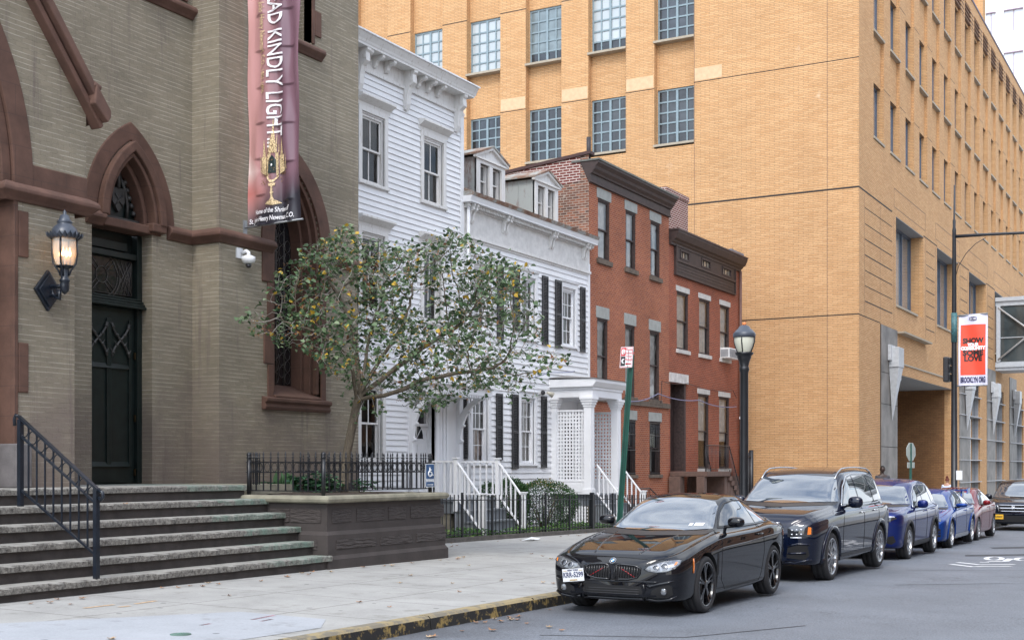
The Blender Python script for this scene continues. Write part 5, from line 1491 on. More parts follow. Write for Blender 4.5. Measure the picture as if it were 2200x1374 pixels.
for k, (a, b) in enumerate(gb_):
 q = MB()
 for u in (a, a + 3.4, b - .08): q.box(FR, u, u + .08, -1.4, 6.9, -.34, -.1)
 for z in (.9, 2.2, 3.5, 4.8, 6.0): q.box(FR, a, b, z, z + .05, -.3, .12)
 wv = q.build('shopfront', plain('pale_metal_fin', (.36, .36, .37), .5), yb)
 q = MB(); q.box(FR, a + 3.45, b - .05, -1.4, 6.1, -.33, -.28); q.build('pane', glz, wv)
 q = MB(); q.box(FR, a + .05, a + 3.4, -1.4, 8.1, -.3, .03); q.build('stone_panel', stn, wv)
 q = MB()
 for i in range(6): q.box(FR, a + 3.5, b - .1, 6.15 + .12 * i, 6.2 + .12 * i, -.3, -.05)
 q.build('louvre', M['wood_brown'], wv)
lm = plain('brushed_pale_metal', (.44, .45, .46), .4)
for k, u in enumerate((58.9, 77.9, 87.4, 96.9)):
 t = thing('wall_lantern', ['pale metal wedge lantern on the nearest grey pilaster of the yellow building', 'metal wedge lantern behind the street banner', 'metal wedge lantern just right of the street banner', 'farthest metal wedge lantern of the yellow building'][k], 'lantern', (XY + .1, u, 5.6), 0, 'wedge lanterns on the yellow building')
 q = MB(); q.box(FR, u - .5, u + .55, 6.3, 7.2, .06, .5); q.box(FR, u - .7, u + .2, 6.6, 7.3, .05, .2); q.box(FR, u - .35, u + .7, 5.75, 6.2, .06, .35); q.build('housing', lm, t, bevel=.02)
 q = MB(); q.add([FR(u - .45, 6.29, .06), FR(u + .45, 6.29, .06), FR(u + .45, 6.29, .48), FR(u - .45, 6.29, .48), FR(u, 3.9, .10)], [(0, 1, 2, 3), (0, 1, 4), (1, 2, 4), (2, 3, 4), (3, 0, 4)]); q.build('shade', lm, t)
m = MB(); cx = GX(2094, 86); m.box(W3, cx - 1.2, cx + .5, 86, 87, ZTOP - .1, ZTOP + 2.6); m.build('chimney', M['yellow_brick'], yb)
# ------------------------------------------------------------------ glass footbridge over the street
BY = FY(2138, XY); zb0, zb1 = GZ(2160, 795, BY), GZ(2160, 640, BY)
br = thing('footbridge', 'pale steel and glass footbridge leaving the yellow building high over the street', 'footbridge', (XY, BY + 1.5, zb0))
st = plain('pale_grey_steel', (.42, .45, .48), .45, var=.08)
m = MB(); FB = fY(BY)
m.box(FB, XY + .02, 8, zb0, zb0 + .55, -3, 0); m.box(FB, XY + .02, 8, zb1 - .5, zb1, -3, 0); m.box(FB, XY + .02, 8, zb0 + .2, zb0 + .35, -3.05, .1); m.box(FB, XY + .02, 8, zb1 - .2, zb1 + .05, -3.05, .12)
m.build('deck', st, br)
for i in range(6):
 x = XY + .2 + 4.2 * i
 m = MB(); m.box(FB, x - .12, x + .12, zb0 + .56, zb1 - .51, -.25, .05); m.build('post', st, br)
 if i < 5:
  m = MB(); m.tube([FB(x, zb1 - .6, .05), FB(x + 4.2, zb0 + .7, .05)], .06, 6); m.tube([FB(x, zb0 + .7, .06), FB(x + 4.2, zb1 - .6, .06)], .06, 6); m.build('cross_brace', lm, br)
m = MB(); m.box(FB, XY + .05, 8, zb0 + .56, zb1 - .51, -2.9, -.1); m.build('glazing', plain('dark_bridge_glass', (.05, .065, .07), .08, var=.5, scale=.5, coat=.8), br)
m = MB(); m.box(FB, XY + .05, 8, (zb0 + zb1) / 2 - .25, (zb0 + zb1) / 2 - .2, -.1, -.04); m.build('guard_rail', st, br)
# ------------------------------------------------------------------ far pale tower
TY = 172
tw = thing('distant_tower', 'pale sunlit tower block with wide windows beyond the yellow building', 'building', (-14, TY, -2))
tm = plain('pale_tower_cladding', (.86, .84, .82), .7, var=.03)
a0, a1 = GX(2116, TY), GX(2290, TY)
m = MB(); FTW = fY(TY)
wr = []
vs_ = 84 * TY / FPX * 1.03
xs_ = [(GX(2118, TY), GX(2139.5, TY)), (GX(2156, TY), GX(2199, TY)), (GX(2215, TY), GX(2258, TY))]
zt0 = GZ(2178, 18, TY)
for k in range(-2, 11):
 z1 = zt0 - vs_ * k; z0 = z1 - 46 * TY / FPX
 for a, b in xs_: wr.append((a, b, z0, z1))
m.wall(FTW, a0 - 12, a1, -3, 85, wr, .3); m.quad((a1, TY, -3), (a1, TY, 85), (a1, TY + 30, 85), (a1, TY + 30, -3)); m.quad((a0 - 12, TY, 85), (a1, TY, 85), (a1, TY + 30, 85), (a0 - 12, TY + 30, 85))
m.build('wall', tm, tw, recalc=False)
for i, (a, b, z0, z1) in enumerate(wr):
 q = MB(); q.box(FTW, a, b, z1 - .12, z1, -.3, .02); q.box(FTW, (a + b) / 2 - .05, (a + b) / 2 + .05, z0, z1, -.3, -.2); wv = q.build('window', plain('mauve_window_head', (.32, .26, .32), .6), tw)
 q = MB(); q.box(FTW, a, b, z0, z1, -.32, -.27); q.build('pane', plain('bright_tower_glass', (.62, .66, .72), .1, var=.15, scale=.2, coat=1), wv)
m = MB()
for k in range(-2, 11):
 z1 = zt0 - vs_ * k; m.box(FTW, a0 - 12, a1, z1 - 60 * TY / FPX, z1 - 48 * TY / FPX, 0, .05)
m.build('floor_band', plain('pinkish_floor_band', (.80, .68, .62), .8), tw)
# ------------------------------------------------------------------ brick terrace on the camera's side of the street
op = thing('opposite_terrace', 'red brick terrace with rows of windows across the street', 'building', (14, 30, 0))
FO = lambda u, v, w: (11 - w, u, v)
oh = [(a, a + 1.3, z, z + 2.1) for a in [-14 + 2.7 * k for k in range(30)] for z in (1.0, 4.4, 7.8, 11.2)]
m = MB(); m.wall(FO, -16, 68, -1, 15, oh, .2); m.quad((11, -16, 15), (11, 68, 15), (20, 68, 15), (20, -16, 15)); m.quad((11, -16, -1), (20, -16, -1), (20, -16, 15), (11, -16, 15)); m.quad((11, 68, -1), (20, 68, -1), (20, 68, 15), (11, 68, 15))
m.build('wall', brick('terrace_brick', (.52, .30, .20), (.44, .23, .15), (.45, .35, .27), big=(.9, 1.1)), op, recalc=False)
m = MB()
for a, b, c, d_ in oh: m.box(FO, a, b, c, d_, -.22, -.17)
m.build('glazing', plain('dark_terrace_glass', (.03, .035, .04), .1, coat=.6), op)
m = MB()
for a, b, c, d_ in oh: m.box(FO, a - .1, b + .1, d_, d_ + .25, -.02, .04); m.box(FO, a - .1, b + .1, c - .15, c, -.02, .08)
m.box(FO, -16, 68, 14.6, 15.02, -.1, .4)
m.build('stone_trim', plain('terrace_stone', (.62, .56, .48), .8), op)
# ------------------------------------------------------------------ handrail on the steps
def onz(px, py, Z):
 r = _ray(px, py); t = (Z - HC) / r[2]; return Vector((r[0] * t, r[1] * t, Z))
pb_ = onz(204, 1241, .415); YH = pb_.y
pt_ = Vector((GX(44, YH), YH, 1.29))
hr = thing('iron_handrail', 'blue-black iron handrail with ring frieze down the middle of the church steps', 'handrail', (pb_.x, YH, .41))
xb_, xt_ = GX(207, YH), GX(44, YH)
zbt, ztt = GZ(213, 1048, YH), GZ(45, 897, YH)
m = MB()
m.box(W3, xb_ - .03, xb_ + .03, YH - .03, YH + .03, .40, zbt); m.build('post', M['navy_iron'], hr)
m = MB(); m.box(W3, xt_ - .03, xt_ + .03, YH - .03, YH + .03, 1.10, ztt - .02); m.build('post', M['navy_iron'], hr)
L = lambda t, o: Vector((xt_ + (xb_ - xt_) * t, YH, ztt + (zbt - ztt) * t + o))
m = MB()
def flat(a, b, h, w):
 m.add([(p.x, p.y + s_ * w / 2, p.z + o) for p in (a, b) for s_ in (-1, 1) for o in (-h / 2, h / 2)], [(0, 1, 3, 2), (4, 6, 7, 5), (0, 4, 5, 1), (2, 3, 7, 6), (0, 2, 6, 4), (1, 5, 7, 3)])
flat(L(-.02, 0), L(1.03, 0), .035, .055)
e = L(1.03, 0); m.tube([e, e + Vector((.06, 0, -.02)), e + Vector((.08, 0, -.08)), e + Vector((.04, 0, -.12)), e + Vector((0, 0, -.09))], .022, 8)
e = L(-.02, 0); m.tube([e, e + Vector((-.06, 0, .02)), e + Vector((-.09, 0, -.03)), e + Vector((-.08, 0, -.12))], .022, 8)
m.build('top_rail', M['navy_iron'], hr)
m = MB(); flat(L(.02, -.23), L(.985, -.19), .03, .03); lowo = GZ(45, 1050, YH) - ztt; lowb = GZ(205, 1192, YH) - zbt
flat(L(.02, lowo), L(.985, lowb), .03, .03); m.build('lower_rail', M['navy_iron'], hr)
for i in range(1, 9):
 t = i / 9; a = L(t, -.02); lo = L(t, lowo + (lowb - lowo) * t); m = MB(); m.box(W3, a.x - .009, a.x + .009, YH - .009, YH + .009, lo.z, a.z); m.build('baluster', M['navy_iron'], hr)
for i in range(9):
 t = (i + .5) / 9; c = L(t, -.115); m = MB(); m.tube([(c.x + .075 * math.cos(q), YH, c.z + .085 * math.sin(q)) for q in [2 * PI * k / 16 for k in range(17)]], .008, 5); m.build('ring', M['navy_iron'], hr)
# ------------------------------------------------------------------ wall lantern of the church
lx = FY(100, XP); lc = Vector((XP, lx, FZ(105, 625, XP)))
ln = thing('wall_lantern', 'large lit black gas-style lantern with scalloped crown on the church porch', 'lantern', lc)
m = MB(); D = .24
m.prism(Fp, [(lx, lc.z - D * 1.25), (lx + D, lc.z), (lx, lc.z + D * 1.25), (lx - D, lc.z)], .0, .05)
m.prism(Fp, [(lx, lc.z - D), (lx + D * .8, lc.z), (lx, lc.z + D), (lx - D * .8, lc.z)], .05, .08)
m.build('back_plate', M['navy_iron'], ln, bevel=.01)
# the lamp stands forward of the wall on an arm
xa = XP + .62
axp = lambda py: GZ(140, py, Y_)
Y_ = lx + .02
ax = Vector((GX(139, Y_), Y_, 0));
Z = lambda py: GZ(139, py, Y_)
m = MB(); m.tube([(XP + .05, Y_, Z(612)), (ax.x, Y_, Z(614))], .03, 8); m.tube([(XP + .05, Y_, Z(630)), (XP + .25, Y_, Z(640)), (ax.x - .1, Y_, Z(622))], .028, 8)
m.tube([(XP + .16 + .06 * math.cos(t), Y_, Z(624) + .06 * math.sin(t)) for t in [2 * PI * k / 12 for k in range(13)]], .014, 6)
m.build('arm', M['navy_iron'], ln)
S = (Z(0) - Z(100)) / 100     # metres per photo pixel here
c0 = (ax.x, Y_, 0)
m = MB()
m.lathe((ax.x, Y_, 0), [(.01, Z(632)), (5 * S, Z(628)), (9 * S, Z(624)), (10 * S, Z(612)), (9 * S, Z(606)), (11 * S, Z(604)), (11 * S, Z(601)), (8 * S, Z(597)), (10 * S, Z(580)), (9 * S, Z(577)), (16 * S, Z(574)), (20 * S, Z(571)), (.01, Z(570))], 16)
m.build('stem', M['navy_iron'], ln)
m = MB()
m.lathe((ax.x, Y_, 0), [(29 * S, Z(512)), (31 * S, Z(507)), (27 * S, Z(497)), (24 * S, Z(490)), (16 * S, Z(483)), (15 * S, Z(480)), (17 * S, Z(478)), (12 * S, Z(472)), (9 * S, Z(463)), (3 * S, Z(460)), (4 * S, Z(456)), (1 * S, Z(452)), (.001, Z(450))], 24)
n = 22
for k in range(n):
 t0, t1, tm_ = [2 * PI * (k + q) / n for q in (.05, .95, .5)]
 P = lambda r, t, z: (ax.x + r * math.cos(t), Y_ + r * math.sin(t), z)
 r0, r1 = 29 * S, 38 * S
 m.add([P(r0, t0, Z(514)), P(r0, t1, Z(514)), P(r1 * .97, t1, Z(509)), P(r1 * 1.04, tm_, Z(500)), P(r1 * .97, t0, Z(509)), P(r0, tm_, Z(510))], [(0, 1, 2, 3, 4), (0, 4, 3, 5), (1, 5, 3, 2)])
m.build('crown', plain('blue_grey_lantern_crown', (.05, .06, .08), .35, var=.2), ln)
m = MB()
for s_ in (-1, 1):
 for a_ in (0, PI / 2):
  dx, dy = math.cos(a_ + TH) * s_, math.sin(a_ + TH) * s_
  m.tube([(ax.x + dx * r * S, Y_ + dy * r * S, Z(py)) for r, py in ((26, 512), (27, 545), (24, 567), (14, 580), (9, 592))], .014, 6)
m.build('cage_bar', M['navy_iron'], ln)
def lampglass(name, col, e=0, alpha=.35):
 n_ = NT(name); n_.n.remove(n_.b)
 t = n_.new('ShaderNodeBsdfTransparent'); t.inputs[0].default_value = (*col, 1)
 g_ = n_.new('ShaderNodeBsdfPrincipled'); g_.inputs['Base Color'].default_value = (*col, 1); g_.inputs['Roughness'].default_value = .15
 x = n_.new('ShaderNodeMixShader'); x.inputs[0].default_value = alpha
 n_.lk(t.outputs[0], x.inputs[1]); n_.lk(g_.outputs[0], x.inputs[2]); n_.lk(x.outputs[0], n_.n['Material Output'].inputs[0]); return n_.m
m = MB(); m.lathe((ax.x, Y_, 0), [(17 * S, Z(570)), (21 * S, Z(560)), (24 * S, Z(545)), (25 * S, Z(525)), (25 * S, Z(514))], 20)
m.f.pop(); m.sm.pop(); m.f.pop(); m.sm.pop()
m.build('glass', lampglass('frosted_amber_glass', (.95, .88, .78), alpha=.45), ln)
em = NT('flame_bulb'); em.set(Emission_Color=(1, .55, .2), Emission_Strength=9.0, Base_Color=(1, .7, .4)); em = em.m
cdl = plain('ivory_candle', (.5, .42, .32), .6)
for dx, dy in ((-10, 2), (-1, -6), (10, 3), (1, 8)):
 x, y = ax.x + dx * S * CS - dy * S * SN, Y_ + dx * S * SN + dy * S * CS
 m = MB(); m.lathe((x, y, 0), [(2.2 * S, Z(568)), (2.2 * S, Z(551))], 8); m.build('candle', cdl, ln)
 m = MB(); m.lathe((x, y, 0), [(.001, Z(552)), (3.0 * S, Z(548)), (3.4 * S, Z(544)), (1.6 * S, Z(538)), (.001, Z(531))], 10); m.build('bulb', em, ln)
# ------------------------------------------------------------------ dome camera
cy_ = FY(512, XT); cz_ = FZ(512, 543, XT)
cm_ = thing('dome_camera', 'white dome security camera on a bracket on the church wall under the banner', 'security camera', (XT, cy_, cz_))
wp = plain('white_plastic', (.72, .73, .74), .4, var=.03)
Yc = cy_ + .06; Sc = (GZ(520, 0, Yc) - GZ(520, 100, Yc)) / 100
X1 = GX(534, Yc)
m = MB(); m.box(FX := fX(XT), cy_ - .07, cy_ + .09, cz_ - .10, cz_ + .09, 0, .03); m.tube([(XT + .02, Yc, cz_), (X1 - .05, Yc, cz_ + .03), (X1, Yc, cz_ + .0), (X1, Yc, cz_ - .10)], .035, 10); m.build('bracket', wp, cm_)
m = MB(); zc_ = GZ(534, 553, Yc); m.lathe((X1, Yc, 0), [(.06, zc_ + .04), (.125, zc_ + .01), (.125, zc_ - .05), (.10, zc_ - .1), (.06, zc_ - .12)], 16); m.build('dome', wp, cm_)
m = MB(); m.lathe((X1, Yc, 0), [(.058, zc_ - .118), (.055, zc_ - .16), (.03, zc_ - .19), (.001, zc_ - .195)], 14); m.build('lens', plain('black_lens', (.02, .02, .025), .08, coat=1), cm_)
# ------------------------------------------------------------------ vinyl banner at right angles to the wall
YB_ = FY(524, XT) + .02
bl, brr = GX(531, YB_), GX(645, YB_); bz0, bz1 = GZ(531, 489, YB_), GZ(643, 471, YB_)
bn = thing('church_banner', 'long pink and purple vinyl banner hung from the church wall with white lettering', 'banner', (bl, YB_, bz0))
W_ = brr - bl; ztop_b = 11.5
def ban(u, v):   # u 0..1 across, v height -> point with folds
 x = bl + W_ * u; z = v + (bz1 - bz0) * u * max(0, 1 - (v - bz0) / 5)
 zz = (v - bz0)
 f = .035 * math.sin(u * 9 + 1) + .03 * math.sin(u * 21 + zz * 1.1) * (1 if u > .55 else .5) + .02 * math.sin(u * 14 - zz * 3)
 # pocket folds
 for uc, hw, per, ph in ((.26, .12, .66, .1), (.76, .13, .70, .3)):
  if abs(u - uc) < hw:
   k = (1 - ((u - uc) / hw) ** 2); q = ((zz + ph) / per) % 1
   f -= .035 * k * (1 - q)
 if u > .98: z += .0
 return (x, YB_ + f, z)
nu, nv = 60, 300
vs = [ban(i / nu, bz0 + (ztop_b - bz0) * j / nv) for j in range(nv + 1) for i in range(nu + 1)]
m = MB(); m.add(vs, [(j * (nu + 1) + i, j * (nu + 1) + i + 1, (j + 1) * (nu + 1) + i + 1, (j + 1) * (nu + 1) + i) for j in range(nv) for i in range(nu)], True)
def _ban():
 n = NT('printed_vinyl'); p = n.pos(); s = n.new('ShaderNodeSeparateXYZ'); n.lk(p, s.inputs[0])
 u = n.math('DIVIDE', n.math('SUBTRACT', s.outputs[0], bl), W_)
 v = n.math('SUBTRACT', s.outputs[2], bz0)
 c = n.ramp(u, [(0, (.60, .32, .30)), (.18, (.52, .27, .26)), (.45, (.34, .18, .19)), (.66, (.16, .085, .11)), (1, (.22, .12, .155))])
 glow = n.ramp(n.math('ADD', n.math('ABSOLUTE', n.math('SUBTRACT', v, 1.02)), n.math('MULTIPLY', u, 1.6)), [(0, (.86, .72, .68)), (.5, (.0, .0, .0))])
 c = n.mix(n.ramp(n.math('ADD', n.math('ABSOLUTE', n.math('SUBTRACT', v, 1.02)), n.math('MULTIPLY', u, 1.5)), [(0, (1,) * 3), (.42, (0,) * 3)]), c, (.82, .66, .62))
 red = n.ramp(n.math('ADD', n.math('ABSOLUTE', n.math('SUBTRACT', v, .62)), n.math('MULTIPLY', u, .9)), [(.0, (1,) * 3), (.42, (0,) * 3)])
 c = n.mix(red, c, (.50, .16, .14))
 dk = n.ramp(n.math('SUBTRACT', v, n.math('MULTIPLY', n.math('SUBTRACT', .5, u), -.55)), [(.28, (1,) * 3), (.80, (0,) * 3)])
 c = n.mix(dk, c, (.028, .026, .036))
 n.set(Base_Color=c, Roughness=.38); n.b.inputs['Specular IOR Level'].default_value = .5
 return n.m
m.build('vinyl', _ban(), bn, recalc=False)
def onban(me, u0, v0, rot, off=.022):
 c, s_ = math.cos(rot), math.sin(rot)
 for vt in me.vertices:
  x, y, z = vt.co; U = u0 + (x * c - y * s_) / W_; V = v0 + x * s_ + y * c
  q = ban(min(max(U, .01), .99), V); vt.co = (bl + W_ * U, q[1] - off + z, q[2])
 return me
def finer(me, n=2):
 bm = bmesh.new(); bm.from_mesh(me); bmesh.ops.triangulate(bm, faces=bm.faces); bmesh.ops.subdivide_edges(bm, edges=[e for e in bm.edges if e.calc_length() > .05], cuts=n); bm.to_mesh(me); bm.free(); return me
wt = plain('white_print', (.88, .86, .88), .4, var=.02); gp = plain('gold_print', (.55, .40, .16), .4, var=.1); gp2 = plain('pale_gold_print', (.62, .46, .26), .4, var=.65, scale=45)
vL = GZ(600, 318, YB_)        # lower end of the vertical line
me = text_mesh('LEAD KINDLY LIGHT...', .47, wt, .002, .004, 'RIGHT', .635); onban(finer(me, 4), .535, vL, -PI / 2); put('lettering', me, bn)
me = text_mesh('St. John Henry Newman, C.O., 1801-1890', .15, gp2, .002, .001, 'RIGHT', .70); onban(finer(me, 3), .325, GZ(568, 203, YB_), -PI / 2); put('lettering', me, bn)
me = text_mesh('Home of the Shrine of', .125, wt, .002, .0015, 'CENTER', .70, shear=.15); onban(finer(me, 3), .48, bz0 + .24, 0); put('lettering', me, bn)
me = text_mesh('St. John Henry Newman, C.O.', .125, wt, .002, .0015, 'CENTER', .70, shear=.15); onban(finer(me, 3), .46, bz0 + .10, 0); put('lettering', me, bn)
# printed golden reliquary
rq = MB(); FBn = lambda u, v, w: (ban(min(max(u, 0), 1), v)[0], ban(u, v)[1] - .02 - w, ban(u, v)[2])
uc = .51; v0 = bz0 + .36; H = 1.22
def pr_(pts, w=.002, mb=None): (mb or rq).prism(FBn, [(uc + x * 1.12 / W_, v0 + y * 1.32) for x, y in pts], 0, w)
pr_([(-.14, .0), (-.09, .03), (-.035, .05), (-.014, .09), (-.014, .24), (.014, .24), (.014, .09), (.035, .05), (.09, .03), (.14, .0), (0, -.025)]); pr_([(-.03, .15), (0, .12), (.03, .15), (0, .18)], .004)
pr_([(-.05, .24), (-.06, .28), (.06, .28), (.05, .24)], .003)
pr_([(-.09, .35), (-.11, .38), (.11, .38), (.09, .35), (.03, .29), (-.03, .29)])
pr_([(-.10, .385), (-.10, .70), (.10, .70), (.10, .385)])
for s_ in (-1, 1):
 pr_([(s_ * .12, .40), (s_ * .22, .44), (s_ * .225, .66), (s_ * .12, .66)][:: s_]); pr_([(s_ * .14, .665), (s_ * .20, .665), (s_ * .172, .90)][:: s_])
 pr_([(s_ * .24, .46), (s_ * .255, .46), (s_ * .25, .74)][:: s_]); pr_([(s_ * .10, .70), (s_ * .115, .70), (s_ * .108, .88)][:: s_]); pr_([(s_ * .05, .72), (s_ * .075, .72), (s_ * .065, .98)][:: s_])
pr_([(-.07, .705), (.07, .705), (.04, .90), (.02, .98), (0, 1.2), (-.02, .98), (-.04, .90)])
rr = random.Random(3)
q_ = rq; rq = MB()
for i in range(150):
 x = rr.uniform(-.24, .24); y = rr.uniform(.28, 1.02 - abs(x) * 2.0); s_ = rr.uniform(.004, .010); rq.prism(FBn, [(uc + (x + a) * 1.12 / W_, v0 + (y + b) * 1.32) for a, b in ((-s_, 0), (0, -s_), (s_, 0), (0, s_ * 1.6))], .002, .004)
rl_ = q_.build('reliquary_print', gp2, bn); rq.build('filigree', plain('dark_gold_print', (.22, .13, .06), .4, var=.5, scale=40), rl_)
rq = MB(); pr_([(-.065, .42), (.065, .42), (.065, .60), (.03, .64), (0, .67), (-.03, .64), (-.065, .60)], .006)
for s_ in (-1, 1): pr_([(s_ * .15, .46), (s_ * .20, .46), (s_ * .20, .6), (s_ * .15, .6)][:: s_], .006)
rq.build('reliquary_window', plain('dark_green_print', (.015, .03, .03), .4), bn)
rq = MB(); pr_([(.012 * math.cos(t), .53 + .018 * math.sin(t)) for t in [2 * PI * k / 10 for k in range(10)]], .009); rq.build('relic_print', wt, bn)
m = MB(); m.box(fX(XT), YB_ - .05, YB_ + .05, bz0 - .12, bz0 + .14, 0, .02); m.tube([(XT, YB_, bz0 + .0), (brr + .06, YB_, bz1 + .0)], .018, 8); m.build('pole_bracket', plain('galvanised_bracket', (.30, .31, .32), .5, .6), bn)
# ------------------------------------------------------------------ cast iron fence on the planter
pf = thing('planter_fence', 'short black cast iron fence with spear finials and rings round the planter', 'fence', (-13.6, 17.8, ZC))
zt_f = FZ(715, 992, PX - .15) ; ztip = FZ(700, 972, PX - .15) ; zmid = FZ(715, 1014, PX - .15); zlow = ZC + .07
def picketmesh():
 q = MB(); q.box(W3, -.009, .009, -.009, .009, zlow - ZC, ztip - ZC - .10)
 q.lathe((0, 0, 0), [(.008, zt_f - ZC + .01), (.02, zt_f - ZC + .03), (.009, zt_f - ZC + .045), (.009, zt_f - ZC + .06), (.026, zt_f - ZC + .075), (.008, zt_f - ZC + .09), (.016, zt_f - ZC + .13), (.002, ztip - ZC + .03)], 6)
 return q.mesh('picket', M['iron'])
pm_ = picketmesh()
def fpost(x, y):
 q = MB(); q.tube([(x, y, ZC - .02), (x, y, zt_f + .06)], .035, 10, smooth=True); q.lathe((x, y, 0), [(.036, zt_f + .06), (.05, zt_f + .075), (.03, zt_f + .09), (.045, zt_f + .12), (.03, zt_f + .155), (.001, zt_f + .165)], 12)
 q.build('post', M['iron'], pf)
def frun(a, b):
 a, b = Vector(a), Vector(b); n = int((b - a).length / .142); q = MB(); d = (b - a).normalized()
 nx = Vector((-d.y, d.x, 0))
 for z in (zt_f, zmid, zlow):
  q.add([tuple(p + nx * s_ * .016 + Vector((0, 0, z + o))) for p in (a, b) for s_ in (-1, 1) for o in (-.008, .008)], [(0, 1, 3, 2), (4, 6, 7, 5), (0, 4, 5, 1), (2, 3, 7, 6), (0, 2, 6, 4), (1, 5, 7, 3)])
 rl = q.build('rails', M['iron'], pf)
 for i in range(1, n):
  p = a.lerp(b, i / n); put('picket', pm_, pf, loc=p + Vector((0, 0, ZC)) - Vector(pf.location))
 q = MB()
 for i in range(n):
  p = a.lerp(b, (i + .5) / n); h = (zt_f - zmid)
  q.tube([tuple(p + d * (.055 * math.cos(t)) + Vector((0, 0, zmid + h / 2 + h * .45 * math.sin(t)))) for t in [2 * PI * k / 10 for k in range(11)]], .006, 4)
 q.build('ring_frieze', M['iron'], rl)
c1 = (PX - .15, PY0 + .1, 0); c0_ = (GX(535, PY0 + .1), PY0 + .1, 0); c2 = (PX - .15, PY1 - .12, 0); c3 = (-15.6, PY1 - .12, 0)
for c in (c1, c0_, c2): fpost(c[0], c[1])
frun(c0_, c1); frun(c1, c2); frun(c2, c3); frun((c0_[0] - .05, c0_[1], 0), (c0_[0] - .5, c0_[1] + .9, 0))
# accessible entrance sign
sy = FY(926, PX - .1); sg = thing('accessible_entrance_sign', 'blue wheelchair ENTRANCE sign with white arrow fixed to the planter fence', 'sign', (PX - .1, sy, FZ(925, 1045, PX - .1)))
FS = fX(PX - .115); s0, s1 = FY(915.5, PX - .1), FY(934.5, PX - .1); v0, v1 = FZ(925, 1045.5, PX - .1), FZ(925, 995.5, PX - .1)
bp_ = plain('blue_sign_paint', (.02, .085, .22), .4, var=.1); wp2 = plain('white_sign_print', (.75, .77, .78), .4, var=.03)
m = MB(); m.box(FS, s0, s1, v0, v1, 0, .004); m.build('plate', wp2, sg)
hgt = v1 - v0; wd = s1 - s0
m = MB(); m.box(FS, s0 + .015, s1 - .015, v0 + hgt * .36, v1 - .012, .004, .006); m.box(FS, s0 + .015, s1 - .015, v0 + .012, v0 + hgt * .34, .004, .006); m.build('blue_panel', bp_, sg)
letters('lettering', 'ENTRANCE', hgt * .14, wp2, FS, (s0 + s1) / 2, v0 + hgt * .27, .008, sg, sx=wd * .88 / (hgt * .14 * 5.2), bold=.003)
m = MB(); uc = (s0 + s1) / 2; V = lambda t: v0 + hgt * t
m.box(FS, uc - wd * .33, uc + wd * .2, V(.09), V(.12), .007, .009); m.prism(FS, [(uc + wd * .18, V(.065)), (uc + wd * .36, V(.105)), (uc + wd * .18, V(.145))], .007, .009)
def sy_(pts, r): m.tube([FS(uc + a * wd, V(b), .009) for a, b in pts], r, 6)
sy_([(-.05, .86), (-.05, .87)], .028); sy_([(-.06, .82), (-.04, .64), (.12, .64), (.22, .50), (.30, .52)], .014); sy_([(-.05, .74), (.12, .74)], .012)
sy_([(-.10 + .0, .70), (-.20, .62), (-.20, .52), (-.08, .46), (.06, .47), (.14, .55)], .013); m.build('symbol', wp2, sg)
# ------------------------------------------------------------------ low iron fence of the gardens
XF = -15.0
zgf = lambda y: G(y) + .22
gf = thing('garden_fence', 'low black iron picket fence along the front gardens of the white houses', 'fence', (XF, 30, .1))
ztf = lambda px, py: FZ(px, py, XF)
ya, yb_ = PY1 + .35, FY(1400, XF)
za, zb_ = FZ(1000, 1062, XF), FZ(1280, 1062, XF)
zt_of = lambda y: za + (zb_ - za) * (y - FY(1000, XF)) / (FY(1280, XF) - FY(1000, XF))
m = MB(); m.box(W3, XF - .1, XF + .08, ya - .2, yb_ + 6, -1, 0.0)
vs = []
kbm = MB()
for i in range(12):
 y0 = ya - .3 + (yb_ + 8 - ya) * i / 12; y1 = ya - .3 + (yb_ + 8 - ya) * (i + 1) / 12
 kbm.add([(XF + s_ * .1, y, SW(XF, y) + o) for y in (y0, y1) for s_ in (-1, 1) for o in (-.3, .10)], [(0, 1, 3, 2), (4, 6, 7, 5), (0, 4, 5, 1), (2, 3, 7, 6), (0, 2, 6, 4), (1, 5, 7, 3)])
o = kbm.build('garden_kerb', plain('dark_kerb_stone', (.10, .09, .08), .9, var=.3)); tag(o, 'low dark stone kerb carrying the garden fence', 'kerb'); recenter(o)
q = MB()
for off in (-.10, None):
 y0, y1 = ya, yb_; z = (lambda y: zt_of(y) - .12) if off else (lambda y: SW(XF, y) + .16)
 q.add([(XF + s_ * .014, y, z(y) + o_) for y in (y0, y1) for s_ in (-1, 1) for o_ in (-.01, .01)], [(0, 1, 3, 2), (4, 6, 7, 5), (0, 4, 5, 1), (2, 3, 7, 6), (0, 2, 6, 4), (1, 5, 7, 3)])
q.build('rails', M['iron'], gf)
n = 92
hh = zt_of(28) - SW(XF, 28) - .1
q = MB(); q.box(W3, -.009, .009, -.009, .009, 0, hh); pk = q.mesh('picket', M['iron'])
for i in range(n):
 y = ya + (yb_ - ya) * (i + .5) / n
 if i % 8 == 3:
  q = MB(); z = SW(XF, y); q.box(W3, XF - .022, XF + .022, y - .022, y + .022, z, zt_of(y) + (.05 if i % 24 == 3 else .0)); q.build('post', M['iron'], gf)
 else: put('picket', pk, gf, loc=Vector((XF, y, zt_of(y) - hh)) - Vector(gf.location))
for px in (1272,):
 y = FY(px, XF); q = MB(); q.box(W3, XF - .05, XF + .05, y - .05, y + .05, SW(XF, y), zt_of(y) + .06); q.build('gate_post', M['iron'], gf)
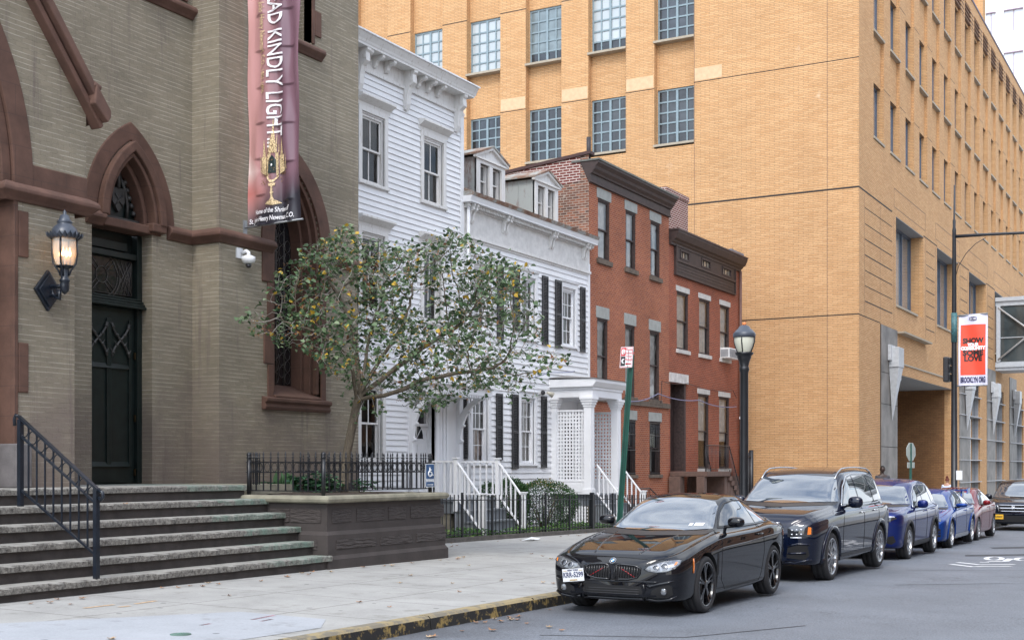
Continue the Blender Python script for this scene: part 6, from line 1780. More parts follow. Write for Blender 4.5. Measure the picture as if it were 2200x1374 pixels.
# ------------------------------------------------------------------ parking sign on a leaning green post
XS_ = -8.3
yp = FY(1338, XS_); pz = SW(XS_, yp)
base = Vector((XS_, yp, pz)); topz = GZ(1354, 750, yp); topx = GX(1357, yp)
top = Vector((topx, yp, topz))
bt = onz(1333, 1090, GZ(1333, 1090, yp)); bt = Vector((GX(1333, yp), yp, GZ(1333, 1090, yp)))
dirn = (top - bt).normalized(); foot = bt + dirn * ((pz - bt.z) / dirn.z)
ps = thing('parking_sign', 'red and white street cleaning sign on a leaning green steel post', 'sign post', foot)
gm = plain('dark_green_steel', (.008, .07, .05), .45, var=.2)
m = MB()
A = Vector((CS, SN, 0)) * .045; B = Vector((-SN, CS, 0)) * .04
secs = [(-1, 0), (-.55, 0), (-.45, 1), (.45, 1), (.55, 0), (1, 0), (1, .25), (.65, .25), (.55, 1.25), (-.55, 1.25), (-.65, .25), (-1, .25)]
vs = [tuple(p + A * a + B * b) for p in (foot, top) for a, b in secs]; n = len(secs)
m.add(vs, [(i, (i + 1) % n, n + (i + 1) % n, n + i) for i in range(n)] + [tuple(range(n))[::-1], tuple(range(n, 2 * n))]); m.build('post', gm, ps)
# plate: corners seen at (1337,746)-(1363,744) / (1334,790)
pl = [(1337, 746.5), (1362.5, 744.5), (1351, 788), (1334, 790)]
yl_ = yp + .03
sx0, sx1 = GX(1335, yl_), GX(1363, yl_); sz0, sz1 = GZ(1340, 790, yl_), GZ(1345, 745.5, yl_)
rot = math.atan2(top.x - foot.x, top.z - foot.z)
cxs, czs = (sx0 + sx1) / 2, (sz0 + sz1) / 2; wS, hS = (sx1 - sx0) * .92, (sz1 - sz0) * 1.0
def FSg(u, v, w): # plate frame, leaning with the post, turned a little towards the road
 return (cxs + u * math.cos(rot) + v * math.sin(rot), yl_ - .05 - w + u * .10, czs - u * math.sin(rot) * -.12 + v)
m = MB(); m.box(FSg, -wS / 2, wS / 2, -hS / 2, hS / 2, -.002, .002); m.build('plate', wp2, ps)
rd = plain('red_sign_print', (.55, .03, .04), .4)
bk = plain('black_sign_print', (.02, .02, .02), .4)
m = MB()
for a, b, c, e in ((-.47, .47, .46, .48), (-.47, .47, -.48, -.46), (-.47, -.45, -.46, .46), (.45, .47, -.46, .46), (-.44, -.08, .06, .45)): m.box(FSg, a * wS, b * wS, c * hS, e * hS, .0021, .004)
m.tube([FSg(.0, -.32 * hS, .005), FSg(.40 * wS, -.32 * hS, .005)], .009, 4); m.prism(FSg, [(-.06 * wS, -.32 * hS), (.06 * wS, -.25 * hS), (.06 * wS, -.39 * hS)], .002, .006); m.build('red_print', rd, ps)
m = MB(); m.box(FSg, -.44 * wS, -.08 * wS, -.42 * hS, .04 * hS, .0021, .004); m.build('black_print', bk, ps)
m = MB(); C = (-.26 * wS, .25 * hS)
m.tube([FSg(C[0] + .13 * wS * math.cos(t), C[1] + .13 * wS * math.sin(t) * 1.1, .006) for t in [2 * PI * k / 16 for k in range(17)]], .006, 4); m.tube([FSg(C[0] - .1 * wS, C[1] + .1 * wS, .006), FSg(C[0] + .1 * wS, C[1] - .1 * wS, .006)], .005, 4)
pts = [( -.2 * wS + .12 * wS * math.cos(t), -.19 * hS + .15 * wS * math.sin(t)) for t in [PI * .35 + PI * 1.3 * k / 10 for k in range(11)]]; m.tube([FSg(u, v, .006) for u, v in pts], [.004 + .012 * math.sin(PI * k / 10) for k in range(11)], 4); m.build('white_print', wp2, ps)
for k, t_ in enumerate(('Monday', 'Wednesday', 'Friday', 'Midnight')): letters('lettering', t_, .058, rd, FSg, .0 + .20 * wS, (.36 - .16 * k) * hS, .004, ps, sx=.62)
letters('lettering', 'P', .11, wp2, FSg, C[0], C[1], .006, ps, bold=.003)
# ------------------------------------------------------------------ street lamp
XLm = -8.2; YL = FY(1599, XLm); zl0 = SW(XLm, YL)
sl2 = thing('street_lamp', 'black street lamp with acorn globe and orange cap beside the kerb', 'street lamp', (XLm, YL, zl0))
Zl = lambda py: GZ(1599, py, YL); Sl = (Zl(0) - Zl(100)) / 100
m = MB(); m.lathe((XLm, YL, 0), [(.22, zl0), (.22, zl0 + .12), (.16, zl0 + .2), (.15, zl0 + .7), (.10, zl0 + .8), (9 * Sl, zl0 + .9), (8.5 * Sl, Zl(800)), (10 * Sl, Zl(796)), (11 * Sl, Zl(792)), (10 * Sl, Zl(789)), (9 * Sl, Zl(786)), (12 * Sl, Zl(774)), (15 * Sl, Zl(768)), (15 * Sl, Zl(764)), (18 * Sl, Zl(762)), (20 * Sl, Zl(757)), (.01, Zl(756.5))], 20); m.build('pole', M['iron'], sl2)
m = MB(); m.lathe((XLm, YL, 0), [(13 * Sl, Zl(757)), (17 * Sl, Zl(748)), (21 * Sl, Zl(735)), (21.5 * Sl, Zl(724))], 24); m.f.pop(); m.sm.pop(); m.f.pop(); m.sm.pop(); m.build('globe', lampglass('milky_lamp_globe', (.72, .72, .60), alpha=.85), sl2)
m = MB(); m.lathe((XLm, YL, 0), [(.01, Zl(725)), (23 * Sl, Zl(725)), (24 * Sl, Zl(722)), (24 * Sl, Zl(716)), (22 * Sl, Zl(714)), (18 * Sl, Zl(709)), (14 * Sl, Zl(706)), (11 * Sl, Zl(701)), (5 * Sl, Zl(698)), (.01, Zl(697))], 24); m.build('hood', plain('grey_blue_lamp_hood', (.055, .065, .085), .35, var=.15), sl2)
m = MB()
for k in range(4):
 t = TH + PI / 4 + .35 + k * PI / 2; m.tube([(XLm + r * Sl * math.cos(t), YL + r * Sl * math.sin(t), Zl(py)) for r, py in ((14, 757), (18, 748), (22, 735), (22.5, 722))], .013, 5)
m.build('globe_rib', M['iron'], sl2)
m = MB(); m.lathe((XLm, YL, 0), [(4 * Sl, Zl(698.5)), (4 * Sl, Zl(693)), (.01, Zl(692))], 12); m.build('orange_cap', plain('orange_sensor_cap', (.75, .22, .06), .4), sl2)
# ------------------------------------------------------------------ signal pole with mast arm, banner and signal head
XQ = -8.2; YQ = FY(2050, XQ); zq0 = SW(XQ, YQ)
sp_ = thing('signal_pole', 'tall black traffic signal pole with long mast arm and slender extension', 'pole', (XQ, YQ, zq0))
Zq = lambda py, px=2050: GZ(px, py, YQ); Sq = (Zq(0) - Zq(100)) / 100
m = MB(); m.lathe((XQ, YQ, 0), [(.26, zq0), (.26, zq0 + .5), (7 * Sq, zq0 + .6), (6 * Sq, Zq(820)), (4 * Sq, Zq(500)), (4.5 * Sq, Zq(495)), (3 * Sq, Zq(488)), (3.4 * Sq, Zq(475)), (2 * Sq, Zq(470)), (1 * Sq, Zq(398)), (.001, Zq(397))], 16); m.build('shaft', M['iron'], sp_)
m = MB(); x1 = GX(2200, YQ) + 4; m.tube([(XQ, YQ, Zq(508)), (GX(2120, YQ), YQ, GZ(2120, 503.5, YQ)), (GX(2200, YQ), YQ, GZ(2200, 500, YQ)), (x1, YQ, GZ(2200, 498, YQ))], [3.6 * Sq, 3.2 * Sq, 2.8 * Sq, 2.4 * Sq], 10); m.build('mast_arm', M['iron'], sp_)
m = MB(); m.tube([(GX(px, YQ), YQ, GZ(px, py, YQ)) for px, py in ((2054, 590), (2060, 570), (2075, 545), (2095, 524), (2118, 510))], .8 * Sq, 5); m.build('brace_wire', M['iron'], sp_)
m = MB(); m.lathe((XQ, YQ, 0), [(6.4 * Sq, Zq(735)), (6.4 * Sq, Zq(672))], 16); m.build('wrap', plain('teal_wrap', (.04, .12, .13), .5, var=.5, scale=12), sp_)
sh = thing('traffic_signal', 'black traffic signal head seen from behind on the signal pole', 'traffic signal', (GX(2036, YQ), YQ, Zq(820)))
m = MB(); m.box(W3, GX(2028, YQ), GX(2040, YQ), YQ - .2, YQ + .15, Zq(820), Zq(766)); m.build('housing', M['black_shutter'], sh, bevel=.04)
for k in range(3):
 m = MB(); z = Zq(774 + 18 * k); m.tube([(GX(2038, YQ), YQ + .14, z), (GX(2038, YQ), YQ + .4, z)], .13, 12); m.build('visor', M['black_shutter'], sh)
m = MB(); m.box(W3, GX(2038, YQ), XQ, YQ - .03, YQ + .03, Zq(800), Zq(797)); m.box(W3, GX(2038, YQ), XQ, YQ - .03, YQ + .03, Zq(782), Zq(779)); m.build('bracket', M['iron'], sh)
for w_ in (0,):
 m = MB(); m.box(W3, XQ + .1, XQ + .3, YQ - .2, YQ - .17, Zq(1030), Zq(1010)); m.build('button_box', wp, sp_)
sb = thing('street_banner', 'small white and orange-red street banner reading SHOW YOUR COMMUNITY SOME LOVE', 'banner', (GX(2090, YQ), YQ, Zq(829)))
b0, b1 = GX(2060, YQ), GX(2122, YQ); c0z, c1z = Zq(828.5), Zq(677); Wb, Hb = b1 - b0, c1z - c0z
def FBs(u, v, w):  # u,v in 0..1
 return (b0 + Wb * u, YQ - w - .04 * math.sin(u * 7 + v * 4) - .02, c0z + Hb * v)
def grid(fr, u0, u1, v0, v1, w, nu, nv, name, mat, parent):
 q = MB(); q.add([fr(u0 + (u1 - u0) * i / nu, v0 + (v1 - v0) * j / nv, w) for j in range(nv + 1) for i in range(nu + 1)], [(j * (nu + 1) + i, j * (nu + 1) + i + 1, (j + 1) * (nu + 1) + i + 1, (j + 1) * (nu + 1) + i) for j in range(nv) for i in range(nu)], True)
 return q.build(name, mat, parent, recalc=False)
grid(FBs, 0, 1, 0, 1, 0, 20, 30, 'cloth', plain('lilac_white_cloth', (.66, .65, .80), .6, var=.04), sb)
grid(FBs, .065, .935, .145, .855, .006, 18, 24, 'red_panel', plain('orange_red_print', (.80, .075, .035), .6, var=.05), sb)
def blet(txt, size, mat, u, v, wd):
 me = text_mesh(txt, size * Hb, mat, .002, .012, 'CENTER'); xs = [q.co.x for q in me.vertices]; k = wd * Wb / (max(xs) - min(xs))
 for q in me.vertices: q.co = FBs(u + q.co.x * k / Wb, v + q.co.y / Hb, .016 + q.co.z)
 put('lettering', me, sb)
nb = plain('navy_print', (.03, .03, .09), .5)
blet('SHOW', .10, bk, .5, .625, .74); blet('YOUR', .06, wt, .5, .57, .42); blet('COMMUNITY', .065, wt, .5, .52, .86); blet('SOME', .10, bk, .5, .455, .72); blet('LOVE', .10, bk, .5, .375, .62); blet('BROOKLYN ORG', .105, nb, .5, .075, .86)
q = MB()
q.prism(FBs, [(.36, .92), (.49, .905), (.49, .965), (.36, .955)], .01, .014); q.prism(FBs, [(.505, .905), (.63, .915), (.63, .955), (.505, .965)], .01, .014); q.build('emblem', nb, sb)
q = MB()
for v in (.923, .938): q.box(FBs, .38, .47, v, v + .007, .014, .018); q.box(FBs, .52, .61, v, v + .007, .014, .018)
q.build('emblem_bars', wt, sb)
for za_, zb2 in ((679, 677), (829, 829)): q = MB(); q.tube([(XQ, YQ, Zq(za_)), (b1, YQ, Zq(zb2))], .03, 6); q.build('arm', plain('galvanised_bracket', (.3, .31, .32)), sb)
# ------------------------------------------------------------------ stop sign seen from behind
XO = -9.6; YO = FY(1957, XO);
so_ = thing('stop_sign', 'grey back of an octagonal stop sign on a green post before the dark loading bay', 'sign post', (XO, YO, SW(XO, YO)))
Zo = lambda py: GZ(1957, py, YO); So = (Zo(0) - Zo(100)) / 100
rS = 21 * So
m = MB(); cs_, sn_ = math.cos(1.30), math.sin(1.30)
FOc = lambda u, v, w: (XO + u * cs_ + w * sn_, YO + u * sn_ - w * cs_, Zo(970) + v)
m.prism(FOc, [(rS * math.cos(PI / 8 + k * PI / 4), rS * math.sin(PI / 8 + k * PI / 4)) for k in range(8)], -.01, .01)
m.box(FOc, -.25, .25, -rS - .22, -rS - .02, -.01, .01); m.build('plate', plain('grey_green_sign_back', (.36, .40, .37), .5), so_)
m = MB(); m.box(W3, XO - .04, XO + .04, YO - .06, YO - .02, SW(XO, YO), Zo(952)); m.build('post', gm, so_)
# small cover and litter on the pavement
mc = onz(388, 1362, SW(-8.6, 8)); m = MB(); mz = SW(mc.x, mc.y)
m.lathe((mc.x, mc.y, mz), [(.10, .001), (.10, .012), (.085, .013)], 20); m.box(W3, mc.x - .03, mc.x + .03, mc.y - .005, mc.y + .005, mz + .01, mz + .017); o = m.build('valve_cover', plain('worn_green_metal', (.10, .17, .14), .5, var=.4)); tag(o, 'small round green valve cover set in the pavement', 'valve cover')
recenter(o)
pm = MB()
for a, b in (((540, 1328), (590, 1318)), ((560, 1331), (585, 1326)), ((430, 1341), (452, 1337)), ((1238, 1212), (1246, 1208))):
 if a[0] > 1000: continue
 P0, P1 = onz(*a, SW(-9.5, 9)), onz(*b, SW(-9.5, 9)); gstrip(pm, [(P0.x, P0.y), (P1.x, P1.y)], .05, .004, SW)
struct('pink_spray_mark', pm, plain('faded_pink_spray', (.55, .25, .28), .8, var=.3, scale=20))
om = MB()
for a, b in (((180, 1306), (245, 1298)), ((255, 1303), (280, 1300)), ((290, 1296), (335, 1289))):
 P0, P1 = onz(*a, SW(-10.5, 9)), onz(*b, SW(-10.5, 9)); gstrip(om, [(P0.x, P0.y), (P1.x, P1.y)], .06, .004, SW)
struct('orange_spray_mark', om, plain('faded_orange_spray', (.52, .36, .22), .8, var=.3, scale=20))
# ------------------------------------------------------------------ plants
import numpy as np
from mathutils import noise as mnoise
def leaf_mesh(name, items, mat, shape='heart'):
 """items: (pos, dir, up, size, tint)"""
 vs = []; fs = []; tint = []
 for p, d, u, s, t in items:
  r = d.cross(u)
  if r.length < 1e-4: r = d.cross(Vector((1, .2, 0)))
  r.normalize(); n_ = r.cross(d).normalized()
  if shape == 'heart': pr = [(0, 0, 0), (.12, .42, .10), (.55, .40, .08), (1, 0, -.12), (.55, -.40, .08), (.12, -.42, .10)]
  elif shape == 'long': pr = [(0, 0, 0), (.3, .14, .05), (.7, .11, .0), (1, 0, -.25), (.7, -.11, .0), (.3, -.14, .05)]
  else: pr = [(0, 0, 0), (.3, .3, .05), (.75, .25, .03), (1, 0, -.05), (.75, -.25, .03), (.3, -.3, .05)]
  k = len(vs)
  for a, b, c in pr: vs.append(p + d * (a * s) + r * (b * s) + n_ * (c * s))
  fs += [(k, k + 1, k + 2, k + 3), (k, k + 3, k + 4, k + 5)]; tint += [t, t]
 me = bpy.data.meshes.new(name); me.from_pydata([tuple(v) for v in vs], [], fs)
 at = me.attributes.new('tint', 'FLOAT', 'FACE'); at.data.foreach_set('value', tint)
 me.materials.append(mat); return me
tree_leaf = leafmat('street_tree_leaf', [(0, (.030, .062, .028)), (.4, (.075, .135, .058)), (.7, (.15, .225, .11)), (.90, (.27, .34, .20)), (.915, (.55, .34, .03)), (.965, (.60, .40, .05)), (.975, (.22, .10, .05))])
rnd = random.Random(11)
d0x = -14.15; ty = FY(738, d0x); T0 = Vector((d0x, ty, ZC - .05)); d0 = -T0.x * SN + T0.y * CS
RV, DV = Vector((CS, SN, 0)), Vector((-SN, CS, 0))
def tp(px, py, dep=0.):
 d = d0 + dep
 c = Vector((0, 0, HC)) + RV * ((px - CXP) / FPX * d) + DV * d
 c.z = HC - (py - HOR) / FPX * d; return c
outline = [(495, 692), (560, 640), (590, 560), (650, 530), (700, 500), (745, 482), (800, 525), (850, 505), (900, 520), (975, 485), (1045, 535), (1140, 570), (1158, 640), (1160, 730), (1245, 765), (1180, 800), (1115, 840), (1050, 825), (965, 868), (905, 892), (860, 850), (800, 825), (700, 800), (655, 755), (575, 735)]
def inside(x, y, P=outline):
 c = False; j = len(P) - 1
 for i in range(len(P)):
  if (P[i][1] > y) != (P[j][1] > y) and x < (P[j][0] - P[i][0]) * (y - P[i][1]) / (P[j][1] - P[i][1]) + P[i][0]: c = not c
  j = i
 return c
att = []
while len(att) < 4600:
 x, y = rnd.uniform(490, 1250), rnd.uniform(480, 895)
 if not inside(x, y): continue
 if x < 640 and rnd.random() < .45: continue
 e = ((x - 840) / 400) ** 2 + ((y - 690) / 215) ** 2
 D_ = 1.9 * math.sqrt(max(.05, 1 - e * .85)); q = tp(x, y, rnd.uniform(-D_, D_))
 if q.y < 22.2 and q.x < -15.6: continue
 if q.x < -17.2: continue
 if mnoise.noise(q * 1.15) < -.12 or mnoise.noise(q * 2.3 + Vector((5, 3, 1))) < -.30: continue
 att.append(q)
A_ = np.array([tuple(a) for a in att])
trunk_px = [(738, 1052), (741, 1010), (748, 960), (757, 915), (765, 875), (773, 848)]
nodes = []; par = []
P_ = [tp(*t) for t in trunk_px]; P_[0] = T0.copy()
for a, b in zip(P_[:-1], P_[1:]):
 for i in range(3):
  nodes.append(a.lerp(b, i / 3)); par.append(len(nodes) - 2)
nodes.append(P_[-1]); par.append(len(nodes) - 2); fork = len(nodes) - 1
def limb(pts, start):
 k = start
 for a in pts:
  q = tp(*a); s0 = nodes[k]; n = max(2, int((q - s0).length / .16));
  for i in range(1, n + 1):
   nodes.append(s0.lerp(q, i / n) + Vector((rnd.uniform(-1, 1), rnd.uniform(-1, 1), rnd.uniform(-1, 1))) * .012); par.append(k); k = len(nodes) - 1
 return k
limb([(782, 800, .1), (790, 745, .3), (806, 680, .5)], fork); limb([(800, 800, -.2), (838, 740, -.4), (872, 690, -.7)], fork)
limb([(806, 826, .0), (850, 790, .2), (905, 750, .4), (985, 700, .6)], fork); limb([(826, 848, -.4), (872, 836, -.6), (905, 815, -.7), (985, 800, -.8), (1060, 790, -.7)], fork - 1)
limb([(758, 800, -.3), (738, 755, -.5), (690, 715, -.7), (610, 690, -.6)], fork - 2); limb([(770, 790, .5), (760, 720, .9), (735, 650, 1.1), (700, 590, 1.1)], fork)
STEP, DI, DK = .10, 1.3, .13
lo_ = fork - 2
alive = np.ones(len(A_), bool); best = np.full(len(A_), 1e9); bidx = np.zeros(len(A_), int)
def upd(arr, first):
 for c in range(0, len(arr), 400):
  q = arr[c:c + 400]; d2 = ((A_[:, None, :] - q[None]) ** 2).sum(2); j = d2.argmin(1); dm = np.sqrt(d2[np.arange(len(A_)), j]); k = dm < best
  best[k] = dm[k]; bidx[k] = j[k] + first + c
upd(np.array([tuple(n) for n in nodes[lo_:]]), lo_)
for it in range(90):
 ok = alive & (best < (DI if it > 4 else 2.2))
 if not ok.any() or len(nodes) > 15000: break
 grow = {}
 for i in np.nonzero(ok)[0]: grow.setdefault(int(bidx[i]), []).append((A_[i] - np.array(nodes[bidx[i]])) / (best[i] + 1e-6))
 first = len(nodes); new = []
 for jj, L_ in grow.items():
  v = sum(L_) / len(L_) + np.array([rnd.uniform(-.28, .28) for _ in range(3)]) + np.array([0, 0, -.04]); l = np.linalg.norm(v)
  if l < 1e-3: continue
  q = np.array(nodes[jj]) + v / l * STEP; new.append(q); nodes.append(Vector(q)); par.append(jj)
 if not new: break
 upd(np.array(new), first); alive &= best > DK
nn = len(nodes); kids = [[] for _ in range(nn)]
for i, p in enumerate(par):
 if p >= 0: kids[p].append(i)
rad = [0.] * nn; print('TREE nodes', nn)
for i in range(nn - 1, -1, -1):
 rad[i] = .0032 if not kids[i] else sum(rad[k] ** 2.5 for k in kids[i]) ** (1 / 2.5)
sc_r = .080 / rad[0]
rad = [max(.0032, r * (sc_r if r > .02 else 1 + (sc_r - 1) * r / .02)) for r in rad]
tree = thing('street_tree', 'small spreading tree with green and yellow leaves growing from the masonry planter', 'tree', T0)
trk = MB(); brn = MB(); tw_ = MB()
trk.tube([nodes[i] for i in range(0, fork + 1)], [rad[i] * (1.25 if i == 0 else 1) for i in range(0, fork + 1)], 12)
done = set(range(fork + 1))
def chain(i):
 c = [par[i], i]
 while kids[c[-1]]:
  k = max(kids[c[-1]], key=lambda q: rad[q]); c.append(k)
 return c
stack = [k for i in range(fork + 1) for k in kids[i] if k > fork]
while stack:
 i = stack.pop()
 c = chain(i)
 rs = [min(rad[c[1]], rad[q]) for q in c]
 mb = brn if rs[0] > .011 else tw_
 mb.tube([nodes[q] for q in c], rs[:-1] + [.002], 6 if mb is brn else 4, caps=False)
 for q in c[1:]:
  for k in kids[q]:
   if k not in c: stack.append(k)
trk.build('trunk', M['bark'], tree); brn.build('branches', M['bark'], tree, recalc=False)
items = []; bery = MB()
tips = [i for i in range(fork + 1, nn) if rad[i] < .0085]
for i in tips:
 for _ in range(3 if not kids[i] else (1 if rnd.random() < .9 else 0)):
  base = nodes[i] + Vector((rnd.gauss(0, .05), rnd.gauss(0, .05), rnd.gauss(0, .05)))
  a = rnd.uniform(0, 2 * PI); d = Vector((math.cos(a), math.sin(a), rnd.uniform(-1.1, .2))).normalized()
  u = Vector((rnd.gauss(0, .5), rnd.gauss(0, .5), 1)).normalized()
  t = rnd.random()
  t = rnd.uniform(0, .88) if t < .925 else (rnd.uniform(.92, .965) if t < .985 else .99)
  items.append((base, d, u, rnd.uniform(.05, .112), t))
 if rnd.random() < .12:
  a = rnd.uniform(0, 2 * PI); e = nodes[i] + Vector((math.cos(a), math.sin(a), -.4)) * rnd.uniform(.08, .16)
  tw_.tube([nodes[i], e], [.0022, .0016], 3, caps=False)
  for _ in range(6):
   p = e + Vector((rnd.gauss(0, .022), rnd.gauss(0, .022), rnd.gauss(0, .022)))
   s = rnd.uniform(.007, .011); bery.add([p + Vector(v) * s for v in ((1, 0, 0), (-1, 0, 0), (0, 1, 0), (0, -1, 0), (0, 0, 1), (0, 0, -1))], [(0, 2, 4), (2, 1, 4), (1, 3, 4), (3, 0, 4), (2, 0, 5), (1, 2, 5), (3, 1, 5), (0, 3, 5)], True)
low_z = tp(900, 770).z
for i in range(fork + 2, nn):
 if rad[i] >= .0085 and rnd.random() < .55:
  a = rnd.uniform(0, 2 * PI); d = Vector((math.cos(a), math.sin(a), rnd.uniform(-.5, .7))).normalized(); L_ = rnd.uniform(.15, .42); e = nodes[i] + d * L_
  if nodes[i].z < low_z and rnd.random() < .75: d = Vector((d.x * .6, d.y * .6, -1)).normalized(); L_ = rnd.uniform(.25, .6); e = nodes[i] + d * L_
  if e.x < -15.7: continue
  tw_.tube([nodes[i], nodes[i] + d * L_ * .5 + Vector((0, 0, .02)), e], [.005, .0035, .002], 4, caps=False)
  for _ in range(7):
   b = rnd.uniform(0, 2 * PI); dd = Vector((math.cos(b), math.sin(b), rnd.uniform(-1, .2))).normalized(); tt = rnd.random()
   items.append((nodes[i] + d * L_ * rnd.uniform(.4, 1.05) + Vector((rnd.gauss(0, .03), rnd.gauss(0, .03), rnd.gauss(0, .03))), dd, Vector((rnd.gauss(0, .5), rnd.gauss(0, .5), 1)).normalized(), rnd.uniform(.05, .10), tt * .88 if tt < .94 else .94))
tw_.build('twigs', M['twig'], tree, recalc=False)
print('LEAVES', len(items)); put('crown', leaf_mesh('crown', items, tree_leaf), tree)
bery.build('berries', plain('orange_berry', (.40, .17, .06), .5, var=.4, scale=30), tree, recalc=False)
# ---- box shrubs
box_leaf = leafmat('box_leaf', [(0, (.014, .042, .012)), (.5, (.030, .085, .022)), (.85, (.06, .14, .035)), (.95, (.10, .18, .05)), (1, (.34, .25, .10))])
def shrub(label, c, rx, ry, h, tipbrown=.0):
 t = thing('box_shrub', label, 'shrub', c)
 it = []; st = MB(); C = Vector(c)
 for k in range(7):
  a = rnd.uniform(0, 2 * PI); st.tube([C + Vector((0, 0, -.05)), C + Vector((math.cos(a) * rx * .3, math.sin(a) * ry * .3, h * .4)), C + Vector((math.cos(a) * rx * .6, math.sin(a) * ry * .6, h * .7))], [.03, .018, .008], 5)
 st.build('stems', M['bark'], t, recalc=False)
 n = int(8200 * rx * ry * h / .4)
 ph = [rnd.uniform(0, 6) for _ in range(4)]
 for _ in range(min(n, 9500)):
  z = rnd.uniform(-.75, 1); a = rnd.uniform(0, 2 * PI); r = math.sqrt(1 - z * z)
  k = rnd.uniform(.82, 1.0) * (1 + .045 * math.sin(a * 3 + ph[0] + z * 3) + .03 * math.sin(a * 7 + ph[1] + z * 6)) + rnd.gauss(0, .02)
  nrm = Vector((math.cos(a) * r, math.sin(a) * r, z))
  p = C + Vector((nrm.x * rx * k, nrm.y * ry * k, h * .48 + nrm.z * h * .5 * k))
  d = (nrm + Vector((rnd.gauss(0, .6), rnd.gauss(0, .6), rnd.gauss(0, .6) + .3))).normalized()
  tt = rnd.uniform(0, .9) if not (nrm.z > .75 and rnd.random() < tipbrown) else 1.
  it.append((p, d, Vector((rnd.gauss(0, 1), rnd.gauss(0, 1), 1)).normalized(), rnd.uniform(.03, .05), tt))
 put('foliage', leaf_mesh('foliage', it, box_leaf, 'oval'), t)
def gp_(px, X): return (X, FY(px, X), SW(X, FY(px, X)) + .0)
shrub('rounded box shrub with browned top between the two white porches', gp_(1168, -16.25), .95, .95, 1.42, .16)
shrub('small dark shrub half hidden behind the first porch steps', gp_(1098, -16.9), .5, .6, 1.45)
shrub('dark shrub seen through the first porch railing', gp_(1050, -17.2), .3, .4, 1.35)
# ---- garden soil and ivy
gs = MB(); y0, y1 = PY1 + .1, FY(1420, XF)
gs.add([(x, y, SW(x, y) + .02 + (0 if x > -15.2 else .0)) for y in [y0 + (y1 - y0) * i / 10 for i in range(11)] for x in (-17.79, -15.11)], [(2 * i, 2 * i + 1, 2 * i + 3, 2 * i + 2) for i in range(10)])
struct('garden_soil', gs, M['soil'])
gw = MB(); gw.add([(x, y, SW(x, y) + .035) for y in [26.2 + 9.5 * i / 8 for i in range(9)] for x in (-15.5 - .0, -15.05)], [(2 * i, 2 * i + 1, 2 * i + 3, 2 * i + 2) for i in range(8)])
ivy_leaf = leafmat('ivy_leaf', [(0, (.03, .09, .02)), (.5, (.07, .17, .035)), (.9, (.16, .30, .07)), (1, (.25, .34, .10))])
it = []
for _ in range(5200):
 y = rnd.uniform(PY1 + .2, 34.5); x = rnd.uniform(-15.6, -14.98) if rnd.random() < .75 else rnd.uniform(-17.2, -15.3)
 dns = .5 + .5 * math.sin(y * 1.7) * math.sin(y * .63 + 1)
 if rnd.random() > .35 + .65 * dns: continue
 h = rnd.uniform(.0, .10 + .16 * dns)
 a = rnd.uniform(0, 2 * PI); it.append((Vector((x, y, SW(x, y) + .03 + h)), Vector((math.cos(a), math.sin(a), rnd.uniform(-.3, .6))).normalized(), Vector((rnd.gauss(0, .4), rnd.gauss(0, .4), 1)).normalized(), rnd.uniform(.05, .10), rnd.random()))
o = put('ground_ivy', leaf_mesh('ground_ivy', it, ivy_leaf)); tag(o, 'bright green ivy and weeds covering the ground behind the garden fence', 'ground cover', kind='stuff')
# ---- plants of the planter
pl_leaf = leafmat('planter_leaf', [(0, (.015, .05, .03)), (.6, (.04, .11, .06)), (1, (.10, .19, .09))])
for k, (px, h, n, lab) in enumerate(((578, .22, 60, 'leafy plant nearest the church steps in the planter'), (618, .40, 34, 'pale grassy plant with upright blades in the planter'), (650, .34, 110, 'bushy dark leafed plant left of the tree in the planter'), (688, .40, 120, 'tallest leafy plant just left of the tree trunk'), (706, .30, 90, 'leafy plant behind the corner post of the planter fence'), (778, .28, 40, 'small sprouting plant right of the tree trunk'))):
 c = tp(px, 1046, -.35); c = Vector((max(min(c.x, -13.0), -15.3), max(c.y, PY0 + .35), ZC - .02))
 t = thing('planter_plant', lab, 'plant', c); itp = []
 for _ in range(n):
  a = rnd.uniform(0, 2 * PI); r = rnd.uniform(0, .26); z = rnd.uniform(.03, h) * (1 - r)
  if k == 1: itp.append((c + Vector((rnd.gauss(0, .08), rnd.gauss(0, .08), 0)), Vector((math.cos(a) * .35, math.sin(a) * .35, 1)).normalized(), Vector((math.cos(a), math.sin(a), .3)).normalized(), rnd.uniform(.2, .42), 1.))
  else: itp.append((c + Vector((math.cos(a) * r, math.sin(a) * r, z)), Vector((math.cos(a), math.sin(a), rnd.uniform(-.5, .4))).normalized(), Vector((rnd.gauss(0, .3), rnd.gauss(0, .3), 1)).normalized(), rnd.uniform(.08, .14), rnd.random()))
 put('leaves', leaf_mesh('leaves', itp, pl_leaf, 'long' if k == 1 else 'heart'), t)
 q = MB(); [q.tube([c + Vector((0, 0, -.05)), c + Vector((rnd.gauss(0, .08), rnd.gauss(0, .08), h * .7))], [.006, .003], 4) for _ in range(5)]; q.build('stems', M['bark'], t, recalc=False)
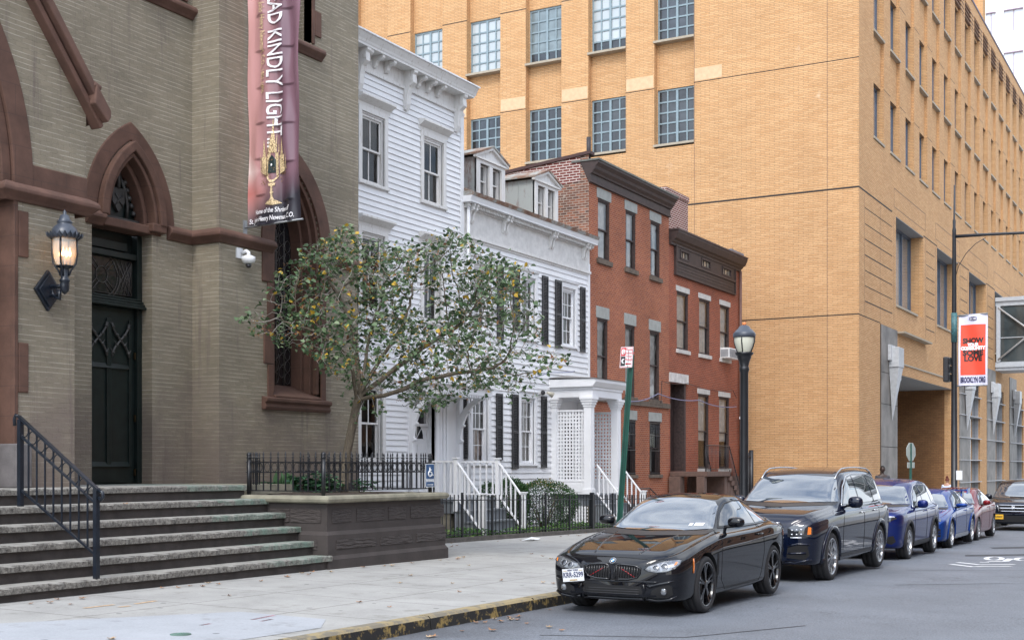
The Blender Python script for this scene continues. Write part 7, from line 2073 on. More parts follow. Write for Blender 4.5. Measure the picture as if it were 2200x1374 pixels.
# ---- dry leaves lying about
dry = plain('dry_leaf', (.30, .16, .08), .8, var=.4, scale=5)
pale = plain('pale_dry_leaf', (.42, .30, .18), .8, var=.4, scale=5)
def drymesh(mat, sd):
 r_ = random.Random(sd); pts = []
 n = 10
 for i in range(n):
  a = 2 * PI * i / n; r = .05 * (1 if i % 2 else .55) * r_.uniform(.8, 1.2); pts.append((r * math.cos(a), r * math.sin(a), .012 + .02 * r_.random() * (i % 2)))
 q = MB(); q.add([(0, 0, .006)] + pts, [(0, 1 + i, 1 + (i + 1) % n) for i in range(n)]); return q.mesh('dry_leaf', mat, False)
dm_ = [drymesh(dry, 1), drymesh(dry, 2), drymesh(pale, 3)]
spots = []
for _ in range(26): spots.append((rnd.uniform(-12.2, -11.9) - abs(rnd.gauss(0, .0)), rnd.uniform(9.2, 20), 's'))
for _ in range(20): spots.append((rnd.uniform(-14.8, -14.1), rnd.uniform(20.4, 31), 's'))
for _ in range(22): spots.append((rnd.uniform(-12, -8.2), rnd.uniform(8, 22), 's'))
for _ in range(16): spots.append((rnd.uniform(-7.6, -7.2), rnd.uniform(10.2, 14.5), 'r'))
for _ in range(8): spots.append((rnd.uniform(-7.2, -6.3), rnd.uniform(9.5, 13), 'r'))
for x, y, w_ in spots:
 z = SW(x, y) + .003 if w_ == 's' else G(y) + .003
 o = put('dry_leaf', dm_[rnd.randrange(3)], loc=(x, y, z)); o.rotation_euler = (0, 0, rnd.uniform(0, 6)); s = rnd.uniform(.6, 1.2); o.scale = (s, s, s)
 if w_ == 's': tag(o, 'small brown dry leaf lying on the pavement', 'leaf', 'dry leaves on the pavement')
 else: tag(o, 'small brown dry leaf lying in the gutter by the kerb', 'leaf', 'dry leaves in the gutter')
for i, (px, py, k) in enumerate(((60, 1079, 0), (270, 1083, 1), (515, 1135, 3), (580, 1162, 3), (672, 1229, 4))):
 k = min(k, 4); zz = ZS[::-1][[1, 1, 3, 4, 5][i]] if i < 4 else ZS[0]
 p = onz(px, py, zz);
 o = put('dry_leaf', dm_[0], loc=(p.x, min(p.y, 15.9), zz + .002)); tag(o, 'brown dry leaf lying on a stone step', 'leaf', 'dry leaves on the steps')
pp = onz(1142, 1160, SW(-14.4, FY(1142, -14.4)) + .01)
q = MB(); q.add([(pp.x + a, pp.y + b, SW(pp.x, pp.y) + c) for a, b, c in ((-.12, -.3, .01), (.1, -.2, .05), (.12, .1, .02), (.05, .35, .04), (-.14, .25, .015), (0, 0, .09))], [(0, 1, 5), (1, 2, 5), (2, 3, 5), (3, 4, 5), (4, 0, 5)]); o = q.build('crumpled_paper', wp2, recalc=False); tag(o, 'crumpled white paper lying by the garden kerb', 'litter'); recenter(o)
# ------------------------------------------------------------------ cars
def pchip(keys, x):
 X = [k[0] for k in keys]; Y = [k[1] for k in keys]; n = len(X)
 if x <= X[0]: return Y[0]
 if x >= X[-1]: return Y[-1]
 h = [X[i + 1] - X[i] for i in range(n - 1)]; d = [(Y[i + 1] - Y[i]) / h[i] for i in range(n - 1)]
 def sl(i):
  if i == 0: return d[0]
  if i == n - 1: return d[-1]
  if d[i - 1] * d[i] <= 0: return 0
  w1, w2 = 2 * h[i] + h[i - 1], h[i] + 2 * h[i - 1]
  return (w1 + w2) / (w1 / d[i - 1] + w2 / d[i])
 i = max(k for k in range(n - 1) if X[k] <= x); t = (x - X[i]) / h[i]
 a, b = sl(i), sl(i + 1)
 return (2 * t ** 3 - 3 * t * t + 1) * Y[i] + (t ** 3 - 2 * t * t + t) * h[i] * a + (-2 * t ** 3 + 3 * t * t) * Y[i + 1] + (t ** 3 - t * t) * h[i] * b
def paint(name, col, metal=.5, rough=.28, flake=.1):
 n = NT(name); c = n.mix(n.ramp(n.noise(2, n.pos(), 3), [(.3, (0,) * 3), (.7, (1,) * 3)]), tuple(k * .92 for k in col), tuple(k * 1.08 for k in col))
 n.set(Base_Color=c, Metallic=metal, Roughness=rough, Coat_Weight=1.0, Coat_Roughness=.005); n.b.inputs['Specular IOR Level'].default_value = 0; n.b.inputs['Coat IOR'].default_value = 1.5 if metal < .25 else 1.38
 return n.m
CM = {'tyre': plain('tyre_rubber', (.022, .022, .024), .75, var=.2), 'black': plain('black_plastic_trim', (.015, .015, .017), .45, var=.15), 'well': plain('wheel_well', (.006, .006, .007), .9),
  'chrome': plain('chrome_trim', (.62, .63, .65), .12, 1, var=.03), 'silver': plain('silver_alloy', (.42, .43, .45), .25, .9, var=.05), 'blackrim': plain('gloss_black_alloy', (.014, .014, .016), .2, .3, var=.05, coat=.6),
  'lamp': plain('clear_headlamp', (.20, .21, .225), .08, .6, var=.5, scale=30, coat=1), 'lampdark': plain('dark_headlamp', (.05, .055, .065), .06, .5, var=.3, coat=1), 'led': plain('bright_lamp_lens', (.80, .83, .88), .1, .3, var=.1, coat=1), 'amber': plain('amber_reflector', (.75, .20, .03), .2, coat=.5),
  'gap': plain('panel_gap', (.004, .004, .005), .8), 'redacc': plain('red_grille_accent', (.28, .012, .018), .35), 'plate': plain('white_licence_plate', (.66, .67, .68), .4, var=.04), 'yplate': plain('yellow_licence_plate', (.75, .42, .03), .4, var=.05)}
def carglass(name, col, coat_ior=1.75):
 n = NT(name); n.set(Base_Color=col, Roughness=.03, Coat_Weight=1., Coat_Roughness=.0); n.b.inputs['IOR'].default_value = 1.7; n.b.inputs['Coat IOR'].default_value = coat_ior; return n.m
CM['wind'] = carglass('windscreen_glass', (.045, .06, .08), 2.7); CM['side'] = carglass('tinted_side_glass', (.006, .007, .007), 1.45)
def wheel_parts(root, x, y, R_, W_, style, side, rimR):
 """wheel at local x,y ; side = -1 for the street side"""
 ax = lambda r, t, o: (x + r * math.cos(t), y + side * o, R_ + r * math.sin(t))
 def ring_(prof, seg=40, smooth=True):
  mb = MB(); vs = [ax(r, 2 * PI * k / seg, o) for r, o in prof for k in range(seg)]
  mb.add(vs, [(i * seg + k, i * seg + (k + 1) % seg, (i + 1) * seg + (k + 1) % seg, (i + 1) * seg + k) for i in range(len(prof) - 1) for k in range(seg)], smooth); return mb
 h = W_ / 2
 hub = MB(); vs = [ax(rimR * .62, 2 * PI * k / 24, o) for o in (-.02, .0) for k in range(24)]
 hub.add(vs, [(k, (k + 1) % 24, 24 + (k + 1) % 24, 24 + k) for k in range(24)] + [tuple(range(24)), tuple(range(24, 48))])
 w = put('wheel', hub.mesh('wheel', plain('brake_disc', (.10, .10, .10), .4, .7)), root, local=True)
 t = ring_([(rimR * .98, -h), (rimR + .03, -h * 1.02), (R_ - .03, -h), (R_ - .004, -h * .82), (R_, -h * .4), (R_ - .006, -h * .38), (R_ - .006, -h * .3), (R_, -h * .28), (R_, h * .28), (R_ - .006, h * .3), (R_ - .006, h * .38), (R_, h * .4), (R_ - .004, h * .82), (R_ - .03, h), (rimR + .03, h * 1.03), (rimR * .98, h * .98), (rimR * .95, h * .6), (rimR * .93, -h)])
 put('tyre', t.mesh('tyre', CM['tyre']), w, local=True)
 rm = ring_([(rimR * 1.0, h * .90), (rimR * 1.0, h * 1.0), (rimR * .95, h * 1.0), (rimR * .92, h * .85), (rimR * .88, h * .1), (rimR * .88, -h * .8)])
 ns, dbl = {'five_double': (5, 1), 'multi': (10, 1), 'five': (5, 0), 'ten': (10, 0), 'cover': (7, 0)}[style]
 mt = CM['blackrim'] if style in ('five_double',) or root.get('darkrim') else CM['silver']
 for k in range(ns):
  for d in ((-.13, .13) if dbl else (0,)):
   if style == 'multi': d *= .45
   t0 = 2 * PI * k / ns + .3; wd0, wd1 = (.012, .017) if dbl else (.035, .05)
   if style == 'multi': wd0, wd1 = .010, .014
   if style == 'ten': wd0, wd1 = .016, .024
   ra, rb_ = rimR * .16, rimR * .96; ta, tb = t0 + d * .55, t0 + d * 1.25
   vs = []
   for r, tt, wd, oo in ((ra, ta, wd0, h * .86), (rimR * .6, (ta + tb) / 2, (wd0 + wd1) / 2 * .85, h * .80), (rb_, tb, wd1, h * .92)):
    c = ax(r, tt, oo); n_ = (-math.sin(tt), 0, math.cos(tt))
    for s_ in (-1, 1):
     for q in (0, -.03): vs.append((c[0] + n_[0] * wd * s_, c[1] + side * q, c[2] + n_[2] * wd * s_))
   fs = []
   for i in range(2):
    b = 4 * i; fs += [(b, b + 2, b + 6, b + 4), (b, b + 1, b + 5, b + 4), (b + 2, b + 3, b + 7, b + 6)]
   rm.add(vs, fs)
 vs = [ax(r, 2 * PI * k / 16, o) for r, o in ((rimR * .2, h * .6), (rimR * .2, h * .88), (rimR * .12, h * .93)) for k in range(16)]
 rm.add(vs, [(i * 16 + k, i * 16 + (k + 1) % 16, (i + 1) * 16 + (k + 1) % 16, (i + 1) * 16 + k) for i in range(2) for k in range(16)] + [tuple(range(32, 48))])
 put('rim', rm.mesh('rim', mt), w, local=True)
class Car:
 def __init__(s, name, label, cat, loc, spec, mat, sx=1, sz=1, rz=PI / 2):
  s.root = thing(name, label, cat, loc, rz, 'cars parked along the kerb'); s.sp = spec; s.mat = mat; s.sx, s.sz = sx, sz
  K = spec; L = K['L']; s.L = L * sx
  NX, xs = 90, []
  for i in range(NX + 1):
   t = i / NX; xs.append(L * (.5 - .5 * math.cos(PI * t)) * .55 + L * t * .45)
  secs = []
  for x in xs:
   g = lambda k: pchip(K[k], x)
   w, zb_, zs, zt, zr, wr, wg = g('w'), g('zb'), g('zs'), g('zt'), g('zr'), g('wr'), g('wg')
   P = [(0, zb_), (w * .55, zb_), (w * .86, zb_ + .005), (w * .955, zb_ + .05), (w * .985, zb_ + .35 * (zs - zb_)), (w, zb_ + .66 * (zs - zb_)), (w * .992, zs - .07), (w * .965, zs - .015), (wg + (w * .965 - wg) * .35, zs + .012), (wg, zs + .02 + .1 * (zr - zs)),
     ((wg + wr) / 2 + .018 * min(1, (zr - zs) * 4), zs + .55 * (zr - zs)), (wr + .012, zr - .03 * min(1, (zr - zs) * 4)), (wr * .93, zr + (zt - zr) * .40), (wr * .70, zr + (zt - zr) * .74), (wr * .38, zr + (zt - zr) * .94), (0, zt)]
   C = []
   for i in range(len(P) - 1):
    p0 = Vector(P[max(i - 1, 0)]) if i else Vector((-P[1][0], P[1][1])); p1 = Vector(P[i]); p2 = Vector(P[i + 1]); p3 = Vector(P[i + 2]) if i + 2 < len(P) else Vector((-P[-2][0], P[-2][1]))
    for q in range(3):
     t = q / 3; lin = p1.lerp(p2, t); cr_ = .5 * ((2 * p1) + (-p0 + p2) * t + (2 * p0 - 5 * p1 + 4 * p2 - p3) * t * t + (-p0 + 3 * p1 - 3 * p2 + p3) * t ** 3)
     C.append(lin.lerp(cr_, .85))
   C.append(Vector(P[-1])); secs.append([(x, -c.x, c.y) for c in C] + [(x, c.x, c.y) for c in C[-2:0:-1]])
  n = len(secs[0]); vs = [(p[0] * sx, p[1], p[2] * sz) for q in secs for p in q]
  fs = [(i * n + k, i * n + (k + 1) % n, (i + 1) * n + (k + 1) % n, (i + 1) * n + k) for i in range(NX) for k in range(n)]
  fs += [tuple(range(n))[::-1], tuple(range(NX * n, NX * n + n))]
  me = bpy.data.meshes.new('body'); me.from_pydata(vs, [], fs); me.update()
  bm = bmesh.new(); bm.from_mesh(me); bmesh.ops.recalc_face_normals(bm, faces=bm.faces); bm.to_mesh(me)
  s.bvh = BVHTree.FromBMesh(bm); bm.free()
  me.materials.append(mat); me.materials.append(CM['well'])
  o = put('body', me, s.root, local=True); s.body = o
  s.R = K['R'] * sz; s.wx = [K['ax'][0] * sx, K['ax'][1] * sx]
  cut = MB(); hw = max(v for _, v in K['w'])
  for x in s.wx:
   for sd in (-1, 1):
    seg = 40; vs = [(x + (s.R + .045) * math.cos(2 * PI * k / seg), sd * y, s.R + (s.R + .045) * math.sin(2 * PI * k / seg)) for y in (hw - .34, hw + .2) for k in range(seg)]
    cut.add(vs, [(k, (k + 1) % seg, seg + (k + 1) % seg, seg + k) for k in range(seg)] + [tuple(range(seg))[::-1], tuple(range(seg, 2 * seg))])
  cme = cut.mesh('arch_cutter', CM['well']); cme.materials.clear(); cme.materials.append(mat); cme.materials.append(CM['well'])
  for p in cme.polygons: p.material_index = 1
  co = bpy.data.objects.new('arch_cutter', cme); link(co)
  md = o.modifiers.new('arches', 'BOOLEAN'); md.operation = 'DIFFERENCE'; md.object = co; md.solver = 'EXACT'
  # the cutter must share the car's frame while it cuts
  mw = Matrix.Translation(loc) @ Matrix.Rotation(rz, 4, 'Z'); co.matrix_world = mw
  bpy.context.view_layer.update(); dg = bpy.context.evaluated_depsgraph_get()
  nm = bpy.data.meshes.new_from_object(o.evaluated_get(dg)); o.modifiers.clear(); o.data = nm; bpy.data.objects.remove(co)
  for p in nm.polygons: p.use_smooth = True
  nm.set_sharp_from_angle(angle=math.radians(35))
  yw = hw - K['tw'] / 2 - .015
  for x in s.wx:
   for sd in (-1, 1): wheel_parts(s.root, x, sd * yw, s.R, K['tw'], K['rim'], sd, K['rimR'] * sz)
 def hit(s, a, b, axis, sd=1):
  a_, b_ = a, b
  if axis == 'x': o, d = Vector((-1, a, b * s.sz)), Vector((1, 0, 0))
  elif axis == 'r': o, d = Vector((s.L + 1, a, b * s.sz)), Vector((-1, 0, 0))
  elif axis == 'y': o, d = Vector((a * s.sx, sd * 3, b * s.sz)), Vector((0, -sd, 0))
  else: o, d = Vector((a * s.sx, b, 4)), Vector((0, 0, -1))
  h = s.bvh.ray_cast(o, d)
  if h[0] is None:
   h = s.bvh.find_nearest(o + d * 1.2); return h[0], h[1]
  return h[0], (h[1] if h[1].dot(d) < 0 else -h[1])
 def patch(s, name, poly, axis, mat, off=.004, sd=1, th=0, parent=None, step=.045, label=None):
  bm = bmesh.new(); vs = [bm.verts.new((p[0], p[1], 0)) for p in poly]; bm.faces.new(vs)
  xs = [p[0] for p in poly]; ys_ = [p[1] for p in poly]
  for k, (lo, hi) in enumerate(((min(xs), max(xs)), (min(ys_), max(ys_)))):
   n = int((hi - lo) / step)
   for i in range(1, n + 1):
    c = lo + (hi - lo) * i / (n + 1); co = Vector((c, 0, 0)) if k == 0 else Vector((0, c, 0)); no = Vector((1, 0, 0)) if k == 0 else Vector((0, 1, 0))
    bmesh.ops.bisect_plane(bm, geom=bm.verts[:] + bm.edges[:] + bm.faces[:], plane_co=co, plane_no=no, dist=1e-5)
  for v in bm.verts:
   h, nn_ = s.hit(v.co.x, v.co.y, axis, sd); v.co = h + nn_ * off
  me = bpy.data.meshes.new(name); bm.to_mesh(me); bm.free()
  for p in me.polygons: p.use_smooth = True
  me.materials.append(mat); o = put(name, me, parent or s.root, local=True, label=label)
  if th: md = o.modifiers.new('thick', 'SOLIDIFY'); md.thickness = th; md.offset = 0
  return o
 def line(s, name, pts, axis, mat, r=.004, sd=1, parent=None, closed=False, off=0, sub=True, mb=None):
  if closed: pts = pts + pts[:1]
  P = []
  for a, b in zip(pts[:-1], pts[1:]):
   n = max(1, int(math.dist(a, b) / .06)) if sub else 1
   for i in range(n): h, nn_ = s.hit(a[0] + (b[0] - a[0]) * i / n, a[1] + (b[1] - a[1]) * i / n, axis, sd); P.append(h + nn_ * off)
  h, nn_ = s.hit(*pts[-1], axis, sd); P.append(h + nn_ * off)
  q = mb or MB(); q.tube(P, r, 6)
  if mb is None: return put(name, q.mesh(name, mat), parent or s.root, local=True)
 def blob(s, name, c, r, mat, parent=None):
  q = MB(); n, m_ = 12, 8; vs = []
  for i in range(m_ + 1):
   for k in range(n):
    a, b = PI * i / m_, 2 * PI * k / n; x, y, z = math.sin(a) * math.cos(b), math.sin(a) * math.sin(b), math.cos(a)
    f = lambda v: math.copysign(abs(v) ** .75, v); vs.append((c[0] + r[0] * f(x), c[1] + r[1] * f(y), c[2] + r[2] * f(z)))
  q.add(vs, [(i * n + k, i * n + (k + 1) % n, (i + 1) * n + (k + 1) % n, (i + 1) * n + k) for i in range(m_) for k in range(n)], True)
  return put(name, q.mesh(name, mat), parent or s.root, local=True)
 def mirror(s, x, z, mat, size=(.07, .11, .075)):
  for sd in (-1, 1):
   h, nn_ = s.hit(x, z, 'y', sd)
   c = (h.x - .0, h.y + sd * .17, h.z + .05)
   o = s.blob('wing_mirror', c, size, mat)
   q = MB(); q.tube([(h.x + .03, h.y - sd * .02, h.z - .02), (c[0] + .01, c[1] - sd * .05, c[2] - .05)], .025, 6); put('mirror_stalk', q.mesh('mirror_stalk', CM['black']), o, local=True)
   q = MB(); q.box(W3, c[0] + size[0] * .9, c[0] + size[0] * 1.02, c[1] - size[1] * .7, c[1] + size[1] * .7, c[2] - size[2] * .6, c[2] + size[2] * .6); put('mirror_glass', q.mesh('mirror_glass', CM['wind']), o, local=True)
 def handle(s, x, z, mat):
  for sd in (-1, 1):
   h, nn_ = s.hit(x, z, 'y', sd); q = MB(); q.tube([(h.x - .09, h.y + sd * .012, h.z), (h.x - .05, h.y + sd * .035, h.z + .004), (h.x + .06, h.y + sd * .035, h.z + .006), (h.x + .10, h.y + sd * .012, h.z + .006)], .013, 6); put('door_handle', q.mesh('door_handle', mat), s.root, local=True)
 def both(s, fn, poly, *a, **k):
  """mirrored pair of front patches"""
  return [fn(a[0], poly, *a[1:], **k), fn(a[0], [(-p[0], p[1]) for p in poly], *a[1:], **k)]
 def tag_text(s, txt, size, mat, x0, y, z, parent, sx=1):
  me = text_mesh(txt, size, mat, .003, .002, sx=sx)
  for v in me.vertices: a, b, c = v.co; v.co = (x0 - c, y - a, z + b)      # read from the front
  return put('lettering', me, parent, local=True)
# ---------- black two-door coupe
sp1 = dict(L=4.64, R=.335, rimR=.262, tw=.235, rim='five_double', ax=(.88, 3.63),
 w=[(0, .60), (.03, .73), (.08, .81), (.16, .86), (.32, .888), (.6, .900), (1.2, .905), (3.0, .912), (3.7, .915), (4.2, .86), (4.5, .76), (4.64, .62)],
 zb=[(0, .24), (.1, .19), (.4, .17), (1.3, .17), (3.3, .18), (4.2, .24), (4.64, .36)],
 zs=[(0, .56), (.05, .61), (.15, .66), (.35, .705), (.7, .775), (1.1, .835), (1.5, .880), (2.2, .905), (3.0, .925), (3.6, .955), (4.2, .93), (4.5, .87), (4.64, .78)],
 zt=[(0, .61), (.05, .665), (.15, .715), (.35, .77), (.7, .845), (1.1, .905), (1.48, .955), (1.62, 1.02), (1.95, 1.195), (2.28, 1.325), (2.6, 1.372), (2.9, 1.372), (3.3, 1.325), (3.8, 1.165), (4.1, 1.055), (4.45, 1.03), (4.6, .95), (4.64, .88)],
 zr=[(0, .595), (.05, .645), (.15, .695), (.35, .748), (.7, .822), (1.1, .88), (1.48, .925), (1.62, .955), (1.95, 1.10), (2.28, 1.235), (2.6, 1.305), (2.9, 1.305), (3.3, 1.25), (3.8, 1.09), (4.1, 1.01), (4.45, .98), (4.64, .84)],
 wr=[(0, .40), (.15, .60), (.35, .67), (.7, .71), (1.48, .73), (1.62, .72), (1.95, .66), (2.28, .60), (2.8, .575), (3.3, .56), (3.8, .56), (4.2, .60), (4.64, .5)],
 wg=[(0, .44), (.15, .68), (.35, .76), (.7, .80), (1.48, .80), (2.2, .80), (3.0, .79), (3.6, .76), (4.1, .74), (4.64, .55)])
blk = paint('black_metallic_paint', (.004, .0045, .007), .0)
X1_, YF1 = -5.65 - .905 + .01, 15.03 - .88 * .97 - .03
c = Car('coupe', 'black two-door coupe parked nearest the camera', 'car', (X1_, YF1, G(15)), sp1, blk, .97, 1.055)
P_ = c.patch
P_('windscreen', [(-.71, .958), (-.40, .938), (0, .932), (.40, .938), (.71, .958), (.585, 1.22), (.52, 1.272), (.3, 1.308), (0, 1.32), (-.3, 1.308), (-.52, 1.272), (-.585, 1.22)], 'x', CM['wind'], .005)
0 and P_('windscreen_band', [(-.55, 1.297), (-.3, 1.327), (0, 1.337), (.3, 1.327), (.55, 1.297), (.50, 1.318), (0, 1.352), (-.50, 1.318)], 'x', CM['black'], .005)
P_('wiper_cowl', [(-.72, .90), (0, .885), (.72, .90), (.74, .945), (0, .922), (-.74, .945)], 'x', CM['black'], .004)
for sd in (-1, 1):
 a = [(1.78, .985), (2.08, 1.135), (2.38, 1.238), (2.7, 1.265), (3.02, 1.260), (3.06, .985)]
 b = [(3.10, .987), (3.06, 1.256), (3.35, 1.210), (3.62, 1.115), (3.80, 1.03), (3.74, 1.005)]
 sg_ = P_('side_window', a, 'y', CM['side'], .004, sd); P_('quarter_window', b, 'y', CM['side'], .004, sd)
 c.line('window_trim', [(1.72, .965), (2.05, 1.145), (2.38, 1.252), (2.7, 1.280), (3.06, 1.275), (3.38, 1.222), (3.66, 1.12), (3.86, 1.03), (3.78, .985), (3.1, .965), (2.4, .955), (1.72, .965)], 'y', CM['black'], .009, sd)
 c.line('panel_gap', [(1.44, .35), (1.42, .62), (1.46, .82), (1.56, .93)], 'y', CM['gap'], .004, sd)
 c.line('panel_gap', [(1.44, .35), (1.6, .235), (3.0, .24), (3.08, .35), (3.16, .62), (3.10, .97)], 'y', CM['gap'], .004, sd)
 c.line('crease', [(1.0, .70), (1.5, .735), (2.4, .76), (3.3, .80), (4.1, .83)], 'y', blk, .010, sd, off=-.004)
 P_('side_vent', [(1.22, .40), (1.25, .68), (1.31, .68), (1.31, .42)], 'y', CM['gap'], .002, sd)
 P_('side_marker', [(.40, .50), (.42, .665), (.44, .665), (.435, .50)], 'y', CM['amber'], .006, sd, th=.006)
 c.line('sill_line', [(1.25, .255), (2.2, .25), (3.15, .265)], 'y', CM['gap'], .005, sd)
hood = lambda s_: [(.15, s_ * .30), (.35, s_ * .34), (.8, s_ * .40), (1.45, s_ * .50)]
for s_ in (-1, 1):
 c.line('bonnet_crease', hood(s_), 'z', blk, .016, off=-.010)
 c.line('bonnet_gap', [(.10, s_ * .62), (.35, s_ * .755), (.9, s_ * .80), (1.5, s_ * .775)], 'z', CM['gap'], .004)
c.line('bonnet_gap', [(-.64, .663), (-.45, .658), (-.2, .672), (0, .676), (.2, .672), (.45, .658), (.64, .663)], 'x', CM['gap'], .004)
kid = [(.035, .425), (.03, .50), (.05, .585), (.10, .60), (.30, .588), (.375, .56), (.365, .50), (.33, .455), (.22, .43)]
for s_ in (-1, 1):
 K_ = [(s_ * a, b) for a, b in kid]
 g = P_('grille', K_, 'x', CM['gap'], .004)
 c.line('grille_surround', K_, 'x', CM['blackrim'], .013, closed=True, parent=g, off=.004)
 for k in range(9):
  y = s_ * (.065 + .034 * k); c.line('grille_bar', [(y, .44 + .002 * k), (y, .588 - .0025 * k)], 'x', CM['blackrim'], .0065, parent=g, off=.010)
 c.line('grille_accent', [(s_ * .10, .465) if s_ < 0 else (s_ * .33, .465), (s_ * .30, .52) if s_ < 0 else (s_ * .10, .53)][::1] if False else [(s_ * .30, .455), (s_ * .12, .55)], 'x', CM['redacc'], .006, parent=g, off=.006)
 hl = [(s_ * a, b) for a, b in ((.42, .548), (.50, .595), (.62, .630), (.74, .655), (.83, .655), (.83, .615), (.79, .570), (.70, .530), (.58, .518), (.48, .530))]
 h_ = P_('headlight', hl, 'x', CM['lamp'], .006, step=.03)
 c.line('headlight_surround', hl, 'x', CM['lampdark'], .008, closed=True, parent=h_, off=.003)
 for (yy, zz, rr_) in ((.570, .568, .036), (.672, .588, .041)):
  h, nn_ = c.hit(s_ * yy, zz, 'x'); q = MB(); rg = [(0, 0), (rr_ * .5, 0), (rr_ * .62, .0)]
  T1 = nn_.cross(Vector((0, 0, 1))).normalized(); T2 = T1.cross(nn_).normalized()
  q.tube([h + nn_ * .012 + T1 * rr_ * math.cos(t) + T2 * rr_ * math.sin(t) for t in [2 * PI * k / 16 for k in range(17)]], .0045, 5); put('lamp_ring', q.mesh('lamp_ring', CM['silver']), h_, local=True)
  q = MB(); q.add([h + nn_ * .010 + T1 * rr_ * .85 * math.cos(t) + T2 * rr_ * .85 * math.sin(t) for t in [2 * PI * k / 16 for k in range(16)]] + [h + nn_ * .020], [(k, (k + 1) % 16, 16) for k in range(16)], True); put('lamp_lens', q.mesh('lamp_lens', CM['lampdark']), h_, local=True)
 P_('indicator', [(s_ * a, b) for a, b in ((.775, .60), (.785, .635), (.805, .635), (.80, .61))], 'x', CM['amber'], .010, parent=h_)
 # outer bumper opening with fog lamp and blade
 b_ = P_('bumper_opening', [(s_ * a, b) for a, b in ((.50, .235), (.52, .315), (.60, .355), (.72, .385), (.76, .36), (.765, .27), (.70, .235))], 'x', CM['gap'], .003)
 c.line('bumper_blade', [(s_ * a, b) for a, b in ((.40, .395), (.50, .355), (.60, .385), (.78, .42))], 'x', blk, .022, off=0, parent=b_)
 c.line('bumper_lip', [(s_ * a, b) for a, b in ((.44, .215), (.56, .195), (.72, .215), (.80, .25))], 'x', blk, .020, off=.004, parent=b_)
 h, nn_ = c.hit(s_ * .665, .305, 'x'); f_ = c.blob('fog_lamp', h + nn_ * .0, (.02, .038, .042), CM['lamp'], b_)
 c.line('bumper_strut', [(s_ * a, b) for a, b in ((.40, .395), (.43, .32), (.40, .22))], 'x', blk, .018, parent=b_)
P_('lower_grille', [(-.385, .235), (-.40, .30), (-.37, .355), (.37, .355), (.40, .30), (.385, .235)], 'x', CM['gap'], .003)
for k in range(3): c.line('lower_grille_bar', [(-.36, .262 + .028 * k), (.36, .262 + .028 * k)], 'x', CM['black'], .006)
c.line('bumper_lip', [(-.40, .205), (0, .20), (.40, .205)], 'x', blk, .024, off=0)
c.line('bumper_crease', [(-.60, .41), (-.35, .405), (0, .402), (.35, .405), (.60, .41)], 'x', blk, .012, off=-.004)
# round badge
h, nn_ = c.hit(0, .635, 'x'); T1 = Vector((0, 1, 0)); T2 = nn_.cross(T1).normalized(); T2 = T2 if T2.z > 0 else -T2
disc = lambda r, o, a0=0, a1=2 * PI, n=20: [h + nn_ * o + T1 * r * math.cos(a0 + (a1 - a0) * k / n) + T2 * r * math.sin(a0 + (a1 - a0) * k / n) for k in range(n + (0 if a1 - a0 > 6 else 1))]
q = MB(); q.add(disc(.041, .006) + disc(.041, .0), [tuple(range(20))] + [(k, (k + 1) % 20, 20 + (k + 1) % 20, 20 + k) for k in range(20)]); bd = put('badge', q.mesh('badge', CM['chrome']), c.root, local=True)
q = MB(); q.add(disc(.037, .008), [tuple(range(20))]); put('badge_ring', q.mesh('badge_ring', CM['gap']), bd, local=True)
for k, mt_ in enumerate((plain('badge_blue', (.05, .25, .6), .3), CM['plate'], plain('badge_blue', (.05, .25, .6)), CM['plate'])):
 q = MB(); q.add(disc(.024, .010, PI / 2 * k, PI / 2 * (k + 1), 6) + [h + nn_ * .010], [tuple(range(8))]); put('badge_quarter', q.mesh('badge_quarter', mt_), bd, local=True)
# crooked licence plate on the kerb side of the bumper
h, nn_ = c.hit(.50, .44, 'x')
pl_ = MB(); aa = math.radians(6)
def FPl(u, v, w):
 x_, y_ = u * math.cos(aa) - v * math.sin(aa), u * math.sin(aa) + v * math.cos(aa)
 return (h.x - .05 - w + u * -.12, .505 - x_, .455 * 1.055 + y_)
pl_.box(FPl, -.155, .155, -.078, .078, 0, .004); po = put('licence_plate', pl_.mesh('licence_plate', CM['plate']), c.root, local=True)
nvy = plain('navy_plate_print', (.02, .03, .10), .4)
def pltxt(t, sz_, v, mat, sx=1, bold=.002):
 me = text_mesh(t, sz_, mat, .002, bold, sx=sx)
 for k in me.vertices: a_, b_, c_ = k.co; k.co = FPl(a_, v + b_, .006 + c_)
 put('lettering', me, po, local=True)
pltxt('KRR-5299', .088, .0, nvy, .80); pltxt('NEW YORK', .030, .058, nvy, 1.0, .001); pltxt('EXCELSIOR', .020, -.062, plain('gold_plate_print', (.45, .28, .05), .4), 1.1, .001)
q = MB(); q.box(FPl, -.14, -.09, .05, .056, .004, .006); q.box(FPl, .09, .14, .05, .056, .004, .006); put('plate_stripe', q.mesh('plate_stripe', plain('gold_plate_print', (.45, .28, .05))), po, local=True)
c.mirror(1.90, .985, blk, (.075, .115, .065)); c.handle(2.92, .845, blk)
q = MB(); h2_, n2_ = c.hit(-.42, 1.02, 'x'); P_('registration_sticker', [(-.58, .985), (-.58, 1.02), (-.46, 1.02), (-.46, .985)], 'x', CM['plate'], .008); P_('inspection_sticker', [(-.44, .985), (-.44, 1.015), (-.39, 1.015), (-.39, .985)], 'x', CM['plate'], .008)
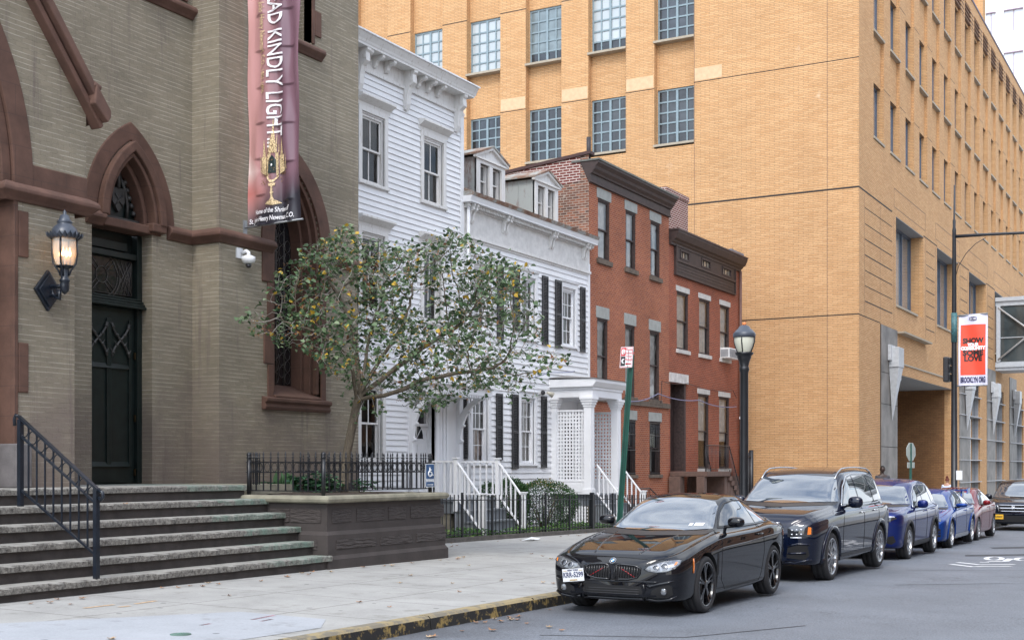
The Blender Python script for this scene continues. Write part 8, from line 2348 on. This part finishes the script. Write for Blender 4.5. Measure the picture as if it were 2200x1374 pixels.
def generic(name, label, cat, loc, sp, mat, sx, sz, **o):
 c = Car(name, label, cat, loc, sp, mat, sx, sz)
 if o.get('darkrim'): c.root['darkrim'] = True
 P_ = c.patch; cw, rw, tw_, bw2 = o['ws']        # cowl z, roof z, half widths at top and bottom
 P_('windscreen', [(-bw2, cw + .02), (0, cw - .005), (bw2, cw + .02), (tw_ + .0, rw - .10), (tw_ - .07, rw - .045), (0, rw - .01), (-tw_ + .07, rw - .045), (-tw_ - .0, rw - .10)], 'x', CM['wind'], .005)
 P_('wiper_cowl', [(-bw2, cw - .03), (0, cw - .055), (bw2, cw - .03), (bw2, cw + .01), (0, cw - .015), (-bw2, cw + .01)], 'x', CM['black'], .004)
 for sd in (-1, 1):
  for w in o['win']: P_('side_window', w, 'y', CM['side'], .004, sd)
  c.line('window_trim', o['trim'], 'y', o.get('trimmat', CM['chrome']), .010, sd, closed=True)
  for g in o['gaps']: c.line('panel_gap', g, 'y', CM['gap'], .005, sd)
  if o.get('clad'):
   for x in sp['ax']:
    R2 = sp['R'] + .085; c.line('arch_cladding', [(x + R2 * math.cos(t), sp['R'] + R2 * math.sin(t)) for t in [PI * (-.12 + 1.24 * k / 18) for k in range(19)]], 'y', o['clad'], .04, sd, off=-.01)
   P_('sill_cladding', o['sill'], 'y', o.get('sillmat', o['clad']), .008, sd)
 for s_ in (-1, 1):
  hl = P_('headlight', [(s_ * a, b) for a, b in o['head']], 'x', o.get('headmat', CM['lampdark']), .008, step=.03)
  for L_ in o.get('leds', []): c.line('lamp_element', [(s_ * a, b) for a, b in L_], 'x', CM['led'], .012, parent=hl, off=.008)
  for B_ in o.get('intakes', []): P_('bumper_opening', [(s_ * a, b) for a, b in B_], 'x', CM['gap'], .004)
  for B_ in o.get('blades', []): c.line('bumper_blade', [(s_ * a, b) for a, b in B_], 'x', mat, .018)
  if o.get('amber'): P_('indicator', [(s_ * a, b) for a, b in o['amber']], 'x', CM['amber'], .012, parent=hl)
 if o.get('grille'):
  g = P_('grille', o['grille'], 'x', CM['gap'], .006)
  for z, a, r, m_ in o.get('bars', []): c.line('grille_bar', [(-a, z), (a, z)], 'x', m_, r, parent=g, off=.012)
 if o.get('lower'): P_('lower_grille', o['lower'], 'x', CM['gap'], .005)
 if o.get('mirror'): c.mirror(*o['mirror'][:2], mat, o['mirror'][2])
 for x, z in o.get('handles', []): c.handle(x, z, o.get('handlemat', mat))
 if o.get('rails'):
  xa, xb, ya, zr_ = o['rails']
  for s_ in (-1, 1):
   P = []
   for k in range(13):
    x = xa + (xb - xa) * k / 12; h, nn_ = c.hit(x, s_ * ya, 'z'); P.append(h + Vector((0, 0, .06 * min(1, math.sin(PI * k / 12) * 2.2))))
   q = MB(); q.tube(P, .015, 8); put('roof_rail', q.mesh('roof_rail', CM['silver']), c.root, local=True)
 return c
# ---------- large dark blue SUV
sp2 = dict(L=5.2, R=.385, rimR=.29, tw=.27, rim='multi', ax=(.90, 4.03),
 w=[(0, .60), (.04, .76), (.12, .88), (.3, .945), (.7, .975), (2, .985), (4.2, .985), (4.8, .94), (5.1, .86), (5.2, .74)],
 zb=[(0, .36), (.1, .29), (.5, .27), (4.6, .29), (5.2, .42)],
 zs=[(0, .84), (.05, .90), (.15, .96), (.4, 1.0), (1.3, 1.065), (2.5, 1.09), (4.6, 1.12), (5.2, 1.02)],
 zt=[(0, .90), (.05, .98), (.15, 1.06), (.4, 1.12), (1.2, 1.20), (1.4, 1.23), (1.75, 1.44), (2.1, 1.64), (2.45, 1.75), (3.4, 1.79), (4.4, 1.76), (4.8, 1.66), (5.05, 1.40), (5.2, 1.12)],
 zr=[(0, .885), (.05, .96), (.15, 1.03), (.4, 1.085), (1.2, 1.15), (1.4, 1.17), (1.75, 1.36), (2.1, 1.56), (2.45, 1.68), (3.4, 1.71), (4.4, 1.68), (4.8, 1.58), (5.05, 1.33), (5.2, 1.08)],
 wr=[(0, .5), (.15, .72), (.4, .78), (1.4, .82), (1.75, .77), (2.1, .73), (2.6, .71), (4.4, .68), (5.2, .6)],
 wg=[(0, .54), (.15, .80), (.4, .87), (1.4, .90), (2.2, .89), (4.4, .87), (5.2, .7)])
navy = paint('dark_navy_paint', (.004, .007, .020), .2, .4)
generic('suv', 'large dark navy sport utility vehicle with roof rails and chrome grille', 'car', (-5.71 - .985 + .01, 21.01 - .9 * 1.05, G(22)), sp2, navy, 1.05, 1.045,
 ws=(1.215, 1.675, .70, .84), win=[[(1.86, 1.19), (2.2, 1.45), (2.5, 1.60), (2.80, 1.645), (2.84, 1.19)], [(2.92, 1.19), (2.90, 1.65), (3.78, 1.645), (3.86, 1.20)], [(3.95, 1.20), (3.88, 1.64), (4.35, 1.60), (4.72, 1.45), (4.80, 1.24)]],
 trim=[(1.74, 1.165), (2.15, 1.47), (2.5, 1.64), (2.9, 1.68), (3.9, 1.675), (4.4, 1.63), (4.78, 1.47), (4.88, 1.21), (3.9, 1.165), (2.8, 1.155)],
 gaps=[[(1.55, .45), (1.52, .8), (1.62, 1.10)], [(2.88, .42), (2.88, 1.15)], [(3.70, .45), (3.9, .75), (3.94, 1.15)]],
 clad=navy, sill=[(1.45, .34), (1.45, .40), (3.5, .40), (3.5, .34)], sillmat=CM['black'],
 head=[(.50, .73), (.50, .86), (.60, .905), (.80, .905), (.87, .87), (.87, .76), (.78, .71), (.6, .70)], leds=[[(.56, .83), (.585, .83)], [(.63, .835), (.655, .835)], [(.70, .84), (.725, .84)], [(.56, .765), (.585, .765)], [(.63, .765), (.655, .765)], [(.70, .77), (.725, .77)], [(.55, .715), (.72, .715)]], amber=[(.80, .76), (.81, .88), (.85, .87), (.85, .77)],
 grille=[(-.34, .62), (-.43, .74), (-.43, .88), (-.38, .93), (.38, .93), (.43, .88), (.43, .74), (.34, .62)], bars=[(.86, .40, .020, CM['silver']), (.77, .41, .022, CM['silver']), (.68, .36, .014, CM['silver']), (.93, .37, .012, CM['chrome'])],
 intakes=[[(.48, .40), (.50, .56), (.62, .60), (.80, .60), (.83, .44), (.76, .38)]], blades=[[(.44, .34), (.6, .32), (.85, .38)], [(.50, .58), (.66, .62), (.84, .61)], [(.50, .47), (.78, .48)]], lower=[(-.40, .40), (-.44, .54), (.44, .54), (.40, .40)],
 mirror=(2.0, 1.17, (.08, .13, .10)), handles=[(2.72, 1.03), (3.62, 1.04)], handlemat=CM['chrome'], rails=(2.1, 4.6, .66, 0))
# ---------- blue crossover
def scaled(sp, L, R, rimR, ax, dz=1., dw=1., **k):
 f = L / sp['L']; q = {key: ([(a * f, b * (dw if key[0] == 'w' else dz)) for a, b in v] if isinstance(v, list) else v) for key, v in sp.items()}
 q.update(L=L, R=R, rimR=rimR, ax=ax, **k); return q
sp3 = dict(L=4.69, R=.355, rimR=.25, tw=.235, rim='five', ax=(.90, 3.60),
 w=[(0, .62), (.04, .76), (.12, .85), (.3, .905), (.7, .925), (3.8, .93), (4.3, .89), (4.6, .80), (4.69, .70)],
 zb=[(0, .34), (.1, .27), (.5, .24), (4.2, .26), (4.69, .42)],
 zs=[(0, .86), (.05, .92), (.15, .95), (.4, .965), (1.2, 1.0), (2.2, 1.01), (4.1, 1.06), (4.69, .98)],
 zt=[(0, .90), (.05, .97), (.15, 1.0), (.4, 1.03), (1.0, 1.09), (1.25, 1.12), (1.6, 1.31), (1.95, 1.48), (2.3, 1.59), (3.0, 1.64), (3.8, 1.60), (4.3, 1.48), (4.55, 1.22), (4.69, 1.05)],
 zr=[(0, .885), (.05, .95), (.15, .98), (.4, 1.0), (1.0, 1.05), (1.25, 1.07), (1.6, 1.24), (1.95, 1.41), (2.3, 1.52), (3.0, 1.56), (3.8, 1.52), (4.3, 1.40), (4.55, 1.15), (4.69, 1.0)],
 wr=[(0, .5), (.15, .70), (.4, .76), (1.25, .79), (1.6, .73), (1.95, .68), (2.5, .66), (4.0, .64), (4.69, .55)],
 wg=[(0, .54), (.15, .76), (.4, .83), (1.25, .85), (2.2, .84), (4.0, .82), (4.69, .6)])
bluep = paint('vivid_blue_paint', (.005, .016, .12), .45, .4)
generic('crossover', 'vivid blue crossover parked behind the large navy one', 'car', (-5.92 - .93 + .01, 27.84 - .9 * .96, G(29)), sp3, bluep, .97, 1.045,
 ws=(1.105, 1.515, .63, .80), win=[[(1.68, 1.08), (2.0, 1.32), (2.3, 1.44), (2.62, 1.49), (2.66, 1.09)], [(2.73, 1.09), (2.70, 1.495), (3.48, 1.48), (3.58, 1.11)], [(3.66, 1.12), (3.58, 1.47), (3.95, 1.42), (4.15, 1.20)]],
 trim=[(1.56, 1.055), (1.95, 1.33), (2.3, 1.475), (2.7, 1.525), (3.5, 1.51), (3.98, 1.45), (4.22, 1.19), (3.6, 1.08), (2.6, 1.05)],
 gaps=[[(1.45, .40), (1.43, .8), (1.5, 1.02)], [(2.70, .38), (2.70, 1.05)], [(3.35, .45), (3.6, .75), (3.65, 1.05)]], clad=CM['black'], sill=[(1.36, .26), (1.36, .36), (3.14, .36), (3.14, .26)],
 head=[(.42, .80), (.44, .87), (.60, .895), (.78, .90), (.82, .86), (.70, .81), (.5, .79)], leds=[[(.46, .87), (.62, .89), (.78, .89)]],
 grille=[(-.40, .56), (-.45, .70), (-.42, .86), (.42, .86), (.45, .70), (.40, .56)], bars=[(.865, .44, .014, CM['chrome']), (.80, .38, .006, CM['black']), (.72, .38, .006, CM['black']), (.64, .36, .006, CM['black'])],
 intakes=[[(.60, .38), (.66, .50), (.76, .52), (.80, .40), (.72, .34)]], lower=[(-.52, .30), (-.56, .44), (.56, .44), (.52, .30)], blades=[],
 mirror=(1.78, 1.07, (.075, .12, .09)), handles=[(2.52, .96), (3.36, .98)])
# ---------- bright blue hatchback with flared arches
sp4 = scaled(sp1, 4.59, .335, .262, (.87, 3.60), 1.03, 1.02, rim='five')
sp4['zt'] = [(0, .66), (.05, .72), (.15, .76), (.4, .82), (.9, .90), (1.15, .94), (1.5, 1.12), (1.95, 1.31), (2.3, 1.385), (2.8, 1.40), (3.4, 1.34), (4.0, 1.18), (4.4, 1.05), (4.59, .92)]
sp4['zr'] = [(0, .64), (.05, .70), (.15, .74), (.4, .79), (.9, .87), (1.15, .90), (1.5, 1.05), (1.95, 1.23), (2.3, 1.315), (2.8, 1.33), (3.4, 1.27), (4.0, 1.11), (4.4, 1.0), (4.59, .88)]
sp4['wr'] = [(0, .45), (.15, .62), (.4, .69), (1.15, .76), (1.5, .69), (1.95, .63), (2.5, .60), (3.4, .58), (4.59, .5)]
azure = paint('bright_blue_paint', (.005, .042, .22), .45, .4)
generic('hatchback', 'low bright blue hatchback with a large rear wing', 'car', (-6.07 - .93 + .01, 33.38 - .87, G(34)), sp4, azure, 1.06, 1.05, darkrim=True,
 ws=(.945, 1.30, .56, .74), win=[[(1.62, .97), (1.95, 1.16), (2.3, 1.26), (2.7, 1.28), (2.74, .98)], [(2.80, .98), (2.77, 1.28), (3.3, 1.23), (3.65, 1.08), (3.6, 1.0)]],
 trim=[(1.52, .95), (1.92, 1.18), (2.3, 1.285), (2.75, 1.305), (3.35, 1.255), (3.76, 1.07), (3.6, .97), (2.6, .95)], trimmat=CM['black'],
 gaps=[[(1.38, .35), (1.36, .7), (1.45, .93)], [(2.77, .3), (2.78, .95)], [(3.2, .4), (3.5, .7), (3.6, .96)]], clad=azure, sill=[(1.3, .22), (1.3, .32), (3.15, .32), (3.15, .22)], sillmat=CM['silver'],
 head=[(.44, .61), (.46, .67), (.62, .70), (.78, .71), (.80, .66), (.6, .60)], headmat=CM['lamp'], leds=[[(.48, .66), (.74, .69)]],
 grille=[(-.36, .60), (-.40, .66), (.40, .66), (.36, .60)], intakes=[[(.58, .30), (.60, .46), (.72, .52), (.80, .48), (.80, .30)]], blades=[[(.60, .35), (.79, .36)], [(.61, .41), (.79, .42)]], lower=[(-.48, .28), (-.52, .46), (.52, .46), (.48, .28)],
 mirror=(1.74, .96, (.07, .15, .05)), handles=[(2.58, .86), (3.38, .88)])
hb = [o for o in bpy.data.objects if o.name.startswith('hatchback')][0]
q = MB()
for s_ in (-1, 1): q.prism(lambda u, v, w: (u, w, v), [(4.35, 1.05), (4.62, 1.05), (4.75, 1.38), (4.50, 1.38)], s_ * .52 - .02, s_ * .52 + .02); q.prism(lambda u, v, w: (u, w, v), [(4.40, 1.30), (4.85, 1.33), (4.85, 1.47), (4.45, 1.44)], s_ * .68 - .012, s_ * .68 + .012)
q.prism(lambda u, v, w: (u, w, v), [(4.40, 1.375), (4.85, 1.40), (4.87, 1.43), (4.40, 1.405)], -.68, .68)
put('rear_wing', q.mesh('rear_wing', azure), hb, local=True)
# ---------- red sedan
sp5 = scaled(sp4, 4.54, .32, .215, (.90, 3.52), 1.04, .97, rim='ten'); sp5['zt'] = [(a * 4.54 / 4.59, b * 1.0) for a, b in ((0, .70), (.05, .77), (.15, .82), (.4, .89), (.9, .96), (1.15, 1.0), (1.5, 1.17), (1.95, 1.35), (2.3, 1.43), (2.8, 1.455), (3.4, 1.38), (4.0, 1.14), (4.4, 1.10), (4.59, .95))]
redp = paint('dark_red_paint', (.17, .008, .012), .3, .4)
generic('sedan', 'dark red four-door sedan at the far end of the parked row', 'car', (-6.24 - .89 + .01, 38.33 - .9, G(39)), sp5, redp, 1.02, 1.03,
 ws=(1.0, 1.36, .54, .70), win=[[(1.62, 1.0), (1.95, 1.20), (2.3, 1.31), (2.65, 1.335), (2.70, 1.01)], [(2.76, 1.01), (2.73, 1.335), (3.2, 1.29), (3.55, 1.13), (3.5, 1.03)]],
 trim=[(1.52, .98), (1.92, 1.22), (2.3, 1.335), (2.7, 1.36), (3.25, 1.315), (3.66, 1.12), (3.5, 1.0), (2.6, .98)], trimmat=CM['black'],
 gaps=[[(1.38, .35), (1.36, .7), (1.45, .96)], [(2.73, .3), (2.73, .98)], [(3.1, .4), (3.4, .7), (3.5, 1.0)]],
 head=[(.44, .66), (.46, .74), (.62, .78), (.76, .79), (.79, .72), (.6, .64)], headmat=CM['lamp'], leds=[[(.5, .70), (.7, .73)]],
 grille=[(-.34, .64), (-.38, .72), (.38, .72), (.34, .64)], bars=[(.68, .34, .008, CM['chrome'])], lower=[(-.48, .28), (-.52, .44), (.52, .44), (.48, .28)],
 mirror=(1.74, .99, (.07, .11, .075)), handles=[(2.52, .90), (3.3, .92)])
# ---------- dark minivan
sp6 = dict(L=5.15, R=.34, rimR=.22, tw=.22, rim='ten', ax=(.95, 4.0),
 w=[(0, .68), (.04, .82), (.12, .90), (.3, .96), (.7, .99), (4.6, .99), (5.0, .93), (5.15, .82)], zb=[(0, .30), (.1, .24), (.5, .22), (4.6, .25), (5.15, .4)],
 zs=[(0, .80), (.05, .86), (.15, .90), (.4, .93), (1.1, .99), (2, 1.02), (4.6, 1.06), (5.15, 1.0)],
 zt=[(0, .84), (.05, .92), (.15, .97), (.4, 1.01), (.95, 1.09), (1.1, 1.12), (1.5, 1.33), (1.95, 1.56), (2.3, 1.68), (3.2, 1.72), (4.6, 1.68), (5.0, 1.5), (5.15, 1.1)],
 zr=[(0, .83), (.05, .90), (.15, .94), (.4, .98), (.95, 1.04), (1.1, 1.06), (1.5, 1.26), (1.95, 1.49), (2.3, 1.61), (3.2, 1.65), (4.6, 1.61), (5.0, 1.44), (5.15, 1.06)],
 wr=[(0, .55), (.15, .76), (.4, .82), (1.1, .86), (1.5, .80), (1.95, .76), (2.5, .74), (4.6, .72), (5.15, .6)], wg=[(0, .6), (.15, .82), (.4, .89), (1.1, .92), (2, .91), (4.6, .89), (5.15, .7)])
dkp = paint('blue_black_paint', (.006, .009, .018), .2)
vn = generic('minivan', 'dark minivan with crosshair grille and yellow licence plate at the right edge', 'car', (-6.52, 47.08, G(47)), sp6, dkp, 1., 1.02,
 ws=(1.09, 1.595, .70, .87), win=[[(1.68, 1.08), (2.0, 1.35), (2.35, 1.52), (2.75, 1.56), (2.8, 1.09)], [(2.88, 1.09), (2.85, 1.57), (3.9, 1.56), (3.95, 1.10)], [(4.03, 1.10), (4.0, 1.555), (4.6, 1.5), (4.75, 1.15)]],
 trim=[(1.5, 1.05), (1.95, 1.37), (2.35, 1.55), (2.8, 1.59), (4.0, 1.585), (4.65, 1.54), (4.85, 1.12), (2.8, 1.06)], trimmat=CM['black'], gaps=[[(1.5, .4), (1.5, 1.0)], [(2.83, .35), (2.83, 1.05)], [(3.95, .4), (3.98, 1.06)]],
 head=[(.56, .70), (.55, .86), (.70, .90), (.84, .89), (.88, .80), (.82, .70)], headmat=CM['lamp'], leds=[[(.62, .80), (.63, .80)], [(.74, .80), (.75, .80)], [(.82, .80), (.83, .80)]],
 grille=[(-.44, .66), (-.50, .87), (.50, .87), (.44, .66)], bars=[(.765, .47, .026, CM['chrome']), (.865, .49, .016, CM['chrome']), (.665, .43, .016, CM['chrome'])], lower=[(-.62, .30), (-.66, .52), (.66, .52), (.62, .30)],
 intakes=[], blades=[[(.0, .56), (.7, .58)]], mirror=(1.75, 1.07, (.08, .13, .1)), handles=[(2.66, .95), (3.8, .96)])
for s_ in (-1, 1): vn.line('grille_post', [(s_ * .03, .68), (s_ * .03, .86)], 'x', CM['chrome'], .016, off=.012)
for s_ in (-1, 1): vn.line('grille_surround', [(s_ * .46, .66), (s_ * .51, .86)], 'x', CM['chrome'], .018, off=.012)
h, nn_ = vn.hit(.46, .50, 'x'); q = MB(); q.box(W3, h.x - .04, h.x - .03, .31, .63, .40, .56); po = put('licence_plate', q.mesh('licence_plate', CM['yplate']), vn.root, local=True)
vn.tag_text('T649207C', .075, CM['gap'], h.x - .044, .47, .48, po, .8)
q = MB(); q.tube([vn.hit(-.5, 1.10, 'x')[0] + Vector((-.02, 0, .02)), vn.hit(.25, 1.12, 'x')[0] + Vector((-.02, 0, .02))], .012, 5); put('wiper', q.mesh('wiper', CM['gap']), vn.root, local=True)
# ------------------------------------------------------------------ two people beyond the parked cars
def skin_body(verts, edges, radii, root=0):
 me = bpy.data.meshes.new('figure'); me.from_pydata(verts, edges, []); o = bpy.data.objects.new('figure', me); link(o)
 md = o.modifiers.new('skin', 'SKIN'); sk = me.skin_vertices[0].data if me.skin_vertices else None
 if sk is None:
  bm = bmesh.new(); bm.from_mesh(me); bm.verts.layers.skin.verify(); bm.to_mesh(me); bm.free(); sk = me.skin_vertices[0].data
 for i, r in enumerate(radii): sk[i].radius = r if isinstance(r, tuple) else (r, r); sk[i].use_root = i == root
 ss = o.modifiers.new('sub', 'SUBSURF'); ss.levels = 2; ss.render_levels = 2
 bpy.context.view_layer.update(); dg = bpy.context.evaluated_depsgraph_get()
 nm = bpy.data.meshes.new_from_object(o.evaluated_get(dg)); bpy.data.objects.remove(o)
 for p in nm.polygons: p.use_smooth = True
 return nm
def person(label, loc, rz, skinc, topc, legc, hairc, bun=False, arm=0, h=1.72):
 root = thing('person', label, 'person', loc, rz)
 k = h / 1.72
 V = [(0, 0, .95), (0, 0, 1.12), (0, -.01, 1.30), (0, 0, 1.42), (0, .0, 1.50), (0, .015, 1.56),
   (.17, 0, 1.40), (.23, .02, 1.14), (.25, .08, .92), (.255, .11, .84), (-.17, 0, 1.40), (-.23, -.02, 1.14), (-.25, -.02, .90), (-.255, .0, .82),
   (.09, 0, .90), (.10, .10, .50), (.10, .03, .09), (.10, .16, .035), (-.09, 0, .90), (-.10, -.06, .50), (-.10, -.20, .10), (-.10, -.10, .035)]
 E = [(0, 1), (1, 2), (2, 3), (3, 4), (4, 5), (3, 6), (6, 7), (7, 8), (8, 9), (3, 10), (10, 11), (11, 12), (12, 13), (0, 14), (14, 15), (15, 16), (16, 17), (0, 18), (18, 19), (19, 20), (20, 21)]
 Rr = [(.15, .11), (.13, .095), (.155, .105), (.11, .08), .052, .055, .062, .045, .032, .028, .062, .045, .032, .028, .085, .06, .042, .035, .085, .06, .042, .035]
 me = skin_body([tuple(c * k for c in v) for v in V], E, [tuple(q * k for q in r) if isinstance(r, tuple) else r * k for r in Rr])
 # head with a face, set on the neck as the same mesh
 bm = bmesh.new(); bm.from_mesh(me)
 n, m_ = 20, 14; hv = []
 for i in range(m_ + 1):
  for j in range(n):
   a, b = PI * i / m_, 2 * PI * j / n; x, y, z = math.sin(a) * math.cos(b), math.sin(a) * math.sin(b), math.cos(a)
   f = 1 - .20 * max(0, -z) ** 1.3; X_, Y_h, Z_ = x * .078 * f, y * .098 * f, z * .118
   if y > .75 and -.35 < z < .1: Y_h += .018 * (1 - abs(x) * 4 if abs(x) < .25 else 0)
   hv.append(bm.verts.new((X_ * k, (Y_h + .02) * k, (1.635 + Z_) * k)))
 for i in range(m_):
  for j in range(n):
   try: bm.faces.new((hv[i * n + j], hv[i * n + (j + 1) % n], hv[(i + 1) * n + (j + 1) % n], hv[(i + 1) * n + j]))
   except ValueError: pass
 for s_ in (-1, 1):
  for v in bmesh.ops.create_uvsphere(bm, u_segments=6, v_segments=4, radius=.022 * k)['verts']: v.co = Vector((v.co.x * .5 + s_ * .08 * k, v.co.y, v.co.z * 1.4)) + Vector((0, .01, 1.63 * k))
  # five fingers and a thumb curl from each palm
  hx = s_ * .255 * k; hy = (.12 if s_ > 0 else .0) * k; hz = (.82 if s_ > 0 else .80) * k
  for q in range(5):
   ln = (.075, .085, .08, .065, .055)[q] * k; oy = (q - 1.5) * .017 * k if q < 4 else .04 * k
   for v in bmesh.ops.create_cone(bm, segments=6, radius1=.009 * k, radius2=.006 * k, depth=ln, cap_ends=True)['verts']: v.co = Vector((v.co.x - s_ * .01 * (v.co.z / ln), v.co.y + oy, v.co.z * -1)) + Vector((hx, hy, hz - ln / 2 - (.01 if q < 4 else -.02)))
 me2 = bpy.data.meshes.new('body'); bm.to_mesh(me2); bm.free()
 for p in me2.polygons: p.use_smooth = True
 me2.materials.append(plain('skin_' + hairc[0], skinc, .5, var=.06))
 body = put('body', me2, root, local=True)
 # clothing shells over the same skeleton
 tv = [0, 1, 2, 3, 6, 7, 10, 11]; mp_ = {v: i for i, v in enumerate(tv)}
 te = [(mp_[a], mp_[b]) for a, b in E if a in mp_ and b in mp_]
 rr = [tuple((q + .018) * k for q in Rr[v]) if isinstance(Rr[v], tuple) else (Rr[v] + .014) * k for v in tv]
 t = skin_body([tuple(c * k for c in V[v]) for v in tv], te, rr); t.materials.append(plain('shirt_' + hairc[0], topc, .8, var=.1)); put('shirt', t, root, local=True)
 tv = [0, 14, 15, 16, 18, 19, 20]; mp_ = {v: i for i, v in enumerate(tv)}; te = [(mp_[a], mp_[b]) for a, b in E if a in mp_ and b in mp_]
 rr = [tuple((q + .012) * k for q in Rr[v]) if isinstance(Rr[v], tuple) else (Rr[v] + .015) * k for v in tv]
 t = skin_body([tuple(c * k for c in V[v]) for v in tv], te, rr); t.materials.append(plain('trousers_' + hairc[0], legc, .8)); put('trousers', t, root, local=True)
 q = MB();
 for s_, y in ((1, .05), (-1, -.18)): q.lathe((0, 0, 0), [(.045, 0), (.05, .03), (.045, .08), (.03, .1)], 10, fr=lambda x_, y_, z_, s_=s_, y=y: (s_ * .10 * k + x_ * .9, (y + .06) * k + y_ * 2.4, z_))
 put('shoes', q.mesh('shoes', CM['black']), root, local=True)
 q = MB(); hv = []
 for i in range(7):
  for j in range(18):
   a, b = PI * .56 * i / 6, 2 * PI * j / 18; x, y, z = math.sin(a) * math.cos(b), math.sin(a) * math.sin(b), math.cos(a)
   if y > .3 and z < .45: y = .3; z = max(z, .40)
   hv.append((x * .086 * k, (y * .108 + .012) * k, (1.642 + z * .124) * k))
 q.add(hv, [(i * 18 + j, i * 18 + (j + 1) % 18, (i + 1) * 18 + (j + 1) % 18, (i + 1) * 18 + j) for i in range(6) for j in range(18)], True)
 if bun: q.lathe((0, -.03 * k, 1.745 * k), [(.02, 0), (.05, .02), (.055, .05), (.035, .08), (.002, .09)], 12)
 put('hair', q.mesh('hair', plain(hairc[0], hairc[1], .7, var=.2)), root, local=True)
 q = MB()
 for s_ in (-1, 1): q.lathe((s_ * .03 * k, .108 * k, 1.645 * k), [(.001, -.006), (.010, 0), (.001, .006)], 8)
 q.box(W3, -.022 * k, .022 * k, .096 * k, .106 * k, 1.575 * k, 1.583 * k); put('face_features', q.mesh('face_features', plain('eyes_lips_' + hairc[0], (.06, .02, .02), .4)), body, local=True)
xa = -11.0
for (px, ph, X, lab, rz, sk_, tp_, lg, hr_, bun) in (
 (1896, 1000, -11.6, 'dark-skinned person facing the street behind the blue crossover', PI + .35, (.035, .018, .012), (.05, .05, .06), (.03, .03, .04), ('black_hair', (.008, .007, .007)), False),
 (2035, 1021, -10.2, 'person with red hair in a bun and a pale blue top walking away', -.1, (.42, .24, .17), (.55, .63, .82), (.06, .07, .11), ('auburn_hair', (.12, .025, .012)), True)):
 y = FY(px, X); z0 = SW(X, y); ztop = FZ(px, ph, X)
 person(lab, (X, y, z0), rz, sk_, tp_, lg, hr_, bun, 0, (ztop - z0) / 1.02 if not bun else (ztop - z0) / 1.07)
print('HEIGHTS', [(o.name, round(o.location.y, 1)) for o in bpy.data.objects if o.name.startswith('person')])
